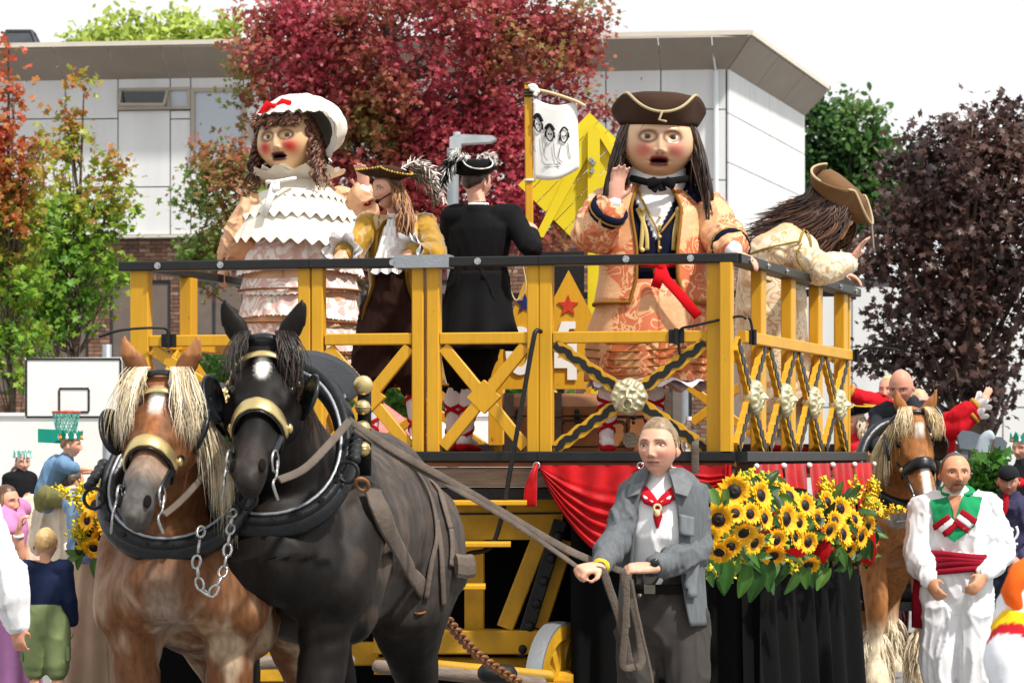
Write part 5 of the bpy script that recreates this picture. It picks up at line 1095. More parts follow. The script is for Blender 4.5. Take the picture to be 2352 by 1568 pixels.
giant_body(gi, .475, 1, 0, -2, [('R', (.12, .1, .95), (-.3, -.9, .1), dict(curl=.2, spread=.22, size=.235)), ('L', (.75, .35, -.35), (.3, .3, .9), dict(curl=.45))], skin='#DDB592', wide=1.34, jaw=.13, fat=.10, blush=('#C9605A', .75, .1), shade=('#C08A58', -.24, -.50), brow='#3A2418', browlift=.085, **gk)
gi.strands('long_hair', scalp_roots(420, 5, -.2, .44, 60, 178, 1.04, 1.38), np.random.default_rng(3).uniform(.34, .62, 420), .0075, ['#2E1D14', '#3E281B', '#23150F', '#4A3122'], 5, out=.24, wave=.016)
hat, rows, W = tricorn(gi, 'tricorn_hat', 1.32, .3, '#3E2C22', None, tilt=(-4, 0, 0), up=.38, brim=.13, crown=.40, offs=.19, parent=None, point=.8)
E = np.array(rows[-1]); g = G(); k0 = int(72 * .25); g.tube(E[k0 - 13:k0 + 14] , .009, 6, col=lin('#B0A080')); g.tube([E[k0] + V3(0, -.01, 0), E[k0] + V3(-.02, -.02, -.05), E[k0] + V3(.02, -.02, -.06)], .008, 6, col=lin('#B0A080')); g.build('braid', MT['cloth'], hat)
g = G(); gi.torso(g, .012); gi.wear('waistcoat', g, '#10152E', vox=.014, amp=.003, colfn=lambda V: np.where(((np.abs(gi.to(V)[:, 0]) < .14 * sstep(1.22, 1.60, gi.to(V)[:, 2])) & (gi.to(V)[:, 1] > 0))[:, None], np.array(lin('#ECEAEA')), np.array(lin('#10142B'))))
shell(gi, [(1.60, .15, .12, 0), (1.53, .25, .17, 0), (1.44, .33, .215, .01), (1.25, .335, .25, .02), (1.05, .33, .27, .02), (.88, .37, .3, .02)], [34, 30, 28, 26, 22, 22, 28], '#C9683F', 'coat', 'orange_b', 6, .04, th=.012, trim='#8A5F24', trimr=.011, seed=2)
sleeves(gi, 'sleeve', '#C9683F', 'orange_b', .03, .62, .02, .014, r=(.062, .062, .056, .052, .055))
for sd in 'LR':
    cuff(gi, sd, .52, .112, .07, '#10142B'); cuff(gi, sd, .60, .116, .012, '#B08A3C', 'cuff_braid'); g = G(); Wd = gi.p('wr' + sd); Ed = gi.p('el' + sd); g.etube([Ed + (Wd - Ed) * .55, Ed + (Wd - Ed) * .75, Ed + (Wd - Ed) * .97], [.075, .07, .042], n=16, col=lin('#E6E8EE')); g.build('shirt_sleeve', MT['cloth'], gi.root)
def skirt(s, name, prof, mat, nf, amp, seed, col='#ffffff', xf=None): o, R = shell(s, prof, [0, 0], col, name, mat, nf, amp, seed=seed, n=110); return o, R
sk, R = skirt(gi, 'skirt', [(1.02, .27, .24, 0), (.9, .33, .29, 0), (.7, .39, .32, 0), (.42, .395, .33, 0)], 'orange_b', 9, .035, 6)
g = G()
for z in (.46, .505, .55, .60, .645): 
    t = np.linspace(0, 2 * np.pi, 80, endpoint=False); sag = .02 * np.cos(t * 2); a = np.interp(z, [.42, .7], [.405, .402]); g.etube(s_ := [gi.p((math.sin(q) * a * (1 + .033 * math.sin(9 * q + 1)), math.cos(q) * (a - .065) * (1 + .033 * math.sin(9 * q + 1)), z + .012 * math.sin(q * 3))) for q in t], .006, n=6, closed=True, col=lin('#8A5A22'))
g.build('hem_cord', MT['cloth'], sk)
g = G(); ruffle(g, gi.p((0, 0, .47)), (0, 0, -1), .19, .09, 12, .03, lin('#E6E2EA'), 1); g.build('petticoat', MT['cloth'], gi.root)
stockings(gi)
def chestpt(s, l, z, lift=.03): 
    return hitlocal(s, l, z, lift)
BVG = bvh_of(gi.last)
def fpt(x, y, lift=.012): 
    p, n = hit(VB, x, y, lift); return p
g = G(); gi.torso(g, .014); VB = bvh_of(organic(g, .015, 4, .5)); g = G()
for x0 in (1470, 1562):                                        # two gold frog loops, buttons, waistcoat edges
    sx = 1 if x0 > 1500 else -1
    for pts in ([(x0 - sx * 8, 480), (x0 - sx * 6, 530), (x0 - sx * 2, 575)], [(x0 + sx * 2 - 4, 480), (x0 - sx * 14, 530), (x0 - sx * 17, 575)]):
        P, N = lay(VB, pts, .012); 
        if len(P) > 3: g.strap(P, .026, .01, N, col=lin('#C9B070'))
    for yy in (482, 575): q = fpt(x0 - sx * 6, yy, .02); g.sphere(q, .016, 8, 6, col=lin('#D9C27A'))
for yy in (520, 545, 570, 500): q = fpt(1515, yy, .015); g.sphere(q, .011, 8, 6, col=lin('#D9C27A'))
for pts in ([(1462, 430), (1485, 480), (1513, 535)], [(1578, 440), (1550, 490), (1517, 535)], [(1513, 535), (1513, 580)], [(1462, 655), (1500, 650), (1575, 655)], [(1470, 612), (1500, 614), (1502, 630)], [(1560, 620), (1585, 612), (1586, 628)]):
    P, N = lay(VB, pts, .010)
    if len(P) > 3: g.strap(P, .014, .008, N, col=lin('#A8823C'))
g.build('gold_braid', MT['cloth'], gi.root)
g = G(); g.etube([gi.p('neck') + V3(0, 0, -.06), gi.p('neck') + V3(0, 0, .03), gi.p('neck') + V3(0, 0, .1)], [.185, .175, .18], [.155, .15, .15], gi.B[0], 26, col=lin('#E8E6E6'), round_=False); g.build('stock', MT['cloth'], gi.root)
c = at(1518, 418, 16.86); g = G(); g.etube([c + V3(-.17, .09, .03), c + V3(-.08, .02, .0), c, c + V3(.08, .02, .01), c + V3(.17, .09, .03)], .014, .022, (0, 1, 0), 10, col=lin('#0E0E10'))
for sx in (-1, 1): g.etube([c, c + V3(sx * .035, -.02, .0), c + V3(sx * .075, -.015, -.015)], [.012, .03, .034], [.01, .014, .012], (0, 0, 1), 10, col=lin('#0E0E10')); g.etube([c, c + V3(sx * .03 - .02, -.015, -.05)], [.012, .026], [.008, .006], (1, 0, 0), 8, col=lin('#0E0E10'))
g.build('bow_tie', MT['cloth'], gi.root)
g = G(); P, N = lay(VB, [(1462, 600), (1515, 606), (1580, 600)], .03)
g.strap(P, .05, .012, N); q = at(1517, 610, 16.74); g.strap([q, q + V3(.03, -.02, -.08), q + V3(.12, -.03, -.18), q + V3(.22, -.03, -.30)], .06, .012, (0, -1, .2)); g.strap([q, q + V3(-.01, -.02, -.06), q + V3(-.03, -.02, -.13)], .06, .012, (0, -1, .1)); g.sphere(q, [.03, .02, .035], 10, 8)
recolor(g, np.tile(np.array(lin('#D0101C')), (g.n, 1))); g.build('sash', MT['cloth'], gi.root)
# giantess in lace
b = at(688, 0, 18.3); b[2] = FLZ; J = Jf(b, -14, 1.75)
gs = Person('giant figure of a girl in cream lace dress and white mob cap with red bow', b, -14, 1.75, cat='giant figure', name='costumed_giant', group='processional giants on the float', build=1.45,
            neck=J(680, 408, 18.3), shR=J(585, 490, 18.2), elR=J(556, 555, 18.2), wrR=J(520, 600, 18.28), shL=J(775, 470, 18.4), elL=J(822, 490, 18.3), wrL=J(838, 440, 18.2), waist=(0, .02, 1.0), pelvis=(0, 0, .82))
gs.j['head'] = J(662, 322, 18.2)
giant_body(gs, .43, -24, 4, 3, [('R', (-.25, .3, -.9), (-.5, .7, -.1), dict(curl=.5)), ('L', (-.1, .1, .95), (.2, -.9, .1), dict(curl=.2))], skin='#D9B184', wide=1.3, jaw=.12, fat=.12, blush=('#C8302E', .95, .85), brow='#8A6A44', gaze=(.012, 0), **dict(gk, iris='#5A4636', lips='#4A1A1E'))
rr = np.random.default_rng(8)
gs.strands('curly_hair', scalp_roots(150, 7, -.2, .3, 62, 170, 1.04, 1.3), rr.uniform(.12, .30, 150), .0125, ['#4E2E20', '#6B4230', '#7D5340', '#3E2418'], 6, out=.3, wave=.022, wfreq=22, n=11)
gs.strands('fringe', [(rr.uniform(-.34, .34), .36 - rr.uniform(0, .06), rr.uniform(.27, .36)) for _ in range(130)], rr.uniform(.05, .10, 130), .011, ['#4E2E20', '#6B4230', '#7D5340'], 7, out=.6, wave=.014, wfreq=10)
def cap_pt(a, e, r): return gs.hp((math.cos(e) * math.sin(a) * .74 * r + .11, -.14 + math.cos(e) * math.cos(a) * .60 * r, .19 + math.sin(e) * .50 * r))
elo = lambda a: -1.0 + 1.28 * sstep(-.15, .55, math.cos(a + .12))
rows = [[(lambda e: cap_pt(a, e, 1 + .010 * math.sin(a * 23 + 2 * math.sin(e * 5)) + .022 * math.sin(a * 5 + e * 3) + .012 * math.sin(a * 11 - e * 7)))(elo(a) + (math.pi / 2 - elo(a)) * e) for a in np.linspace(0, 2 * np.pi, 110, endpoint=False)] for e in np.linspace(0, 1, 24)]
g = G(); g.grid(rows, np.tile(np.array(lin('#DDD6CB')), (110 * 24, 1)), closeu=True); cp = g.build('mob_cap', MT['cloth'], gs.root)
g = G()
for l in range(2):
    R2 = []
    for j in range(5):
        q = j / 4; row = []
        for i in range(200):
            a = 2 * math.pi * i / 200; e = elo(a); p0 = cap_pt(a, e + .05, 1.0); c0 = gs.hp((.11, -.14, .05)); o_ = unit(p0 - c0); row.append(p0 + o_ * (.035 * q + .010 * math.sin(a * 34 + l * 2) * q) - gs.HB[2] * (.028 * q + .008 * math.sin(a * 27 + l) * q) - o_ * .01 * l)
        R2.append(row)
    g.grid(R2, np.tile(np.array(lin('#E6E0D6')), (1000, 1)), closeu=True)
g.build('frill', MT['cloth'], cp)
q = gs.hp((-.02, .36, .445)); R_ = gs.HB; g = G()
for sx in (-1, 1): g.etube([q, q + R_[0] * sx * .05 + R_[2] * .018, q + R_[0] * sx * .11 - R_[2] * (.0 if sx > 0 else .05)], [.012, .03, .026], [.008, .014, .006], R_[2], 10, col=lin('#D0141C'))
g.sphere(q + R_[1] * .01, .018, 8, 6, col=lin('#D0141C')); g.build('bow', MT['cloth'], cp)
dr, R = skirt(gs, 'dress', [(1.74, .15, .14, 0), (1.62, .25, .22, 0), (1.45, .34, .29, 0), (1.1, .36, .33, 0), (.75, .36, .34, 0), (.35, .38, .36, 0)], M('peach_satin', '#DDB08A', .5, var=.12, vs=6, bump=.3, bs=20), 8, .03, 5)
def tier(name, zt, zb, a0, a1, mat, nf, amp, seed, scal=0, zig=0, parent=None):
    rows = []; rr = np.random.default_rng(seed); n = 220; ph = rr.uniform(0, 6)
    for j in range(9):
        q = j / 8; row = []
        for i in range(n):
            t = 2 * math.pi * i / n; wv = math.sin(nf * t + ph + .8 * math.sin(3 * t)); a = (a0 + (a1 - a0) * q) * (1 + amp * wv * (.3 + .7 * q)); z = zt + (zb - zt) * q + .015 * math.sin(2 * t + seed) + (scal * abs(math.sin(nf * 2 * t)) + (zig * abs(((t * 17 / math.pi) % 1) - .5) * 2 * sstep(.35, 1, q) if zig else 0)) * q
            row.append(gs.p((math.sin(t) * a, math.cos(t) * a * .93, z)))
        rows.append(row)
    g = G(); g.grid(rows, np.tile(np.array(lin('#E8E2D6')), (n * 9, 1)), closeu=True); o = g.build(name, MT[mat], parent or dr); return o
tier('lace_ruffle', 1.37, 1.13, .36, .41, 'lace', 26, .03, 1, .012); tier('lace_ruffle', .98, .84, .365, .395, 'lace', 22, .02, 2, .012); tier('lace_ruffle', .80, .64, .37, .40, 'lace', 24, .02, 3, .012); tier('lace_ruffle', .58, .40, .38, .41, 'lace', 22, .02, 4, .012)
tier('lace_ruffle', 1.11, 1.0, .365, .39, 'lace', 14, .01, 5, .008)
for k, (zt, zb, a0, a1) in enumerate(((1.75, 1.58, .16, .32), (1.66, 1.46, .27, .42), (1.55, 1.30, .37, .49))):
    tier('crochet_collar', zt, zb, a0, a1, 'crochet', 7, .012, 7 + k, 0, .042)
for z in (1.03, .82, .62): 
    g = G(); g.etube([gs.p((math.sin(t) * .395, math.cos(t) * .395 * .93, z)) for t in np.linspace(0, 2 * np.pi, 70, endpoint=False)], .007, n=6, closed=True, col=lin('#8A5A34')); g.build('hem_cord', MT['cloth'], dr)
sleeves(gs, 'sleeve', '#DDB08A', M('peach_sleeve', '#D8A680', .55, var=.15), .03, .75, .03, .015, r=(.065, .062, .056, .048, .042))
for sd in 'RL': cuff(gs, sd, .62, .082, .05, '#7E1E1C', 'cuff_band'); g = G(); Wd = gs.p('wr' + sd); Ed = gs.p('el' + sd); g.etube([Ed + (Wd - Ed) * .7, Ed + (Wd - Ed) * .85, Ed + (Wd - Ed) * 1.0], [.08, .085, .05], n=16, col=lin('#EEF0F4')); g.build('shirt_cuff', MT['cloth'], gs.root)
q = at(632, 418, 17.95); g = G(); g.etube([q + V3(-.06, .1, .01), q, q + V3(.12, .06, .03)], .012, n=8, col=lin('#F0F0F0')); g.strap([q, q + V3(-.03, -.02, -.1), q + V3(-.07, -.03, -.22)], .045, .008, (0, -1, .2), col=lin('#F2F2F2')); g.strap([q, q + V3(.01, -.02, -.06)], .05, .008, (0, -1, .2), col=lin('#F2F2F2')); g.build('ribbon_tie', MT['cloth'], gs.root)
g = G(); ruffle(g, gs.p('neck') + V3(0, 0, -.02), (0, 0, 1), .15, .07, 11, .06, lin('#E0DACE'), 2); g.build('neck_frill', MT['cloth'], gs.root)
# giant bending over the side rail
b = at(1775, 0, 18.55); b[2] = FLZ; J = Jf(b, 76, 1.75)
gb = Person('giant figure in cream brocade coat bending over the right rail, face hidden', b, 76, 1.75, cat='giant figure', name='costumed_giant', group='processional giants on the float', build=1.42,
            pelvis=J(1765, 720, 18.55), waist=J(1758, 655, 18.55), chest=J(1782, 600, 18.55), neck=J(1846, 548, 18.6), shR=J(1838, 582, 18.35), elR=J(1884, 618, 18.22), wrR=J(1952, 604, 18.32), shL=J(1830, 575, 18.9), elL=J(1880, 600, 19.0), wrL=J(1930, 625, 19.0), hipR=(-.1, 0, .8), hipL=(.1, 0, .8))
gb.j['head'] = J(1900, 486, 18.66)
giant_body(gb, .44, 72, -42, 0, [('R', (-.05, .55, .85), (.0, -.8, .5), dict(curl=.12, size=.22)), ('L', (0, .8, -.3), (0, .4, .9), dict(curl=.4))], skin='#D6A878', wide=1.2, jaw=.16, brow='#3A2418', **gk)
gb.strands('long_hair', scalp_roots(640, 9, -.25, .40, 48, 180, 1.04, 1.3), np.random.default_rng(3).uniform(.32, .66, 640), .0065, ['#3A2419', '#4C3122', '#5E3F2D', '#2C1A12'], 9, out=.26, wave=.02, fwd=-.75)
hat, rows, W = tricorn(gb, 'tricorn_hat', 1.2, .3, '#6E5238', None, tilt=(0, 0, 0), up=.36, brim=.22, crown=.36, offs=.16, point=.7)
E = np.array(rows[-1]); g = G(); k0 = 18; g.tube(E[k0 - 14:k0 + 15], .009, 6, col=lin('#B0A080')); g.tube(E[40:56], .009, 6, col=lin('#B0A080')); g.tube([E[k0], E[k0] + V3(.01, -.02, -.16)], .007, 6, col=lin('#8A8070')); g.build('braid', MT['cloth'], hat)
g = G(); gb.torso(g, .03); gb.wear('coat', g, '#E9DCC0', 'cream_b', .014, .007, (6, 6, 6))
sleeves(gb, 'sleeve', '#E9DCC0', 'cream_b', .03, .9, .02, .006, sides='RL', r=(.052, .046, .042, .038, .030))
gslv = gb.last; cuff(gb, 'R', .80, .062, .05, '#E9E0CE', 'cuff_band')
rows = []
for j, (y, x0, x1) in enumerate(((610, 1700, 1838), (680, 1692, 1852), (760, 1690, 1852), (840, 1694, 1862), (930, 1700, 1858), (985, 1705, 1850))):
    c, wd = at((x0 + x1) / 2, y, 18.55), (x1 - x0) / 2 / FPX * 18.55; rows.append([c + V3(math.cos(t) * wd * (1 + .04 * math.sin(7 * t + j * .3)), math.sin(t) * wd * 1.15, 0) for t in np.linspace(0, 2 * np.pi, 72, endpoint=False)])
g = G(); g.grid(rows, closeu=True); g.build('skirt', MT['cream_b'], gb.root)
gc = gb.last; g = G(); gb.torso(g, .032); VB2 = bvh_of(organic(g, .015, 4, .5)); g = G()
for pts in ([(1725, 585), (1760, 572), (1800, 563), (1840, 556)], [(1700, 590), (1722, 584), (1722, 610)], [(1838, 556), (1846, 530), (1858, 545), (1862, 575)], [(1752, 640), (1785, 655), (1800, 700)]):
    P, N = lay(VB2, pts, .012)
    if len(P) > 3: g.strap(P, .016, .008, N, col=lin('#8A7434'))
P, N = lay(bvh_of(gslv), [(1842, 560), (1832, 590), (1850, 622)], .01); (len(P) > 4) and g.strap(P, .016, .008, N, col=lin('#8A7434')); g.build('gold_braid', MT['cloth'], gb.root)
stockings(gb, False)
# ---------------- horses ----------------
HT = [0, .12, .28, .45, .62, .78, .9, 1.0]; HB_ = [.10, .132, .172, .150, .110, .084, .082, .056]; HA_ = [.090, .112, .120, .098, .074, .064, .070, .048]
class Horse:
    """sections in local axes (left, forward, up), then the neck is turned and the whole set in place"""
    def __init__(s, label, base, phi, k, yaw=0, theta=38, lean=0, group=None, neckup=0, hk=1.0):
        s.base, s.B, s.k, s.yaw, s.th, s.nu = np.asarray(base, float), basis(phi), k, math.radians(yaw), math.radians(theta), neckup
        s.hk = hk; s.root = thing('horse', s.base, label, 'horse', group); s.ax = V3(0, math.sin(s.th), -math.cos(s.th)); s.bk = V3(0, -math.cos(s.th), -math.sin(s.th)); s.poll = V3(0, .76, 2.17 + neckup)
    def W(s, P):
        P = np.asarray(P, float); sh = P.ndim == 1; P = np.atleast_2d(P).copy(); a = s.yaw * sstep(.35, .95, P[:, 1]) ; a = np.where(P[:, 2] > 1.25, a, 0)
        d = P[:, 1] - .30; l = P[:, 0]; P[:, 0] = l * np.cos(a) + d * np.sin(a); P[:, 1] = .30 + d * np.cos(a) - l * np.sin(a)
        o = s.base + (P * s.k) @ s.B; return o[0] if sh else o
    def hs(s, t, ang, off=0):               # point on the head: t from poll (0) to muzzle (1), angle from the middle of the face
        b, a = np.interp(t, HT, HB_) * s.hk, np.interp(t, HT, HA_) * s.hk; c = s.poll + s.ax * (.76 * s.hk * t) + s.bk * b; q = math.radians(ang); return c + V3((a + off) * math.sin(q), 0, 0) - s.bk * (b + off) * math.cos(q)
    def headframe(s, P): d = P - s.poll; return d @ s.ax / (.76 * s.hk), -(d @ s.bk), P[:, 0]     # t, height over the face line, side
    def build(s, colfn, fwdL=(0, 0), vox=.017):
        g = G(); X = V3(1, 0, 0); hk = s.hk
        T = [(-1.36, 1.42, .14, .13), (-1.27, 1.36, .36, .30), (-1.05, 1.335, .455, .385), (-.72, 1.32, .425, .38), (-.35, 1.30, .425, .40), (0, 1.30, .44, .37), (.25, 1.29, .38, .35), (.44, 1.28, .28, .31), (.56, 1.24, .20, .24)]
        g.etube(catmull([(0, f, z) for f, z, _, _ in T], 3), [t[3] * .93 for t in T], [t[2] for t in T], X, 20)
        u = s.nu; N = [(.02, 1.42), (.30, 1.62 + u * .3), (.54, 1.86 + u * .7), (.68, 2.02 + u), (.74, 2.09 + u)]
        g.etube(catmull([(0, f, z) for f, z in N], 3), [.25, .185, .145, .115, .09], [.38, .315, .24, .185, .14], X, 18)
        g.etube([s.poll + s.ax * (.76 * hk * t) + s.bk * b * hk for t, b in zip(HT, HB_)], np.array(HA_) * hk, np.array(HB_) * hk, X, 18)
        for sd in (-1, 1):
            S = lambda l, f, z: V3(sd * l, f, z)
            g.sphere(s.poll + s.ax * .25 * hk + s.bk * .19 * hk + X * sd * .055, .115 * hk, 12, 8); g.sphere(s.hs(.29, sd * 62) - X * sd * .012, .040 * hk, 10, 8)
            g.etube([s.hs(.10, sd * 75), s.hs(.24, sd * 50), s.hs(.40, sd * 62)], .022 * hk, n=8); g.sphere(s.hs(.93, sd * 60) - X * sd * .006, .036 * hk, 10, 8); g.etube([s.hs(.45, sd * 80), s.hs(.75, sd * 85)], .018 * hk, n=8)
            e0 = s.poll + V3(sd * .07, -.01, -.03); g.etube(catmull([e0, e0 + V3(sd * .04, .01, .075), e0 + V3(sd * .075, .02, .135), e0 + V3(sd * .09, .03, .20)], 4), [.04, .056, .042, .007], [.034, .032, .022, .008], X, 10)
            g.sphere(S(.14, .46, 1.19), [.18, .17, .20], 14, 10); g.etube([S(.20, .06, 1.62), S(.27, .25, 1.36), S(.25, .42, 1.12)], [.12, .15, .14], n=14)
            g.etube([S(.28, .08, 1.25), S(.26, .25, 1.0)], [.13, .12], n=12); dl = fwdL[0 if sd > 0 else 1]
            g.etube([S(.20, .38, 1.16), S(.205, .38 + dl * .2, .98), S(.195, .37 + dl * .5, .80), S(.19, .39 + dl, .62), S(.19, .39 + dl, .55), S(.19, .37 + dl * .8, .36), S(.19, .38 + dl * .7, .2), S(.19, .43 + dl * .7, .09), S(.19, .46 + dl * .7, .02)], [.145, .118, .102, .092, .086, .064, .082, .095, .105], n=14)
            g.etube([S(.19, -1.0, 1.3), S(.22, -.95, 1.1), S(.22, -.88, .95), S(.205, -1.04, .76), S(.195, -1.2, .60), S(.19, -1.19, .52), S(.19, -1.15, .33), S(.19, -1.13, .19), S(.19, -1.08, .08), S(.19, -1.05, .02)], [.27, .27, .20, .125, .098, .085, .066, .082, .095, .105], n=14)
        g.sphere(s.poll + s.ax * .72 * hk + s.bk * .135 * hk, [.05 * hk, .045 * hk, .04 * hk], 10, 8)
        o = organic(g, vox, 7, .6); V, _ = o.arr(); t, hh, l = s.headframe(V); onhead = (t > -.03) & (hh > -.36 * hk) & (V[:, 1] > .66)
        dd = .004 * fnoise(V, 5, 2, 3) + .003 * fnoise(V, 14, 2, 4); f_, z_, la = V[:, 1], V[:, 2], np.abs(V[:, 0])
        dd -= .018 * gau(la, 0, .045) * (f_ > .42) * sstep(.75, .95, z_) * sstep(1.35, 1.2, z_) * ~onhead                 # cleft of the breast
        dd -= .011 * gau(f_ + .55 * (z_ - 1.2), .16, .035) * sstep(.9, 1.05, z_) * sstep(1.65, 1.45, z_) * (la > .2) - .008 * gau(f_ + .55 * (z_ - 1.2), .30, .09) * sstep(.9, 1.05, z_) * sstep(1.65, 1.45, z_) * (la > .2)   # edge of the shoulder blade
        dd -= .010 * gau(z_ - .25 * (la - .2), .90, .025) * (f_ > .3) * ~onhead + .009 * gau(f_, -.62, .05) * sstep(.95, 1.1, z_) * sstep(1.5, 1.3, z_) * (la > .2)
        dd += onhead * (.008 * gau(t, .42, .08) * gau(hh, -.06, .03) - .010 * gau(t, .5, .1) * gau(hh, -.10, .03) * (la > .03) + .004 * gau(t, .3, .2) * gau(la, .07, .015) * (hh > -.06) - .007 * gau(t, .36, .035) * (hh > -.08) * gau(la, .075, .02))
        push(o, dd); V, _ = o.arr(); recolor(o, colfn(V, t, np.where(onhead, hh, -9), l)); o.map(s.W); s.g = o; s.bv = bvh_of(o); s.body = o.build('body', MT['coat_hair'], s.root)
        for sd in (-1, 1): c = s.W(s.hs(.285, sd * 60, .012)); g = G(); g.sphere(c, .024 * s.k * hk, 12, 8, col=lin('#120C08')); g.build('eye', MT['eye'], s.root)
        for sd in (-1, 1):
            g = G(); c = s.hs(.925, sd * 48, .012); e1, e2, n = s.ax, unit(np.cross(s.ax, s.hs(.925, sd * 48, .05) - s.hs(.925, sd * 48))), unit(s.hs(.925, sd * 48, .05) - s.hs(.925, sd * 48))
            g.sphere(c, [.019, .034, .008], 12, 8, M3=np.array([e2, e1, n]), col=lin('#0A0808')); g.map(s.W); g.build('nostril', MT['cloth'], s.root)
        return s
    def locks(s, name, P, D, L, r, cols, seed=0, n=7, wob=.02, parent=None, mat='hair', spread=0):
        rr = np.random.default_rng(seed); g = G(); C = [np.array(lin(c)) for c in cols]
        for p, d, ln in zip(P, D, L):
            d = unit(d); sd = unit(np.cross(d, (0, 0, 1)) + 1e-6); ph, fr = rr.uniform(0, 6), rr.uniform(3, 7); pts = []
            for k in range(n):
                t = k / (n - 1); pts.append(p + d * ln * .38 * math.sin(min(t * 1.9, math.pi / 2)) + V3(0, 0, -ln * t ** 1.2) + sd * wob * math.sin(fr * t + ph) * t)
            g.etube(np.array(pts), np.array([.5, 1, 1.1, .9, .5, .1]) * r * rr.uniform(.7, 1.4), np.array([.4, .6, .6, .5, .3, .1]) * r, n=5, col=C[rr.integers(len(C))] * rr.uniform(.75, 1.2), round_=False)
        g.map(s.W); o = g.build(name, MT[mat], parent or s.root); o['kind'] = 'stuff'; return o
    def mane(s, cols, side, ln=.42, n=240, fore=110, foreL=.34, r=.009, seed=1, both=False, fpart=.5):
        rr = np.random.default_rng(seed); P, D, L = [], [], []; u = s.nu
        for _ in range(n):
            t = rr.random(); f, z = np.interp(t, [0, .5, 1], [-.05, .36, .70]), np.interp(t, [0, .5, 1], [1.78, 2.03 + u * .7, 2.20 + u]); sd = side if (not both or rr.random() < .75) else -side
            P.append(V3(sd * rr.uniform(0, .03), f + rr.normal() * .015, z + .0)); D.append(V3(sd * 1, rr.normal() * .25 + .15, .1)); L.append(ln * rr.uniform(.6, 1.15) * (1 - .25 * abs(t - .5)))
        s.locks('mane', P, D, L, r, cols, seed)
        P, D, L = [], [], []
        for _ in range(fore):
            x = (.045 + abs(rr.normal()) * .03) * (1 if rr.random() < fpart else -1); P.append(s.poll + V3(x, .02 + rr.uniform(-.02, .03), .035)); D.append(V3(np.sign(x) * rr.uniform(.25, 1.1), .8, .15)); L.append(foreL * rr.uniform(.35, 1.15))
        if fore: s.locks('forelock', P, D, L, r * .9, cols, seed + 1, wob=.028)
    def band(s, name, t, a0, a1, w, off, mat, th=.012, par=None, dt=0, scal=0):
        A = np.linspace(a0, a1, 28); P = [s.hs(t + dt * (1 - math.cos(math.radians(a))), a, off) for a in A]; N = [s.hs(t + dt, a, off + .1) - s.hs(t + dt, a, off) for a in A]; g = G()
        P = np.array(P); N = np.array([unit(n) for n in N]); T = np.gradient(P, axis=0); S_ = np.cross(N, T); S_ /= np.linalg.norm(S_, axis=1)[:, None]
        ww = w / 2 * (1 + scal * np.abs(np.sin(np.linspace(0, 7 * math.pi, 28)))) * np.sin(np.linspace(.35, math.pi - .35, 28)) ** .35; g.etube(P, ww, th / 2, S_, 10, round_=False); g.map(s.W); return g.build(name, mat if not isinstance(mat, str) else MT[mat], par or s.root)
    def bridle(s, nose='brass', t=.52, nw=.065, brow='brass', blinkers=True):
        br = s.band('bridle', t + .03, -130, 130, .035, .010, 'leather'); s.band('noseband', t, -92, 92, nw, .022, nose, .014, br, .02, .12); s.band('noseband_lining', t + .012, -96, 96, nw * 1.1, .014, 'leather', .012, br, .02)
        s.band('browband', .135, -88, 88, .032, .02, brow, .012, br); s.band('headpiece', .02, -150, 150, .035, .035, 'leather', .014, br)
        for sd in (-1, 1):
            g = G(); g.etube([s.hs(q, sd * 88, .014) for q in (.04, .15, .3, .45, .6, .76)], .019, .007, V3(0, .6, -.8), 8); g.map(s.W); g.build('cheekpiece', MT['leather'], br)
            c = s.W(s.hs(.80, sd * 92, .022)); g = G(); g.torus(c, .042 * s.k, .0055, s.B[0], 20, 7); g.build('bit_ring', MT['chrome'], br)
            g = G(); g.etube(catmull([s.hs(.80, sd * 92, .03), s.hs(.90, sd * 96, .03), s.hs(.97, sd * 100, .04), s.hs(.94, sd * 105, .05) - V3(0, 0, .06)], 5), .006, n=6); g.map(s.W); g.build('bit_shank', MT['chrome'], br)
            for q in (.16, .5): g = G(); c = s.hs(q, sd * 86, .026); g.sphere(c, [.012, .02, .02], 10, 6); g.map(s.W); g.build('boss', MT['brass'], br)
            if blinkers:
                g = G(); rows = []; c = s.hs(.28, sd * 92, .035); e1 = s.ax; e2 = -s.bk * .85 + V3(sd * .42, 0, 0); n = unit(np.cross(e1, e2)) * sd
                for q in np.linspace(0.02, 1, 7): rows.append([c + e1 * .105 * q * math.cos(a) + e2 * (.075 + .095 * q * math.sin(a)) + V3(sd * .022 * (1 - q * q), 0, 0) for a in np.linspace(0, 2 * np.pi, 28, endpoint=False)])
                g.grid(rows, closeu=True); g.map(s.W); o = g.build('blinker', MT['leather'], br); md = o.modifiers.new('thick', 'SOLIDIFY'); md.thickness = .012
        s.br = br; return br
    def ring(s, off=0, scale=1.0, n=44, da=0):
        c = V3(0, .42, 1.70 + s.nu * .3); e2 = unit(V3(0, -.64, .77)); t = np.linspace(0, 2 * np.pi, n, endpoint=False) + da; hw = .30 * scale * (1 - .16 * np.sin(t)); return np.array([c + V3(1, 0, 0) * w * math.cos(a) + e2 * .40 * scale * math.sin(a) + V3(0, .8, .6) * off for a, w in zip(t, hw)])
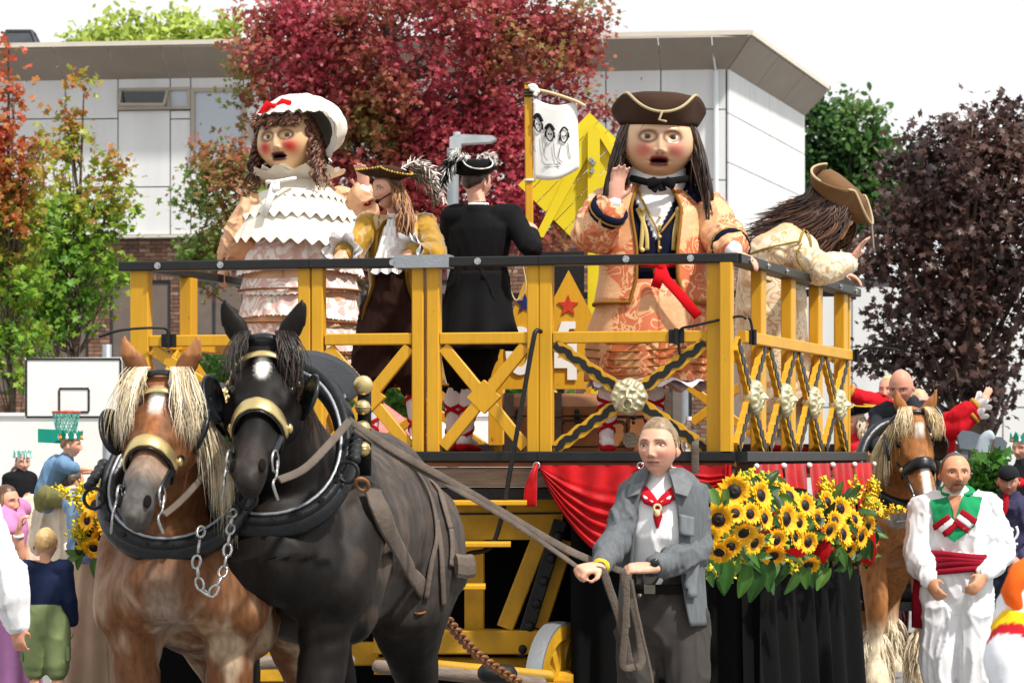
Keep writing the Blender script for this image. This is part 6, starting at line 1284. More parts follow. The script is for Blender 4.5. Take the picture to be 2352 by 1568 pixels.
    def collar(s, studs=True):
        g = G(); P = s.ring(); r = .048 * (1 + .25 * np.clip(-np.sin(np.linspace(0, 2 * np.pi, 44)), 0, 1)); g.etube(P, r, n=14, closed=True); g.map(s.W); co = g.build('collar', MT['leather'], s.root)
        g = G(); g.etube(s.ring(.045, 1.03), .02, .03, n=10, closed=True); g.map(s.W); g.build('hames', MT['iron'], co)
        g = G(); g.etube(s.ring(.062, .95), .008, n=6, closed=True); g.map(s.W); g.build('hames_rail', MT['steel'], co)
        R = s.ring(.07, 1.04, 60); 
        for k in range(34, 57, 3): g = G(); c = s.W(R[k]); g.cyl(c - s.B[1] * .008, c + s.B[1] * .02, .011, 10); g.build('rivet', MT['iron'], co, angle=40)
        for sd in (-1, 1):
            k = 50 if sd > 0 else 40; k = {1: 56, -1: 34}[sd]; c = s.W(R[k] + V3(sd * .03, .02, 0)); g = G(); g.torus(c, .042, .008, s.B[1], 20, 7); g.build('ring', MT['iron'], co)
            g = G(); k2 = {1: 2, -1: 28}[sd]; c0, c1 = R[k2] + V3(sd * .05, .0, -.05), R[(k2 - 5 * sd) % 60] + V3(sd * .045, .03, .02)
            for q in np.linspace(0, 1, 5): g.sphere(c0 + (c1 - c0) * q, [.028, .028, .022], 10, 6)
            g.etube([c0, c1], .022, n=10); g.map(s.W); g.build('tug_clip', MT['iron'], co)
        # stiff leather housing over the top of the collar, edged with brass studs
        a = np.linspace(.62, math.pi - .62, 15); c = V3(0, .42, 1.70 + s.nu * .3); e2 = unit(V3(0, -.64, .77)); bkv = V3(0, -.95, .28); hou = G(); rows = []
        for q in np.linspace(0, 1, 6): rows.append([c + V3(1, 0, 0) * (.31 + .05 * q) * math.cos(t) * 1.0 + e2 * (.42 + .06 * q) * math.sin(t) + bkv * .16 * (q - .2) for t in a])
        hou.grid(rows); hou.map(s.W); ho = hou.build('housing', MT['leather'], co); md = ho.modifiers.new('thick', 'SOLIDIFY'); md.thickness = .02
        st = G()
        for row in (rows[0], rows[-1]):
            C_ = catmull(row, 3)
            for p in C_: st.sphere(s.W(p + e2 * .012), .0095, 6, 4)
        st.build('studs', MT['brass'], ho)
        return co
    def bells(s, co, l, f, z, n=3):
        p = V3(l, f, z); g = G(); g.strap([s.W(p + V3(0, 0, .1)), s.W(p), s.W(p + V3(.0, .0, -.10 * n))], .06, .012, s.B[1]); st = g.build('bell_strap', MT['leather'], co)
        g = G(); c = s.W(p + V3(0, .02, .07)); g.sphere(c, [.042, .02, .042], 16, 8); g.build('brass_boss', MT['brass'], st)
        for k in range(n):
            c = s.W(p + V3(0, .025, -.02 - .085 * k)); g = G(); g.sphere(c, .033, 16, 10); g.torus(c, .0335, .003, (0, 0, 1), 20, 5); g.build('bell', MT['brass'], st)
def chain(g, pts, r=.018, w=.005, n=6):
    P = catmull(pts, n * 3); L = np.concatenate([[0], np.cumsum(np.linalg.norm(np.diff(P, axis=0), axis=1))]); m = max(2, int(L[-1] / (r * 2.1)))
    Q = np.array([[np.interp(x, L, P[:, i]) for i in range(3)] for x in np.linspace(0, L[-1], m)])
    for k in range(m - 1):
        t = unit(Q[k + 1] - Q[k]); a = unit(np.cross(t, (0, 1, .3))); a = a if k % 2 else unit(np.cross(t, a)); g.torus((Q[k] + Q[k + 1]) / 2, r * 1.35, w, a, 12, 5, ry=r * .8, e1=t)
def mixarr(c, w, h): w = np.clip(w, 0, 1)[:, None]; return c * (1 - w) + np.array(lin(h)) * w
def col_black(V, t, hh, l):
    n = fnoise(V, 5, 3, 1); n2 = fnoise(V * np.array([1, 1, .5]), 16, 2, 2); c = np.tile(np.array(lin('#120E0C')), (len(V), 1)) * (1 + .3 * n[:, None]); hd = hh > -5
    flank = sstep(.35, -.05, V[:, 1]) * sstep(.75, 1.15, V[:, 2]) * (.75 + .45 * n2); c = mixarr(c, flank, '#4A433F'); c = mixarr(c, sstep(.1, .5, n2) * sstep(.6, .3, V[:, 1]) * sstep(.7, 1.3, V[:, 2]) * .5, '#5C4B40')
    c = mixarr(c, .4 * sstep(.05, .5, n) * (V[:, 2] < 1.5) * (V[:, 1] > .2), '#241C18'); c = mixarr(c, hd * sstep(.66, .85, t) * .6 * sstep(-.2, .4, n2 + .3), '#3A322E'); c = mixarr(c, hd * sstep(.93, 1.0, t) * .5, '#1A1514')
    star = hd * (hh > -.08) * sstep(.034, .014, np.abs(l) * (1 + 3 * np.abs(t - .20)) + .008 * n2) * sstep(.10, .13, t) * sstep(.31, .25, t); return mixarr(c, star, '#EDE8E2')
def col_blond(V, t, hh, l):
    n = fnoise(V, 4, 3, 11); n2 = fnoise(V * np.array([1, 1, .4]), 13, 3, 12); hd = hh > -5; c = np.tile(np.array(lin('#70482C')), (len(V), 1)) * (1 + .28 * n[:, None])
    c = mixarr(c, .85 * sstep(-.15, .5, n2 + .4 * n) * sstep(1.45, 1.05, V[:, 2]) * sstep(1.0, .2, np.abs(V[:, 2] - .75)), '#AE9880'); c = mixarr(c, .6 * sstep(.12, .03, np.abs(l)) * sstep(1.4, 1.1, V[:, 2]) * (V[:, 1] > .4), '#988C82')
    c = mixarr(c, .55 * hd * sstep(.05, .02, np.abs(l)) * (t < .6) * (hh > -.1), '#A06238'); c = mixarr(c, hd * sstep(.50, .66, t), '#8C7666'); c = mixarr(c, hd * sstep(.64, .80, t + .04 * n2), '#4E4A48')
    c = mixarr(c, (~hd) * (V[:, 2] > 2.2) * .6, '#C08352'); star = hd * (hh > -.08) * sstep(.042, .018, np.abs(l) * (1 + 2 * np.abs(t - .17)) + .006 * n2) * sstep(.09, .12, t) * sstep(.32, .2, t); return mixarr(c, star, '#F0ECE6')
def col_bay(V, t, hh, l):
    n = fnoise(V, 4, 3, 21); n2 = fnoise(V * np.array([1, 1, .4]), 13, 3, 22); hd = hh > -5; c = np.tile(np.array(lin('#9C663A')), (len(V), 1)) * (1 + .2 * n[:, None]); c = mixarr(c, .5 * sstep(1.2, .9, V[:, 2]) * sstep(-.2, .3, n2), '#8A5A34')
    c = mixarr(c, sstep(.55, .32, V[:, 2] + .05 * n2), '#D6C4A8'); c = mixarr(c, hd * sstep(.7, .85, t), '#8A807A'); c = mixarr(c, hd * (hh > -.1) * sstep(.036, .024, np.abs(l) + .004 * n2) * sstep(.42, .5, t), '#EAE4DE')
    c = mixarr(c, hd * (hh > -.1) * sstep(.05, .02, np.abs(l)) * sstep(.12, .15, t) * sstep(.28, .2, t), '#E8E0D6'); return mixarr(c, hd * sstep(.9, .95, t) * sstep(.03, .01, np.abs(l - .02)), '#C09088')
black = Horse('black draft horse with white star and brass noseband, leading on the right of the pair', [-.90, 12.35, 0], -12, 1.03, yaw=8, theta=47, hk=1.0, neckup=-.05, group='pair of horses pulling the float')
black.build(col_black, (.10, -.06)); black.mane(['#120D0B', '#1C1410', '#2E201A', '#3E2A20'], 1, .34, 900, 340, .26, .0024, 3, fpart=.85); black.bridle(); co = black.collar(); black.bells(co, .335, .28, 1.88)
for sd in (-1, 1): pass
blond = Horse('chestnut draft horse with flaxen mane and white star, on the left of the pair', [-1.31, 12.2, 0], -9, .965, yaw=2, theta=44, hk=1.0, neckup=-.06, group='pair of horses pulling the float')
blond.build(col_blond, (-.05, .1)); blond.mane(['#E6D9BE', '#D9C7A4', '#EFE6D2', '#C9B490'], 1, .66, 1300, 640, .33, .0023, 5, fpart=.55); blond.bridle(); co = blond.collar(); mask(at(522, 925, 11.95), V3(-.1, -1, 0), .065, co, 'brass')
bay = Horse('chestnut horse with white blaze and pale mane, ridden by the bald man', [2.86, 21.5, 0], 2, .99, yaw=9, theta=24, hk=1.08, neckup=-.12)
bay.build(col_bay, (0, .12), .02); bay.mane(['#D9C49A', '#C9B080', '#E6D6B4', '#B0925E'], -1, .62, 900, 520, .24, .003, 7, fpart=.55); bay.bridle('leather', .50, .075, 'leather')
P, D, L = [], [], []; rr = np.random.default_rng(4)
for sd in (-1, 1):
    for f in (.38, -1.14):
        for _ in range(260): a = rr.uniform(0, 6.28); P.append(V3(sd * .19 + .07 * math.cos(a), f + .07 * math.sin(a), rr.uniform(.15, .42))); D.append(V3(math.cos(a) * .8, math.sin(a) * .8 + .2, .0)); L.append(rr.uniform(.12, .26))
bay.locks('feathering', P, D, L, .006, ['#D9C9AC', '#E8DCC4', '#C4B08E'], 9)
g = G(); c = V3(0, .37, 1.54); g.etube(bay.ring(.0, 1.0), .045, n=10, closed=True); g.map(bay.W); co = g.build('collar', MT['leather'], bay.root)
roan = Horse('tan horse half hidden behind the man in white, harnessed to the cart', [3.20, 23.4, 0], -70, .74, yaw=0, theta=30)
roan.build(lambda V, t, hh, l: mixarr(np.tile(np.array(lin('#B98A58')), (len(V), 1)), sstep(.5, .3, V[:, 2]), '#D6C4A8'), (0, 0), .024); roan.mane(['#D9C49A', '#C9B080'], -1, .4, 90, 40, .25, .012, 8); roan.bridle('leather', .5, .07, 'leather')
# straps and traces over the black horse's near side
hr = thing('harness_straps', black.W(V3(0, -.5, 1.9)), 'worn leather harness straps crossing the back and flank of the black horse', 'harness')
for nm, pts, w in (('back_strap', [(832, 985), (885, 990), (930, 1012), (975, 1058), (1003, 1115), (1018, 1165), (1032, 1215)], .034), ('hip_strap', [(1032, 1215), (1036, 1255), (1034, 1300)], .03), ('loin_strap', [(905, 1040), (950, 1080), (982, 1135), (998, 1190), (1000, 1240), (988, 1300), (978, 1375)], .026), ('loin_strap', [(1000, 1195), (1010, 1260), (1014, 1330), (1016, 1390)], .03)):
    P, N = lay(black.bv, pts, .012)
    if len(P) > 5: g = G(); g.strap(P, w, .010, N); g.build(nm, MT['oldleather'], hr)
g = G(); P, N = lay(black.bv, [(1038, 1300), (1055, 1302), (1072, 1300)], .03)
if len(P) > 3: g.strap(P, .11, .03, N); g.build('breeching_pad', MT['oldleather'], hr, False)
T, N_ = lay(black.bv, [(846, 1135), (862, 1180), (884, 1232), (912, 1285), (945, 1330)], .035)
T = [T[0], T[len(T) // 4], T[len(T) // 2], T[-4], T[-1], at(1006, 1394, 13.2)]; t0 = T[0]
P = catmull(T, 6); g = G(); g.strap(P, .095, .014, unit(V3(.55, -.8, .1))); g.build('trace', MT['oldleather'], hr)
g = G(); chain(g, [at(815, 1085, 11.5), at(830, 1110, 11.55), at(848, 1140, 11.62)], .03, .008); g.build('tug_chain', MT['rust'], hr)
g = G(); chain(g, [at(1006, 1394, 13.3), at(1040, 1440, 13.7), at(1100, 1505, 14.4), at(1190, 1566, 15.2)], .028, .010); g.build('trace_chain', MT['rust'], hr)
g = G(); chain(g, [at(985, 1385, 13.1), at(970, 1410, 13.0), at(955, 1408, 13.0)], .022, .006); g.build('trace_chain', MT['rust'], hr)
g = G(); chain(g, [at(463, 1205, 11.35), at(458, 1250, 11.3), at(448, 1308, 11.3)], .02, .006); chain(g, [at(535, 1170, 11.5), at(528, 1220, 11.4), at(516, 1300, 11.35), at(498, 1345, 11.3), at(482, 1368, 11.3), at(458, 1345, 11.3), at(455, 1300, 11.3)], .02, .006)
tag(g.build('pole_chain', MT['chrome']), 'steel chains hanging between the two leading horses', 'chain')
# reins
rn = thing('reins', at(1100, 1120, 12.3), 'long grey leather reins running from the black horse to the man in grey', 'reins')
def rein(pts, w, n=(.3, -.9, .35), nm='rein'): g = G(); g.strap(catmull(pts, 6), w, .008, unit(np.array(n))); g.build(nm, MT['oldleather'], rn, False)
bit = black.W(black.hs(.93, 98, .05))
rein([bit, at(700, 1075, 11.3), at(760, 1015, 11.5), at(803, 965, 11.72)], .032); rein([at(803, 965, 11.72), at(900, 1030, 12.0), at(1075, 1128, 12.35), at(1300, 1260, 12.72), at(1432, 1312, 12.55)], .036)
rein([at(812, 985, 11.75), at(930, 1060, 12.1), at(1120, 1165, 12.4), at(1260, 1255, 12.6), at(1338, 1310, 12.5)], .024)
bb = blond.W(blond.hs(.93, 98, .05)); rein([bb, at(420, 1145, 11.35), at(480, 1080, 11.5), at(520, 1045, 11.6)], .026)
for pts, w in (([(1362, 1310), (1384, 1312), (1400, 1352), (1420, 1410), (1436, 1470), (1444, 1512), (1452, 1528), (1466, 1532), (1474, 1510), (1468, 1450), (1455, 1390), (1447, 1330)], .036), ([(1440, 1318), (1438, 1400), (1434, 1470), (1430, 1520), (1440, 1534), (1458, 1530)], .032), ([(1450, 1330), (1462, 1400), (1478, 1470), (1492, 1530), (1502, 1590)], .014), ([(1432, 1312), (1436, 1360), (1440, 1440)], .03)):
    rein([at(x, y, 12.5 + .01 * k) for k, (x, y) in enumerate(pts)], w, (0, -1, .1))
# ---------------- people on the street ----------------
def patch(g, bv, quad, lift, col, n=8, m=8):
    """cloth patch following a garment: quad of photo points (tl, tr, br, bl)"""
    q = np.array(quad, float); rows = []
    for j in range(m + 1):
        v = j / m; row = []
        for i in range(n + 1):
            u = i / n; x, y = (q[0] * (1 - u) + q[1] * u) * (1 - v) + (q[3] * (1 - u) + q[2] * u) * v; p, _ = hit(bv, x, y, lift); row.append(p)
        rows.append(row)
    good = [r for r in rows if all(p is not None for p in r)]
    if len(good) > 1: g.grid(good, np.tile(np.array(lin(col)), (len(good) * (n + 1), 1)), flip=False)
    return g
def ribbonlay(g, bv, pts, w, lift, col):
    P, N = lay(bv, pts, lift)
    if len(P) > 4: g.strap(P, w, .006, N, col=lin(col))
def mk(label, x, Y, phi, h, z=0, **k): b = at(x, 0, Y); b[2] = z; return Person(label, b, phi, h, **k), Jf(b, phi, h)
# --- handler in the grey jacket
b = at(1522, 0, 12.95); b[2] = 0; J = Jf(b, -14, 1.86)
hd = Person('young man in grey jacket and red neckerchief holding the long reins', b, -14, 1.86, build=.90, shR=J(1452, 1142, 12.95), elR=J(1413, 1242, 12.82), wrR=J(1380, 1300, 12.55), shL=J(1590, 1142, 13.0), elL=J(1598, 1268, 12.88), wrL=J(1502, 1303, 12.58), neck=J(1519, 1098, 12.95), waist=J(1512, 1310, 12.98))
hd.j['head'] = J(1513, 1026, 12.88); hd.vox = .0085
hd.body(skin='#DDA98F', wide=.96, eye=.92, nose=.9, hphi=-23, hpitch=4, hH=.247, hands=[('R', (-.62, .65, -.1), (.2, .35, .9), dict(curl=1.3, grip=True)), ('L', (-.93, .3, -.02), (-.1, .5, .85), dict(curl=.95, grip=True))], hair='#8A7358', hairlen=.030, hairline=.30, brow='#4E3A28', liner=.65, lips='#C07F74', jaw=.24, fat=.04, blush=('#D9847A', .4, 0), iris='#54646E', gaze=(-.008, .002))  # lid line painted stronger to put shade over his eyes
g = G(); hd.torso(g, .012, drop=-.10, sh=False); hd.wear('shirt', g, '#F2F2F4', 'cloth', .010, .007, (10, 10, 4)); shirtbv = bvh_of(hd.last)
shell(hd, [(1.56, .080, .076, -.02), (1.535, .125, .100, -.015), (1.48, .176, .116, -.005), (1.40, .192, .127, 0), (1.22, .182, .142, .01), (1.08, .178, .142, .01), (.98, .186, .150, .01), (.89, .194, .160, .01)], [24, 20, 21, 26, 32, 36, 42, 48], '#62666A', 'jacket', 'denim', 5, .018, e=.006, th=.008, seed=4)
sleeves(hd, 'sleeve', '#62666A', 'denim', .012, .90, .004, .010, r=(.068, .060, .055, .052, .046)); slbv = bvh_of(hd.last)
jk = [o for o in hd.root.children if o.name.startswith('jacket') and 'sleeve' not in o.name][0]
dg_v = np.array([v.co for v in jk.data.vertices]) + hd.base; jkbv = BVHTree.FromPolygons([tuple(v) for v in dg_v], [tuple(p.vertices) for p in jk.data.polygons])
for nm, quad in (('pocket', [(1548, 1280), (1600, 1288), (1594, 1372), (1545, 1372)]), ('pocket', [(1556, 1180), (1590, 1188), (1588, 1232), (1556, 1228)])):
    g = patch(G(), jkbv, quad, .016, '#72767A')
    if g.n: o = g.build(nm, MT['denim'], jk); md = o.modifiers.new('thick', 'SOLIDIFY'); md.thickness = .006
for sd in (-1, 1):                                        # lapels and collar
    g = G(); nk = hd.j['neck']; P = lambda l, f, z: hd.p((sd * l, f, z)); g.add([P(.05, .085, 1.525), P(.095, .05, 1.545), P(.145, .08, 1.49), P(.13, .122, 1.435), P(.08, .134, 1.45)], [(0, 1, 2, 3, 4)], lin('#74787B')); o = g.build('lapel', MT['denim'], jk, False); md = o.modifiers.new('thick', 'SOLIDIFY'); md.thickness = .008
g = G()
for y in (1195, 1265): p, n = hit(jkbv, 1466, y, .02); (p is not None) and g.sphere(p, [.011, .006, .011], 8, 6, col=lin('#22262A'))
if g.n: g.build('buttons', MT['cloth'], jk)
hd.trousers('#45413F', .026, .97, amp=.013, sc=(11, 11, 5), vox=.010); hd.shoes()
g = G(); w_ = hd.j['waist']; pts = [hd.p((math.sin(t) * .166, math.cos(t) * .128, 1.045)) for t in np.linspace(0, 2 * np.pi, 40, endpoint=False)]; g.etube(pts, .022, .006, (0, 0, 1), 8, col=lin('#1A1613'), closed=True); g.box(hd.p((-.03, .135, 1.045)), (.05, .012, .04), col=lin('#8A8478')); g.build('belt', MT['cloth'], hd.root, False)
g = G()                                                    # neckerchief rolled round the neck, tails through a woggle
nk = hd.p('neck'); rr_ = [hd.p((math.sin(t) * (.088 + .012 * (math.cos(t) > 0)), -.01 + math.cos(t) * .088, 1.475 + .028 * (1 - math.cos(t)) - .055 * max(0, math.cos(t)) ** 2)) for t in np.linspace(0, 2 * np.pi, 40, endpoint=False)]
for k in range(3): g.etube([p + V3(0, 0, .016 - .018 * k) for p in rr_], .019, n=8, closed=True, col=lin(['#E8DFE0', '#B81826', '#C21C2A'][k]))
q = hd.p((0, .122, 1.40)); 
for sx in (-1, 1): g.etube([hd.p((sx * .075, .085, 1.47)), hd.p((sx * .035, .118, 1.425)), q], [.026, .030, .014], [.012, .012, .01], hd.B[0], 10, col=lin('#B81826')); g.etube([hd.p((sx * .088, .075, 1.468)), hd.p((sx * .05, .12, 1.43)), hd.p((sx * .02, .125, 1.415))], [.008, .009, .006], n=8, col=lin('#EAE2E2'))
g.etube([q, q + V3(.002, -.012, -.05), q + V3(.0, -.012, -.10)], [.012, .022, .006], [.008, .012, .004], hd.B[0], 10, col=lin('#A81522')); g.build('neckerchief', MT['cloth'], hd.root)
g = G(); g.torus(q + V3(0, -.018, -.012), .016, .006, (.1, -1, 0), 14, 6, col=lin('#D9C79A')); g.sphere(q + V3(0, -.018, -.035), [.014, .009, .018], 10, 8, col=lin('#D9C79A')); g.build('woggle', MT['cloth'], hd.root)
W_, E_ = hd.p('wrL'), hd.p('elL'); d = unit(W_ - E_); g = G(); g.etube([W_ - d * .03, W_ + d * .0], [.038, .038], n=16, col=lin('#16181A'), round_=False); g.sphere(W_ - d * .012 + V3(-.004, -.032, .02), [.02, .01, .02], 12, 8, col=lin('#0E1012')); g.build('wristwatch', MT['eye'], hd.root)
W_, E_ = hd.p('wrR'), hd.p('elR'); d = unit(W_ - E_); g = G(); g.etube([W_ - d * .012, W_ + d * .012], [.040, .040], n=16, col=lin('#E0C838'), round_=False); g.build('wristband', MT['cloth'], hd.root)
# --- man in white with the green yoke
wm, J = mk('smiling man in white costume with green yoke and dark red sash', 2196, 17.8, -8, 1.78)
b = wm.base
for k, v in dict(shR=J(2120, 1170, 17.8), elR=J(2106, 1270, 17.75), wrR=J(2132, 1330, 17.6), shL=J(2268, 1165, 17.85), elL=J(2298, 1265, 17.8), wrL=J(2262, 1322, 17.6)).items(): wm.j[k] = v
wm.j['head'] = J(2193, 1086, 17.72); wm.j['neck'] = J(2196, 1138, 17.8)
wm.body(skin='#CB9472', wide=1.08, hphi=6, hpitch=2, hH=.25, hands=[('R', (.45, .5, -.75), (-.6, .7, .2), dict(curl=.5)), ('L', (-.55, .5, -.65), (.6, .7, .2), dict(curl=.5))], hair='#4A4540', hairlen=.018, hairline=.43, brow='#3A2E26', lips='#8E4E44', beard=('#5A5048', .75), jaw=.26, nose=1.1, iris='#3A2E22')
wm.top('shirt', '#E6E7EA', .028, .90, drop=.10, bulge=.022, hip=1.02, amp=.014, sc=(11, 11, 5), seed=3, vox=.010); wbv = bvh_of(wm.last)
g = G(); GR = '#1E8A58'
patch(g, wbv, [(2135, 1150), (2178, 1142), (2191, 1196), (2148, 1214)], .010, GR, 10, 12); patch(g, wbv, [(2212, 1140), (2256, 1142), (2237, 1210), (2191, 1196)], .010, GR, 10, 12); patch(g, wbv, [(2150, 1213), (2191, 1194), (2236, 1209), (2192, 1243)], .009, GR, 12, 10)
for a, c_ in ((0, '#A01628'), (13, '#ECECEE'), (26, '#A01628')):
    ribbonlay(g, wbv, [(2149 + a * .85, 1211 + a * .55), (2180 + a * .6, 1186 + a * .6)], .04, .017, c_); ribbonlay(g, wbv, [(2207 + a * .0 - a * .55, 1183 + a * .75 - 8), (2240 - a * .75, 1204 + a * .7 - 6)], .04, .019, c_)
g.etube([wm.p((math.sin(t) * .088, math.cos(t) * .08 - .005, 1.465 - .03 * math.cos(t))) for t in np.linspace(.5, 5.78, 30)], .012, .03, (0, 0, 1), 8, col=lin(GR)); g.build('yoke', MT['cloth'], wm.root)
g = G(); nk = wm.p('neck'); patch(g, wbv, [(2180, 1142), (2210, 1140), (2194, 1190), (2190, 1190)], .016, '#B07A5A', 6, 10); g.build('open_neck', MT['skin'], wm.root)
g = G()
for k in range(4): g.etube([wm.p((math.sin(t) * .215, math.cos(t) * .17, .985 + .028 * k + .012 * math.sin(2 * t + k))) for t in np.linspace(0, 2 * np.pi, 44, endpoint=False)], .022, n=8, closed=True, col=lin(['#8E1428', '#7E1024', '#96182C', '#8A1226'][k]))
g.strap([wm.p((-.2, .05, .96)), wm.p((-.22, .06, .8)), wm.p((-.22, .04, .62))], .12, .01, (-.6, -.8, 0), col=lin('#8E1428')); g.build('sash', MT['cloth'], wm.root)
wm.trousers('#E4E5E9', .03, .80, bulge=.022, amp=.016, sc=(10, 10, 4), vox=.010); stockings(wm, True)
# --- riders and red coats on the right
def sit(p, zp=.93): return p
bm, J = mk('bald man with grey moustache in dark shirt riding the chestnut horse', 2080, 21.75, -22, 1.78, .62)
bm.__dict__.update(); 
for k, v in dict(chest=J(2082, 1010, 21.6), neck=J(2085, 932, 21.5), shR=J(2020, 955, 21.5), elR=J(2005, 1010, 21.3), wrR=J(2035, 1060, 21.0), shL=J(2135, 950, 21.7), elL=J(2140, 1010, 21.4), wrL=J(2120, 1070, 21.1), knR=(-.44, .28, .68), knL=(.44, .28, .68), anR=(-.42, .1, .25), anL=(.42, .1, .25), hipR=(-.16, .02, .9), hipL=(.16, .02, .9)).items(): bm.j[k] = np.array(v, float)
bm.j['head'] = J(2070, 888, 21.4); bm.body(skin='#C98E78', hphi=-24, hpitch=-20, hH=.26, hands=[('R', (.2, .8, -.4), (-.3, .3, .9), dict(curl=.9)), ('L', (-.2, .8, -.4), (.3, .3, .9), dict(curl=.9))], bald=True, brow='#6E5C50', beard=('#8E8478', .6), lips='#9A5E54', nu=90, nv=72, jaw=.22)
g = G(); bm.torso(g, .03); bm.arm(g, 'R', .02, .55); bm.arm(g, 'L', .02, .5); bm.wear('shirt', g, '#2C3036', 'denim', .015, .015); bm.trousers('#232B3E', .02, .97, 'jeans', amp=.012); bm.shoes()
for lb, x, Y, phi, J_, hdx in (('person in red coat behind the bald man, stretching an arm to the left', 2050, 23.6, -30, dict(shR=(2025, 930), elR=(1985, 918), wrR=(1945, 900), shL=(2085, 940), elL=(2095, 1000), wrL=(2085, 1040)), (2042, 895)), ('person in red coat on the cart waving a lace cuffed hand to the right', 2150, 24.4, 35, dict(shL=(2165, 975), elL=(2205, 955), wrL=(2252, 925), shR=(2135, 990), elR=(2200, 985), wrR=(2244, 948)), (2110, 925))):
    p, J = mk(lb, x, Y, phi, 1.75, .62, group='red coated people on the cart')
    for k, v in J_.items(): p.j[k] = J(*v, Y - (.15 if k[:2] in ('wr', 'el') else 0))
    p.j['neck'] = J(hdx[0] + 6, hdx[1] + 40, Y); p.j['head'] = J(*hdx, Y)
    sd = 'R' if phi < 0 else 'L'; p.body(skin='#D9A08A', hphi=phi, hands=[('L', (.55, .2, .8), (-.2, .9, .2), dict(curl=.2)), ('R', (.3, .3, .7) if phi > 0 else (-.9, .2, .2), (0, -.9, .3), dict(curl=.2))], nu=70, nv=56, hair='#C9A87A', vox=.014)
    p.top('coat', '#B81420', .03, .86, bulge=.01, vox=.015, amp=.014); p.trousers('#B81420', .05, .9, 'breeches', vox=.016, bulge=.03)
    for q in ('LR' if phi > 0 else 'R'): cuff(p, q, .86, .042, .075, '#EFF0F2', 'lace_cuff', ruf=True); cuff(p, q, .70, .072, .03, '#B0803A', 'cuff_braid')
p, J = mk('man in black gold edged tricorn and red coat, seen past the float corner', 1968, 23.2, -62, 1.7, .45)
p.j['head'] = J(1962, 970, 23.2); p.j['neck'] = J(1972, 1008, 23.2); p.j['shL'] = J(2000, 1030, 23.1); p.j['shR'] = J(1950, 1030, 23.5); p.j['elL'] = J(2020, 1080, 23); p.j['wrL'] = J(1990, 1110, 22.9)
p.body(skin='#CF9A88', hphi=-62, hair='#B9A890', nu=70, nv=56, vox=.014, hands=[('L', (0, .8, -.4), (0, .4, .9), dict(curl=.8))]); p.top('coat', '#C0202A', .025, .92, vox=.015); p.trousers('#1C1D24', .02, .95, vox=.016)
p.strands('wig', scalp_roots(60, 5, -.2, .2, 80, 178), np.full(60, .2), .014, ['#B0A08A', '#8A7A68'], 3, out=.3, wave=.02); tricorn(p, 'tricorn_hat', 1.05, .3, '#141416', '#D9B03A', tilt=(-8, 8, 0), up=.30, brim=.46, crown=.28, offs=.28, trimr=.03)
# man with cap, crowned man, at the right edge
p, J = mk('man in navy hooded top, dark cap and red neckerchief at the right edge', 2322, 22.2, -20, 1.75, .02)
p.j['head'] = J(2316, 1104, 22.1); p.j['neck'] = J(2322, 1145, 22.2); 
for k, v in dict(shR=J(2278, 1172, 22.2), elR=J(2268, 1245, 22.1), wrR=J(2318, 1278, 21.8), shL=J(2372, 1172, 22.2), elL=J(2385, 1245, 22.1), wrL=J(2350, 1285, 21.8)).items(): p.j[k] = v
p.body(skin='#C48F76', hphi=-12, hpitch=-6, hair='#2E2620', beard=('#4A3C34', .5), nu=90, nv=72, vox=.013, hands=[('R', (.6, .6, -.4), (0, .5, .8), dict(curl=.5)), ('L', (-.5, .6, -.4), (0, .5, .8), dict(curl=.5))]); p.top('hooded_top', '#3A3854', .03, .95, vox=.014, amp=.016); p.trousers('#2A3142', .02, .95, 'jeans', vox=.016); p.shoes(); hb = bvh_of(p.last)
g = G(); rows = [[p.hp((.37 * math.cos(e) * math.sin(a), .43 * math.cos(e) * math.cos(a), .16 + .38 * math.sin(e))) for a in np.linspace(0, 2 * np.pi, 30, endpoint=False)] for e in np.linspace(0, math.pi / 2, 8)]; g.grid(rows, np.tile(np.array(lin('#1E2024')), (240, 1)), closeu=True); g.etube([p.hp((-.26, .36, .17)), p.hp((0, .62, .10)), p.hp((.26, .36, .17))], [.03, .05, .03], .006, (0, 1, -.3), 8, col=lin('#1A1C20')); g.build('cap', MT['cloth'], p.root)
g = G(); g.etube([p.p((math.sin(t) * .09, math.cos(t) * .085, 1.475 - .02 * math.cos(t))) for t in np.linspace(0, 2 * np.pi, 24, endpoint=False)], .026, n=8, closed=True, col=lin('#A81424')); q = p.p((-.01, .14, 1.40)); g.etube([q, q + V3(-.02, -.02, -.12), q + V3(-.03, -.02, -.2)], [.02, .032, .01], [.012] * 3, p.B[0], 8, col=lin('#A81424')); g.build('neckerchief', MT['cloth'], p.root)
g = G(); 
for pts in ([(2306, 1208), (2302, 1222), (2308, 1236), (2320, 1240)], [(2334, 1208), (2338, 1222), (2332, 1236), (2322, 1240)], [(2316, 1212), (2326, 1216), (2318, 1228), (2326, 1232)], [(2306, 1247), (2338, 1249)]):
    pp = [at(x, y, 22.2 - .235) for x, y in pts]; g.strap(catmull(pp, 4), .02, .004, (0, -1, 0), col=lin('#E6E6EA'))
g.build('chest_print', MT['cloth'], p.root)
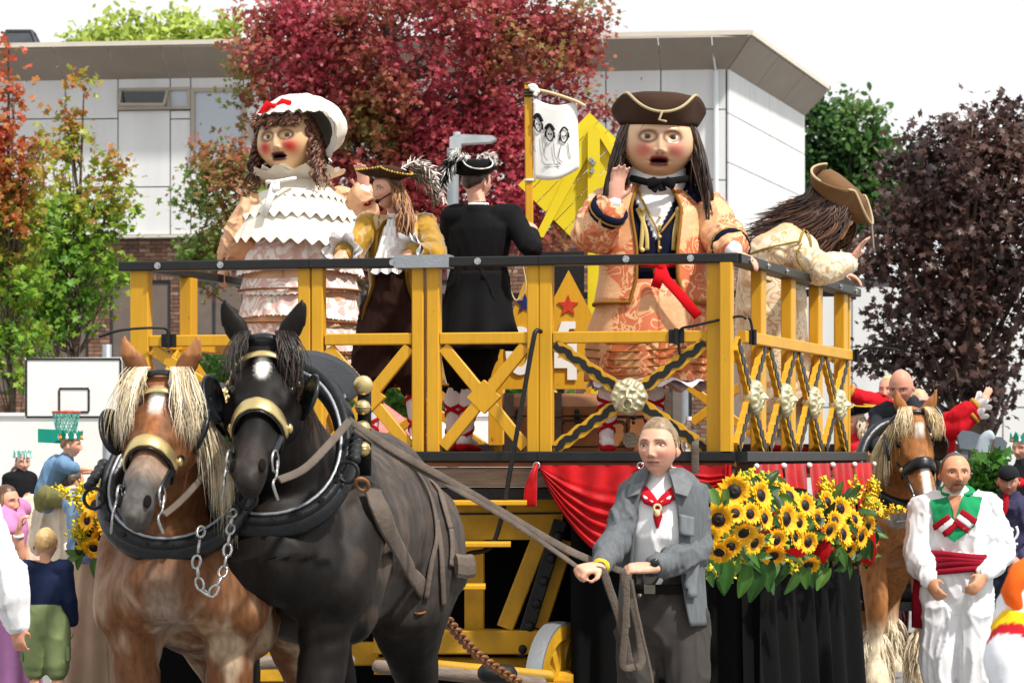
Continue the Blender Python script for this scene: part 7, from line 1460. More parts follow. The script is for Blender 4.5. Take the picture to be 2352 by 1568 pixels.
def crown(p, s_, col='#2E9A8A', tail=0, seed=1, mark=None):
    """paper crown: band with pointed teeth, white printed figures and gold stars"""
    n = 60; rows = []
    for q in (0, 1):
        row = []
        for i in range(n):
            a = 2 * math.pi * i / n; tooth = .13 + .26 * abs(((i / n * 9) % 1) - .5) * 2 if q else 0; row.append(p.hp((.40 * math.sin(a) * (1 + .1 * q), .45 * math.cos(a) * (1 + .1 * q), .24 + tooth)))
        rows.append(row)
    g = G(); g.grid(rows, np.tile(np.array(lin(col)), (2 * n, 1)), closeu=True); o = g.build('paper_crown', MT['cloth'], p.root, False); md = o.modifiers.new('thick', 'SOLIDIFY'); md.thickness = .003; g = G()
    for i in range(9):
        a = 2 * math.pi * (i + .5) / 9; c = p.hp((.415 * math.sin(a) * 1.03, .465 * math.cos(a) * 1.03, .31)); g.sphere(c, [.012, .012, .017], 8, 6, col=lin(['#F2F2F0', '#E8E8E6', '#D9A82A'][i % 3])); g.sphere(c + V3(0, 0, .02), [.008, .008, .008], 8, 6, col=lin('#F2F2F0' if i % 3 < 2 else '#C0392B'))
    g.build('crown_print', MT['cloth'], o)
    if tail: g = G(); c = p.hp((.40, -.30, .34)); g.add([c + V3(0, 0, .05), c + V3(-.2, -.02, .06), c + V3(-.2, -.02, -.04), c + V3(0, 0, -.05)], [(0, 1, 2, 3)], lin(col)); t_ = g.build('crown_end', MT['cloth'], o, False); md = t_.modifiers.new('thick', 'SOLIDIFY'); md.thickness = .004
    return o
p, J = mk('grey bearded man wearing a paper crown and black top at the far right edge', 2350, 25.5, -40, 1.8); p.j['head'] = J(2348, 1030, 25.5); p.j['neck'] = J(2352, 1065, 25.5); p.body(skin='#D09A84', hphi=-40, hair='#A8A098', beard=('#A09890', .6), nu=70, nv=56, vox=.016); p.top('top', '#1E1F22', .02, .9, vox=.016); p.trousers('#2A2A2E', .02, vox=.018); p.shoes(); crown(p, 1)
# blurred passer-by close to the camera, bottom right
p, J = mk('blurred person in blue vest with orange edge at the bottom right corner', 2440, 8.4, 200, 1.62)
for k, v in dict(shL=J(2345, 1395, 8.3), elL=J(2318, 1500, 8.15), wrL=J(2330, 1610, 8.1), shR=J(2540, 1395, 8.5)).items(): p.j[k] = v
p.body(skin='#D9A58C', hphi=200, hair='#5A4632', nu=60, nv=48, hands=[('L', (0, .3, -.9), (1, 0, 0), dict(curl=.4))]); AL = lambda V: np.clip(((V - p.p('shL')) @ unit(p.p('elL') - p.p('shL'))) / np.linalg.norm(p.p('elL') - p.p('shL')), -1, 3)
def slc(V):
    t = AL(V); c = np.tile(np.array(lin('#DCDFE6')), (len(V), 1)); far = (p.to(V)[:, 0] < .11)
    for a, bq, h_ in ((.42, .72, '#E0B81A'), (.72, .95, '#A81A24')): c[(t > a) & (t < bq)] = lin(h_)
    c[far] = lin('#2A4E66'); return c
p.top('shirt', '#DCDFE6', .02, .95, colfn=slc, bulge=.012); p.trousers('#2A3442', .02); p.shoes()
shell(p, [(1.47, .10, .09, 0), (1.42, .19, .13, 0), (1.2, .215, .17, 0), (.95, .22, .18, 0)], [4, 8, 12, 14], '#2C546E', 'vest', 'cloth', 4, .02, e=.02, trim='#E0561A', trimr=.03)
g = G(); g.etube([at(2338, 1415, 8.25), at(2322, 1360, 8.2), at(2345, 1310, 8.25), at(2400, 1280, 8.3)], [.03, .045, .05, .05], [.02, .03, .03, .03], (0, 1, 0), 10, col=lin('#E8641E')); g.build('orange_hood', MT['cloth'], p.root)
# --- crowd on the left
ny, J = mk('small fair haired boy in navy sweater and green shorts, seen from behind', 105, 18.5, 176, 1.2); ny.w = 1.0
ny.j['head'] = J(105, 1250, 18.5); ny.j['neck'] = V3(0, -.01, 1.42)
ny.body(skin='#DDA98A', hphi=172, hH=.315, hair='#C9A56E', hairlen=.03, hairline=.3, hands=[('L', (0, .1, -1), (1, 0, 0), dict(curl=.4)), ('R', (0, .1, -1), (-1, 0, 0), dict(curl=.4))], nu=80, nv=64)
ny.top('sweater', '#1B2440', .025, .92, drop=.02, amp=.012, vox=.012); ny.trousers('#7C8A5E', .035, .12, 'shorts', amp=.012, r=(.10, .10, .09, .08, .07)); ny.shoes()
for s in (-1, 1): g = G(); g.box(ny.p((s * .22, -.0, .62)), (.02, .09, .09), col=lin('#74825A')); g.build('cargo_pocket', MT['cloth'], ny.root, False)
mb, J = mk('man in beige shirt and jeans carrying a child on his shoulders, back turned', 165, 20.9, 168, 1.70)
mb.j['head'] = J(165, 1108, 20.9)
for k, v in dict(shR=J(218, 1185, 20.9), elR=J(196, 1245, 20.6), wrR=J(205, 1238, 21.2), shL=J(102, 1185, 20.9), elL=J(92, 1250, 20.9), wrL=J(120, 1290, 21.2)).items(): mb.j[k] = v
mb.j['elR'] = J(170, 1262, 20.5); mb.j['wrR'] = J(225, 1246, 20.5)
mb.body(skin='#C9937A', hphi=135, hair='#4A3A2E', hairlen=.03, hands=[('R', (-.95, .1, .2), (0, -.3, .9), dict(curl=.5)), ('L', (0, .3, -.9), (1, 0, 0), dict(curl=.5))], nu=80, nv=64)
mb.top('shirt', '#DACDBB', .03, .35, drop=.12, amp=.02, vox=.014); mb.trousers('#6E8FB5', .022, .97, 'jeans', mat='denim', amp=.012); mb.shoes('#C8C4BC')
cs, J = mk('small child in blue shirt and teal paper crown on a man\'s shoulders', 150, 20.85, 100, 1.05, 1.02)
for k, v in dict(pelvis=J(108, 1145, 20.9), waist=J(112, 1115, 20.9), chest=J(130, 1080, 20.9), neck=J(150, 1055, 20.88), shR=J(142, 1068, 20.75), elR=J(170, 1075, 20.7), wrR=J(200, 1078, 20.75), shL=J(142, 1065, 21.05), elL=J(170, 1080, 21.1), wrL=J(195, 1085, 21.0), hipR=J(108, 1140, 20.78), knR=J(175, 1148, 20.62), anR=J(192, 1225, 20.6), hipL=J(108, 1140, 21.0), knL=J(165, 1150, 21.2), anL=J(175, 1230, 21.25)).items(): cs.j[k] = v
cs.j['head'] = J(163, 1022, 20.85)
cs.body(skin='#DDA88C', hphi=88, hH=.30, hair='#8A6A48', hairlen=.03, hands=[('R', (.1, .9, 0), (-.3, .2, .9), dict(curl=.3)), ('L', (.0, .9, 0), (.3, .2, .9), dict(curl=.3))], nu=80, nv=64)
cs.w = 1.2; cs.top('shirt', '#6888A8', .03, .12, drop=.02, amp=.01); cs.trousers('#77744A', .03, .45, amp=.012); cs.shoes('#D9D4CC'); crown(cs, 1, '#1E8A78', tail=1)
fc, J = mk('child in black suit and pale blue paper crown above the crowd, by the white wall', 45, 26, 35, 1.1, .60); fc.j['head'] = J(52, 1062, 26); fc.j['neck'] = J(50, 1085, 26)
fc.body(skin='#DDAA92', hphi=25, hH=.30, hair='#6A4A34', nu=80, nv=64); fc.top('suit', '#16171A', .03, .95); fc.trousers('#16171A', .03); fc.shoes(); o = crown(fc, 1, '#7FC4BE')
g = G(); ex_, c_ = fc.HB[0], fc.hp((0, .505, .305)); pt = lambda x, z: c_ + ex_ * x + V3(0, 0, z)
for x0, strokes in ((-.035, [[(-.01, .026), (.008, .026), (.010, .014), (.0, .0), (.010, -.014), (.006, -.026), (-.01, -.024)]]), (0, [[(0, .028), (0, -.026)]]), (.035, [[(.006, -.026), (.006, .028), (-.012, -.008), (.014, -.008)]])):
    for st_ in strokes: g.tube([pt(x0 + x, z) for x, z in st_], .0038, 6)
g.build('crown_number', MT['white'], o)
cr, J = mk('man in dark shirt carrying the child in the black suit', 40, 26.2, 30, 1.62); cr.body(skin='#CF9A84', hphi=30, hair='#4A382C', nu=60, nv=48, vox=.016); cr.top('shirt', '#3A3D44', .025, vox=.016); cr.trousers('#3A4250', .02, vox=.018); cr.shoes()
pk, J = mk('brown haired woman in pink dress with hand at her mouth, left edge', 8, 19.0, 62, 1.66); pk.j['head'] = J(14, 1152, 19); pk.j['shR'] = J(18, 1215, 18.85); pk.j['elR'] = J(48, 1285, 18.8); pk.j['wrR'] = J(42, 1222, 18.75)
pk.body(skin='#D9A084', hphi=62, hair='#5A3A26', hairlen=.03, hands=[('R', (0, .25, .9), (-.3, -.4, .3), dict(curl=.8))], nu=80, nv=64, lips='#B4605A'); g = G(); pk.torso(g, .02, drop=.1); pk.wear('bodice', g, '#C983B4')
pk.strands('long_hair', scalp_roots(120, 4, -.2, .35, 70, 178), np.full(120, .3), .012, ['#5A3A26', '#6E4A30', '#4A2E1E'], 2, out=.2); skirt(pk, 'skirt', [(1.05, .165, .13, 0), (.8, .25, .22, 0), (.4, .25, .24, 0), (.12, .27, .26, 0)], 'cloth', 9, .07, 3, col='#D493CE')
g = G(); W_, E_ = pk.p('wrR'), pk.p('elR'); d = unit(W_ - E_); g.etube([W_ - d * .035, W_ - d * .015], [.036, .036], n=14, col=lin('#E8E8E8'), round_=False); g.build('wristband', MT['cloth'], pk.root)
sg, J = mk('woman in sunglasses with a hand behind her head, in the left crowd', 70, 22.3, 30, 1.60); sg.j['head'] = J(64, 1180, 22.3); sg.j['elL'] = J(98, 1185, 22.2); sg.j['wrL'] = J(78, 1165, 22.5)
sg.body(skin='#D9A58C', hphi=35, hair='#8A5A3A', hairlen=.035, nu=80, nv=64, lips='#A8504A', hands=[('L', (-.5, 0, .7), (0, -1, 0), dict(curl=.5))]); sg.top('blouse', '#D9BCA8', .02, .35); sg.trousers('#8A5A38', .02); sg.shoes()
g = G(); g.etube([sg.hp((-.38, .02, .02)), sg.hp((-.33, .3, .03)), sg.hp((-.2, .42, .03)), sg.hp((.2, .42, .03)), sg.hp((.33, .3, .03)), sg.hp((.38, .02, .02))], .006, n=6, col=lin('#141416'))
for s in (-1, 1): g.sphere(sg.hp((s * .15, .40, .0)), [.028, .016, .022], 12, 8, col=lin('#101012'))
g.build('sunglasses', MT['eye'], sg.root)
bw, J = mk('woman in long beige skirt with sunglasses on her head, holding a bouquet', 232, 19.6, 20, 1.68); bw.j['head'] = J(235, 1118, 19.6); bw.j['neck'] = J(234, 1160, 19.6); bw.j['elR'] = J(182, 1265, 19.4); bw.j['wrR'] = J(215, 1275, 19.1)
bw.body(skin='#D39C84', hphi=-10, hair='#4A3026', hairlen=.04, nu=80, nv=64, hands=[('R', (.7, .5, .1), (0, .3, .9), dict(curl=.9)), ('L', (-.6, .5, .1), (0, .3, .9), dict(curl=.9))]); bw.top('denim_shirt', '#7E9CB8', .03, .7, mat='denim', amp=.016); skirt(bw, 'skirt', [(1.1, .165, .14, 0), (.95, .20, .17, 0), (.5, .27, .24, 0), (.06, .34, .30, 0)], M('beige_linen', '#BFA98A', .9, var=.1, bump=.4, bs=120), 11, .06, 4)
g = G(); 
for s in (-1, 1): g.sphere(bw.hp((s * .15, .30, .40)), [.03, .014, .024], 12, 8, col=lin('#22201E'))
g.etube([bw.hp((-.32, .1, .36)), bw.hp((0, .33, .41)), bw.hp((.32, .1, .36))], .006, n=6, col=lin('#141416')); g.build('sunglasses', MT['eye'], bw.root)
we, J = mk('person in loose white shirt and red sash, cut by the left edge of the photo', -88, 15.4, 60, 1.75); 
for k, v in dict(shR=J(-25, 1225, 15.2), elR=J(22, 1345, 15.0), wrR=J(38, 1435, 15.0)).items(): we.j[k] = v
we.body(skin='#C98F78', hphi=60, hair='#5A4632', nu=60, nv=48, hands=[('R', (.05, .1, -.95), (-.9, .2, 0), dict(curl=.6))]); we.top('shirt', '#E6E7EB', .035, .97, drop=.12, bulge=.030, amp=.016, sc=(10, 10, 5)); we.trousers('#E9EAEE', .04); we.shoes()
g = G(); g.etube([we.p((math.sin(t) * .235, math.cos(t) * .19, 1.0)) for t in np.linspace(0, 2 * np.pi, 36, endpoint=False)], [.05] * 2 + [.05] * 34, .02, (0, 0, 1), 8, closed=True, col=lin('#A01428')); g.build('sash', MT['cloth'], we.root)
# bouquet held by the woman
bq = thing('sunflower_bouquet', at(215, 1290, 19.0), 'bouquet of sunflowers and goldenrod held by the woman at the left', 'bouquet')
rr = np.random.default_rng(12)
for x, y, r, yaw, pit in ((222, 1160, 36, .1, .3), (248, 1200, 33, .5, .1), (200, 1195, 26, -.6, .1), (238, 1235, 34, .2, -.3), (205, 1222, 30, -.4, -.1), (215, 1258, 28, 0, -.6)): add_flower(bq, at(x, y, 18.8 + rr.uniform(-.05, .1)), unit(V3(math.sin(yaw), -math.cos(yaw), pit)), r / FPX * 19, rr.uniform(0, 6))
for k in range(26): add_leaf(bq, at(rr.uniform(180, 262), rr.uniform(1120, 1285), 18.95), unit(V3(rr.normal() * .6, -1, rr.normal() * .5)), rr.uniform(.09, .16), rr.uniform(0, 6.3), GREENS[k % 5])
goldenrod(bq, [(at(rr.uniform(178, 255), rr.uniform(1120, 1270), 18.9), unit(V3(rr.normal() * .5, -.2, 1)), rr.uniform(.1, .2), 46) for _ in range(18)], 9)
# ---------------- props ----------------
def slab(name, poly, Y, th, mat, parent=None, **k):      # flat piece standing in a vertical plane, outlined in photo pixels at its depth
    P = [at(x, y, Y) for x, y in poly]; o = P[0]; g = G(); g.prism([((p - o)[0], (p - o)[2]) for p in P], (0, 1, 0), th, o, (1, 0, 0), (0, 0, 1)); return g.build(name, MT[mat] if isinstance(mat, str) else mat, parent, False, **k)
def star(cx, cy, r, Y, mat, parent):
    return slab('star', [(cx + r * (1 if k % 2 == 0 else .42) * math.sin(k * math.pi / 5), cy - r * (1 if k % 2 == 0 else .42) * math.cos(k * math.pi / 5)) for k in range(10)], Y, .006, mat, parent)
MT['star_red'] = M('star_red', '#B8321E', .5); MT['star_blue'] = M('star_blue', '#1A2466', .5); MT['tan'] = M('tan_board', '#C9B48A', .7)
# plank board set on its corner, with batten and post
pb = thing('plank_board', at(1340, 1035, 19.2), 'square yellow plank board standing on its corner behind the giant in salmon', 'wooden board')
c0 = np.array([1352., 430.]); e1 = np.array([.70, -.71]); e2 = np.array([.71, .70])
for k in range(-4, 4):
    a, b_ = k * 30 + .8, (k + 1) * 30 - .8; L1, L2 = -110, 124 
    q = [c0 + e2 * a + e1 * L1, c0 + e2 * b_ + e1 * L1, c0 + e2 * b_ + e1 * L2, c0 + e2 * a + e1 * L2]; slab('plank', [tuple(p) for p in q][::-1], 19.2, .025, 'yellow2', pb)
slab('batten', [(1348, 300), (1366, 330), (1248, 545), (1228, 545)], 19.165, .03, 'yellow2', pb); slab('batten', [(1368, 300), (1382, 296), (1450, 400), (1436, 410)], 19.163, .03, 'yellow2', pb)
slab('post', [(1350, 300), (1364, 284), (1378, 300), (1378, 1035), (1350, 1035)], 19.13, .035, 'yellow2', pb)
for x, y in ((1357, 368), (1363, 374), (1360, 392), (1322, 545)): g = G(); c = at(x, y, 19.125); g.cyl(c, c + V3(0, -.012, 0), .016, 12); g.build('bolt', MT['chrome'], pb, angle=40)
# numbered boards with gables and stars
nb = thing('number_board', at(1260, 890, 18.75), 'yellow gabled number boards with white digits, a blue star and a red star', 'sign')
slab('gable_board', [(1142, 893), (1142, 850), (1172, 730), (1206, 640), (1238, 700), (1238, 893)], 18.8, .03, 'yellow', nb); slab('gable_board', [(1240, 893), (1240, 745), (1306, 620), (1372, 745), (1372, 893)], 18.75, .03, 'yellow', nb)
star(1305, 702, 26, 18.74, 'star_red', nb); star(1206, 697, 24, 18.79, 'star_blue', nb)
slab('digit', [(1322, 738), (1290, 738), (1258, 822), (1258, 845), (1303, 845), (1303, 872), (1325, 872), (1325, 845), (1334, 845), (1334, 822), (1325, 822), (1325, 780), (1303, 780), (1303, 822), (1280, 822), (1308, 755), (1322, 755)], 18.735, .008, 'white', nb)
th = np.linspace(0, 2 * np.pi, 33)[:-1]; g = G(); 
for q in range(32):
    a, b_ = th[q], th[(q + 1) % 32]; P = [at(1195 + 34 * r * math.sin(t), 805 - 56 * r2 * math.cos(t), 18.785) for (r, r2, t) in ((1, 1, a), (1, 1, b_), (.52, .66, b_), (.52, .66, a))]; g.add(P + [p + V3(0, .008, 0) for p in P], [(0, 1, 2, 3), (7, 6, 5, 4), (0, 4, 5, 1), (2, 6, 7, 3)])
g.build('digit', MT['white'], nb, False)
slab('post', [(1250, 893), (1262, 893), (1262, 1035), (1250, 1035)], 18.85, .04, 'yellow', nb); slab('post', [(1346, 893), (1358, 893), (1358, 1035), (1346, 1035)], 18.85, .04, 'yellow', nb)
bx = thing('loudspeaker', at(1285, 690, 19.05), 'black box standing behind the number boards under the plank board', 'loudspeaker'); g = G(); a, c = at(1238, 578, 19.05), at(1342, 700, 19.05); g.box([(a[0] + c[0]) / 2, 19.2, (a[2] + c[2]) / 2], [c[0] - a[0], .28, a[2] - c[2]]); g.build('cabinet', MT['black'], bx, False)
slab('grille', [(1244, 586), (1336, 586), (1336, 692), (1244, 692)], 19.045, .01, 'iron', bx); slab('stand', [(1280, 700), (1296, 700), (1296, 1036), (1280, 1036)], 19.2, .04, 'iron', bx)
# flag pole and banner
fp = thing('banner_pole', at(1220, 1035, 18.9), 'yellow banner pole with white hand drawn flag on a stick', 'flag'); g = G(); g.bar(at(1221, 1036, 18.9), at(1213, 196, 18.9), .052, .05, (1, 0, 0), bev=.006); g.build('pole', MT['yellow'], fp, False)
g = G(); g.cyl(at(1213.6, 196, 18.9), at(1213.6, 190, 18.9), .03, 12); g.build('pole_cap', MT['brownwood'], fp); g = G(); 
for y in (205, 212, 219): g.cyl(at(1213.6, y, 18.9), at(1213.7, y + 5, 18.9), .037, 12)
g.build('tape', MT['iron'], fp, angle=40); g = G(); g.cyl(at(1217, 412, 18.9), at(1217, 417, 18.9), .038, 12); g.build('tie', MT['white'], fp)
g = G(); g.tube(catmull([at(1222, 204, 18.86), at(1270, 215, 18.84), at(1320, 232, 18.83), at(1342, 243, 18.82)], 5), .011, 8); g.build('flag_stick', MT['tan'], fp)
for e in (((1214, 200), (1228, 198), (1236, 214)), ((1218, 203), (1232, 210), (1228, 220))): g = G(); g.strap(catmull([at(*p, 18.84) for p in e], 4), .03, .012, (0, -1, 0)); g.build('knot', MT['white'], fp)
rows = []
for j in range(17):
    v = j / 16; row = []
    for i in range(15):
        u = i / 14; x = 1225 + (100 + 6 * v) * u; y = (225 + 6 * u + 14 * math.sin(math.pi * u)) + v * (185 - 30 * u); row.append(at(x, y, 18.85 + .03 * math.sin(u * 6 + v * 2) * (.3 + .7 * v)))
    rows.append(row)
g = G(); g.grid(rows); fl = g.build('flag', MT['white'], fp); md = fl.modifiers.new('thick', 'SOLIDIFY'); md.thickness = .003
R_ = np.array(rows)
def onflag(x, y): u = np.clip((x - 1225) / 103, 0, 1) * 14; v = np.clip((y - 232) / 175, 0, 1) * 16; i, j = int(min(u, 13)), int(min(v, 15)); a, b_ = u - i, v - j; return (R_[j, i] * (1 - a) + R_[j, i + 1] * a) * (1 - b_) + (R_[j + 1, i] * (1 - a) + R_[j + 1, i + 1] * a) * b_ + V3(0, -.012, 0)
g = G(); DK = lin('#1A1A1C'); LG = lin('#8A8A8A')
for cx, cy, k in ((1236, 275, 0), (1263, 290, 1), (1296, 298, 2)):
    g.strap(catmull([onflag(cx - 10, cy + 2), onflag(cx - 4, cy - 8), onflag(cx + 2, cy - 9), onflag(cx + 9, cy + 2)], 4), .024 if k < 2 else .012, .003, (0, -1, 0), col=DK)
    g.tube(catmull([onflag(cx - 8, cy + 4), onflag(cx - 8, cy + 18), onflag(cx, cy + 27), onflag(cx + 8, cy + 18), onflag(cx + 8, cy + 4)], 4), .004, 5, col=DK); g.strap([onflag(cx - 10, cy + 6), onflag(cx - 11, cy + 20)], .008, .003, (0, -1, 0), col=DK); g.strap([onflag(cx + 10, cy + 6), onflag(cx + 11, cy + 20)], .008, .003, (0, -1, 0), col=DK)
    for e in (-3, 3): g.sphere(onflag(cx + e, cy + 11), .006, 6, 4, col=DK)
    g.tube(catmull([onflag(cx - 8, cy + 32), onflag(cx - 14, cy + 60), onflag(cx - 6, cy + 72)], 4), .0025, 4, col=LG); g.tube(catmull([onflag(cx + 8, cy + 32), onflag(cx + 10, cy + 58), onflag(cx + 14, cy + 70)], 4), .0025, 4, col=LG)
for y in (372, 378): g.tube([onflag(1250, y), onflag(1285, y + 1)], .002, 4, col=LG)
g.build('flag_drawing', MT['cloth'], fl)
g = G(); g.tube(catmull([at(1205, 540, 18.2), at(1185, 600, 18.15), at(1170, 650, 18.15), at(1185, 690, 18.15), at(1207, 660, 18.15), at(1200, 610, 18.15), at(1190, 590, 18.15)], 6), .006, 6); tag(g.build('cord', MT['tan']), 'loop of pale cord hanging from the hand of the man in black', 'cord')
# treasure chest
ch = thing('treasure_chest', at(1345, 1036, 17.85), 'old brown leather covered chest with metal lock standing behind the railing', 'chest')
a, b_ = at(1158, 955, 17.75), at(1535, 1036, 17.75); mleather = M('chest_leather', '#8A5A34', .6, var=.3, vs=6, bump=.4, bs=18); W_ = b_[0] - a[0]
g = G(); g.box([(a[0] + b_[0]) / 2, 18.0, (a[2] + b_[2]) / 2], [W_, .5, a[2] - b_[2] - .004]); g.build('body', mleather, ch, False)
g = G(); L0 = a[0] - .012; prof = [(17.74 + .52 * t, a[2] + .004 + .14 * (1 - (2 * t - 1) ** 4 * .6)) for t in np.linspace(0, 1, 9)]; ring0 = [(17.74, a[2] + .004)] + prof + [(18.26, a[2] + .004)]
g.grid([[V3(x, y, z) for y, z in ring0] for x in (L0, L0 + W_ + .024)], closeu=True); n_ = len(ring0); g.f += [tuple(range(n_)), tuple(range(n_, 2 * n_))[::-1]]; g.mi += [0, 0]; lid = g.build('lid', mleather, ch, False)
for x in (1158, 1268, 1520):
    p = at(x, 955, 17.735); g = G(); g.box([p[0] + .03, p[1], (a[2] + b_[2]) / 2], [.06, .02, a[2] - b_[2] + .01]); g.box([p[0] + .03, p[1] - .004, a[2] + .07], [.06, .03, .15]); g.build('strap', MT['oldleather'], ch, False)
for x in (1190, 1325, 1455):
    g = G(); c = at(x, 945, 17.72); g.sphere(c, [.016, .01, .02], 10, 8); g.sphere(c + V3(0, -.005, -.03), [.022, .01, .022], 10, 8); g.sphere(c + V3(0, -.005, -.065), [.012, .01, .016], 10, 8); g.build('clasp', MT['iron'], ch)
g = G(); c = at(1448, 1010, 17.73); g.cyl(c, c + V3(0, -.02, 0), .05, 20); g.build('lock_plate', MT['oldleather'], ch, angle=40)
for x0, x1, y0, y1 in ((1215, 1260, 965, 1025), (1290, 1380, 965, 1025), (1400, 1440, 965, 1025)):
    P = [at(x0, y0 + 10, 17.744), at(x0 + 8, y0, 17.744), at(x1 - 8, y0, 17.744), at(x1, y0 + 10, 17.744), at(x1, y1 - 10, 17.744), at(x1 - 8, y1, 17.744), at(x0 + 8, y1, 17.744), at(x0, y1 - 10, 17.744)]; g = G(); g.etube(P, .004, n=6, closed=True); g.build('tooling', MT['iron'], ch)
# bottle
bt = thing('water_bottle', at(1582, 1036, 16.75), 'clear plastic water bottle standing on the float behind the scalloped brace', 'bottle'); c = at(1582, 1036, 16.75); prof = [(.0, .0), (.042, .0), (.045, .03), (.043, .06), (.045, .075), (.045, .13), (.034, .155), (.016, .175), (.015, .19)]
g = G(); g.grid([[c + V3(r * math.cos(t), r * math.sin(t), z) for t in np.linspace(0, 2 * np.pi, 20, endpoint=False)] for r, z in prof], closeu=True); g.build('bottle', MT['clear'], bt); g = G(); g.cyl(c + V3(0, 0, .182), c + V3(0, 0, .205), .018, 14); g.build('cap', MT['white'], bt, angle=40)
g = G(); g.cyl(c + V3(0, 0, .078), c + V3(0, 0, .128), .0462, 20); g.build('paper_label', M('label_paper', '#C9CEDD', .5), bt, angle=40)
g = G(); p = onfront(1600, 1.74, .06); g.strap(catmull([p + V3(.01, .08, .06), p + V3(0, 0, .04), p + V3(0, -.005, -.05), p + V3(0, 0, -.2), p + V3(-.005, .0, -.3)], 4), .045, .008, nA); tag(g.build('webbing_strap', MT['oldleather']), 'dark strap hanging over the base beam behind the man in the grey jacket', 'strap')
# ---------------- behind the crowd ----------------
wl_ = thing('white_wall', at(110, 1400, 34) * V3(1, 1, 0), 'plain white wall behind the basketball hoop', 'wall'); g = G(); a, b_ = at(-400, 955, 34), at(262, 955, 34); g.box([(a[0] + b_[0]) / 2, 34.15, a[2] / 2], [b_[0] - a[0], .3, a[2]]); g.build('wall_face', MT['white'], wl_, False); g = G(); g.box([(a[0] + b_[0]) / 2, 34.15, a[2] + .02], [b_[0] - a[0] + .06, .36, .04]); g.build('coping', MT['white'], wl_, False)
bh = thing('basketball_hoop', at(246, 1400, 33.3) * V3(1, 1, 0), 'basketball hoop with white black lined backboard and red rim', 'basketball hoop')
slab('backboard', [(57, 822), (280, 820), (280, 960), (57, 960)][::-1], 33, .05, 'white', bh)
def lines(x0, y0, x1, y1, w, Y): 
    g = G()
    for a, c in (((x0, y0), (x1, y0)), ((x1, y0 + w / 2), (x1, y1 - w / 2)), ((x1, y1), (x0, y1)), ((x0, y1 - w / 2), (x0, y0 + w / 2))): p, q = at(*a, Y), at(*c, Y); g.bar(p, q, .006, w / FPX * Y, (0, 1, 0))
    return g.build('board_lines', MT['black'], bh, False)
lines(60, 824.5, 277, 957.5, 5, 32.994); lines(136, 892, 204, 946, 4.5, 32.994)
g = G(); rc = at(152, 946, 32.75); g.torus(rc, .155, .012, (0, 0, 1), 28, 8); g.bar(rc + V3(0, .15, 0), rc + V3(0, .26, -.0), .1, .04); g.build('rim', M('rim_red', '#C8391E', .45), bh)
g = G()
for k in range(12):
    for sgn in (-1, 1):
        P = [rc + V3((.155 - .055 * v) * math.cos(2 * math.pi * k / 12 + sgn * v * .9), (.155 - .055 * v) * math.sin(2 * math.pi * k / 12 + sgn * v * .9), -.28 * v) for v in np.linspace(0, 1, 7)]; g.tube(P, .008, 5)
g.build('net', M('net_teal', '#5FA89A', .8), bh); g = G(); g.cyl(at(246, 0, 33.3) * V3(1, 1, 0), at(246, 0, 33.3) * V3(1, 1, 0) + V3(0, 0, 3.0), .055, 14); g.bar(at(246, 890, 33.3), at(246, 890, 33.06), .1, .1); g.build('post', MT['steel'], bh)
lp = thing('street_lamp', at(1040, 1400, 32) * V3(1, 1, 0), 'grey street lamp with flat head behind the man in black', 'street lamp'); g = G(); a, b_ = at(1040, 0, 32) * V3(1, 1, 0), at(1040, 340, 32); g.cyl(a, b_, .065, 16); g.build('post', MT['steel'], lp, angle=40)
g = G(); p = at(1033, 322, 32); g.prism([(0, 0), (.09, .035), (.48, .02), (.53, -.02), (.46, -.05), (.13, -.07), (.13, -.13), (0, -.13)], (0, 1, 0), .22, p + V3(0, -.11, .02), (1, 0, 0), (0, 0, 1)); g.cyl(p + V3(.08, 0, .05), p + V3(.08, 0, .09), .04, 12); g.build('lamp_head', M('lamp_head_grey', '#A8ADB2', .5), lp, False)
g = G(); a = at(1573, 1400, 41) * V3(1, 1, 0); g.cyl(a, a + V3(0, 0, 3.1), .05, 14); tag(g.build('steel_post', MT['steel'], angle=40), 'thin grey steel post by the brick wall, seen behind the giant\'s legs', 'post')
# tents and van glimpsed through the railing
tn = thing('market_tent', at(895, 1400, 36) * V3(1, 1, 0), 'pink red market tent roof glimpsed through the railing', 'tent'); P = [at(850, 918, 36), at(880, 915, 36), at(960, 990, 35), at(790, 1000, 35)]; g = G(); c = at(868, 915, 36.8); q = [at(770, 1000, 35.4), at(985, 1000, 35.4), at(985, 1000, 38) , at(770, 1000, 38)]; g.add([c] + q, [(0, 2, 1), (0, 3, 2), (0, 4, 3), (0, 1, 4)]); g.build('canopy', M('tent_pink', '#D9706A', .7), tn, False)
g = G(); 
for p in q: g.cyl(V3(p[0], p[1], 0), p, .02, 8)
g.build('legs', MT['steel'], tn)
g = G(); w0 = at(915, 985, 36.1); 
for k in range(2): g.strap([at(905 + 22 * k, 986, 35.6), at(910 + 22 * k, 972, 35.8), at(917 + 22 * k, 986, 35.6)], .05, .01, (0, -1, .3))
g.build('tent_lettering', MT['white'], tn)
wt = thing('white_tent', at(1110, 1400, 37) * V3(1, 1, 0), 'white tent wall glimpsed between the stockings and the chest', 'tent'); g = G(); a, c = at(985, 955, 37), at(1230, 1200, 37); g.box([(a[0] + c[0]) / 2, 38, a[2] / 2], [c[0] - a[0], 2, a[2]]); g.build('tent_wall', MT['white'], wt, False); g = G(); t0_ = V3((a[0] + c[0]) / 2, 38, a[2]); g.add([t0_ + V3(0, 0, .16)] + [t0_ + V3(i * .72, j * 1.03, .0) for i, j in ((-1, -1), (1, -1), (1, 1), (-1, 1))], [(0, 1, 2), (0, 2, 3), (0, 3, 4), (0, 4, 1)]); g.build('tent_roof', MT['white'], wt, False)
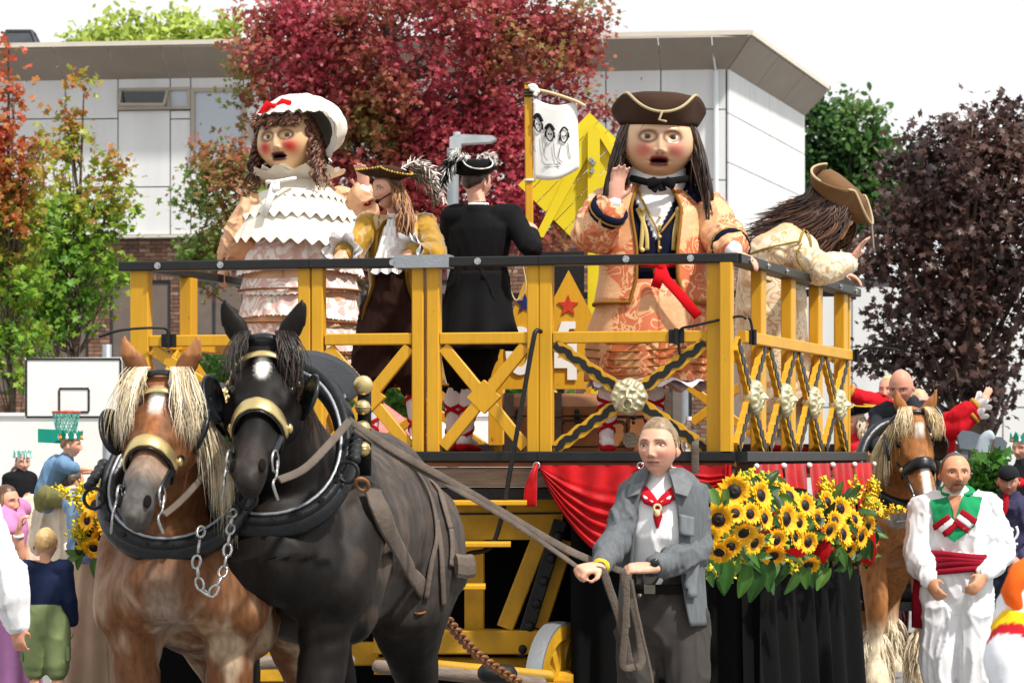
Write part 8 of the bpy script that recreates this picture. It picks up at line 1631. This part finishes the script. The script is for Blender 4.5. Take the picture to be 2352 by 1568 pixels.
# ---------------- cart on the right ----------------
ct = thing('wooden_cart', at(2200, 0, 24) * V3(1, 1, 0), 'grey blue wooden cart with bench seat and dark red wheels, carrying the red coated people', 'cart'); 
def cb(name, x0, y0, x1, y1, Y, d, mat): a, c = at(x0, y0, Y), at(x1, y1, Y); g = G(); g.box([(a[0] + c[0]) / 2, Y + d / 2, (a[2] + c[2]) / 2], [c[0] - a[0], d, a[2] - c[2]]); return g.build(name, MT[mat], ct, False)
cb('cart_floor', 1975, 1340, 2330, 1362, 23.4, 1.9, 'iron'); cb('side_board', 1985, 1135, 2330, 1150, 24.9, .06, 'greysteel'); cb('side_board', 1985, 1165, 2330, 1260, 24.9, .05, 'iron'); slab('bench_back', [(2200, 1002), (2212, 988), (2232, 990), (2262, 1002), (2300, 1003), (2314, 1016), (2310, 1032), (2296, 1038), (2205, 1030)], 24.0, .06, 'greysteel', ct)
for x in (2210, 2236, 2285): slab('bench_slat', [(x, 1030), (x + 14, 1030), (x + 10, 1140), (x - 2, 1140)], 24.02, .05, 'greysteel', ct)
g = G(); g.etube(catmull([at(2276, 1000, 23.2), at(2262, 1010, 23.2), at(2250, 1050, 23.2), at(2232, 1105, 23.2), at(2212, 1160, 23.2)], 6), .05, .03, (1, 0, 0), 10); g.build('bench_arm', M('pale_blue_paint', '#A9B8C4', .45), ct)
for x, y0, y1 in ((2215, 1130, 1285), (2300, 1130, 1285)): cb('cart_post', x, y0, x + 14, y1, 23.9, .08, 'iron')
def wheel(c, r, ax, name='wheel'):
    ax = unit(ax); e1 = unit(np.cross(ax, (0, 0, 1))); e2 = V3(0, 0, 1); g = G(); R = lambda q, o: np.array([c + (e1 * math.cos(t) + e2 * math.sin(t)) * q + ax * o for t in np.linspace(0, 2 * np.pi, 40, endpoint=False)])
    g.grid([R(r, -.04), R(r, .04), R(r - .08, .04), R(r - .08, -.04), R(r, -.04)], closeu=True); w = g.build(name, MT['maroon'], ct, angle=40); g = G(); g.cyl(c - ax * .16, c + ax * .16, .1, 18); g.build('hub', MT['iron'], w, angle=40)
    g = G()
    for k in range(12): t = 2 * math.pi * k / 12; g.bar(c, c + (e1 * math.cos(t) + e2 * math.sin(t)) * (r - .07), .05, .05, ax)
    g.build('spokes', MT['maroon'], w, False)
for x, Y in ((2288, 22.9), (2060, 23.2), (2340, 24.6)): p = at(x, 0, Y); wheel(V3(p[0], p[1], .56), .56, V3(.97, -.25, 0))
g = G()
for y in (1392, 1462): g.bar(at(1978, y, 23.0), at(2280, y, 23.0), .06, .07, (0, 1, 0))
g.build('axle_beam', MT['iron'], ct, False)
iv = []; rr = np.random.default_rng(31)
for k in range(620): t = rr.random(); c = at(2272 - 30 * t + rr.normal() * 20, 1050 + 150 * t + rr.normal() * 12, 22.8 + rr.uniform(-.15, .15)); iv.append(c)
iv = np.array(iv); t = thing('ivy', iv.mean(0), 'trailing green ivy wound over the arm of the cart bench', 'plant'); o = leaves(iv, .06, gcol(['#2E5A22', '#4F8430', '#7DA84A', '#9DBE5E']), MAPLE, .2).build('foliage', MT['leaf'], t, False); o['kind'] = 'stuff'; g = G(); g.tube(catmull([at(2285, 1010, 22.8), at(2262, 1100, 22.8), at(2245, 1210, 22.8)], 5), .012, 6); g.build('stem', MT['bark'], t)
bpy.data.scenes.remove(TMP)
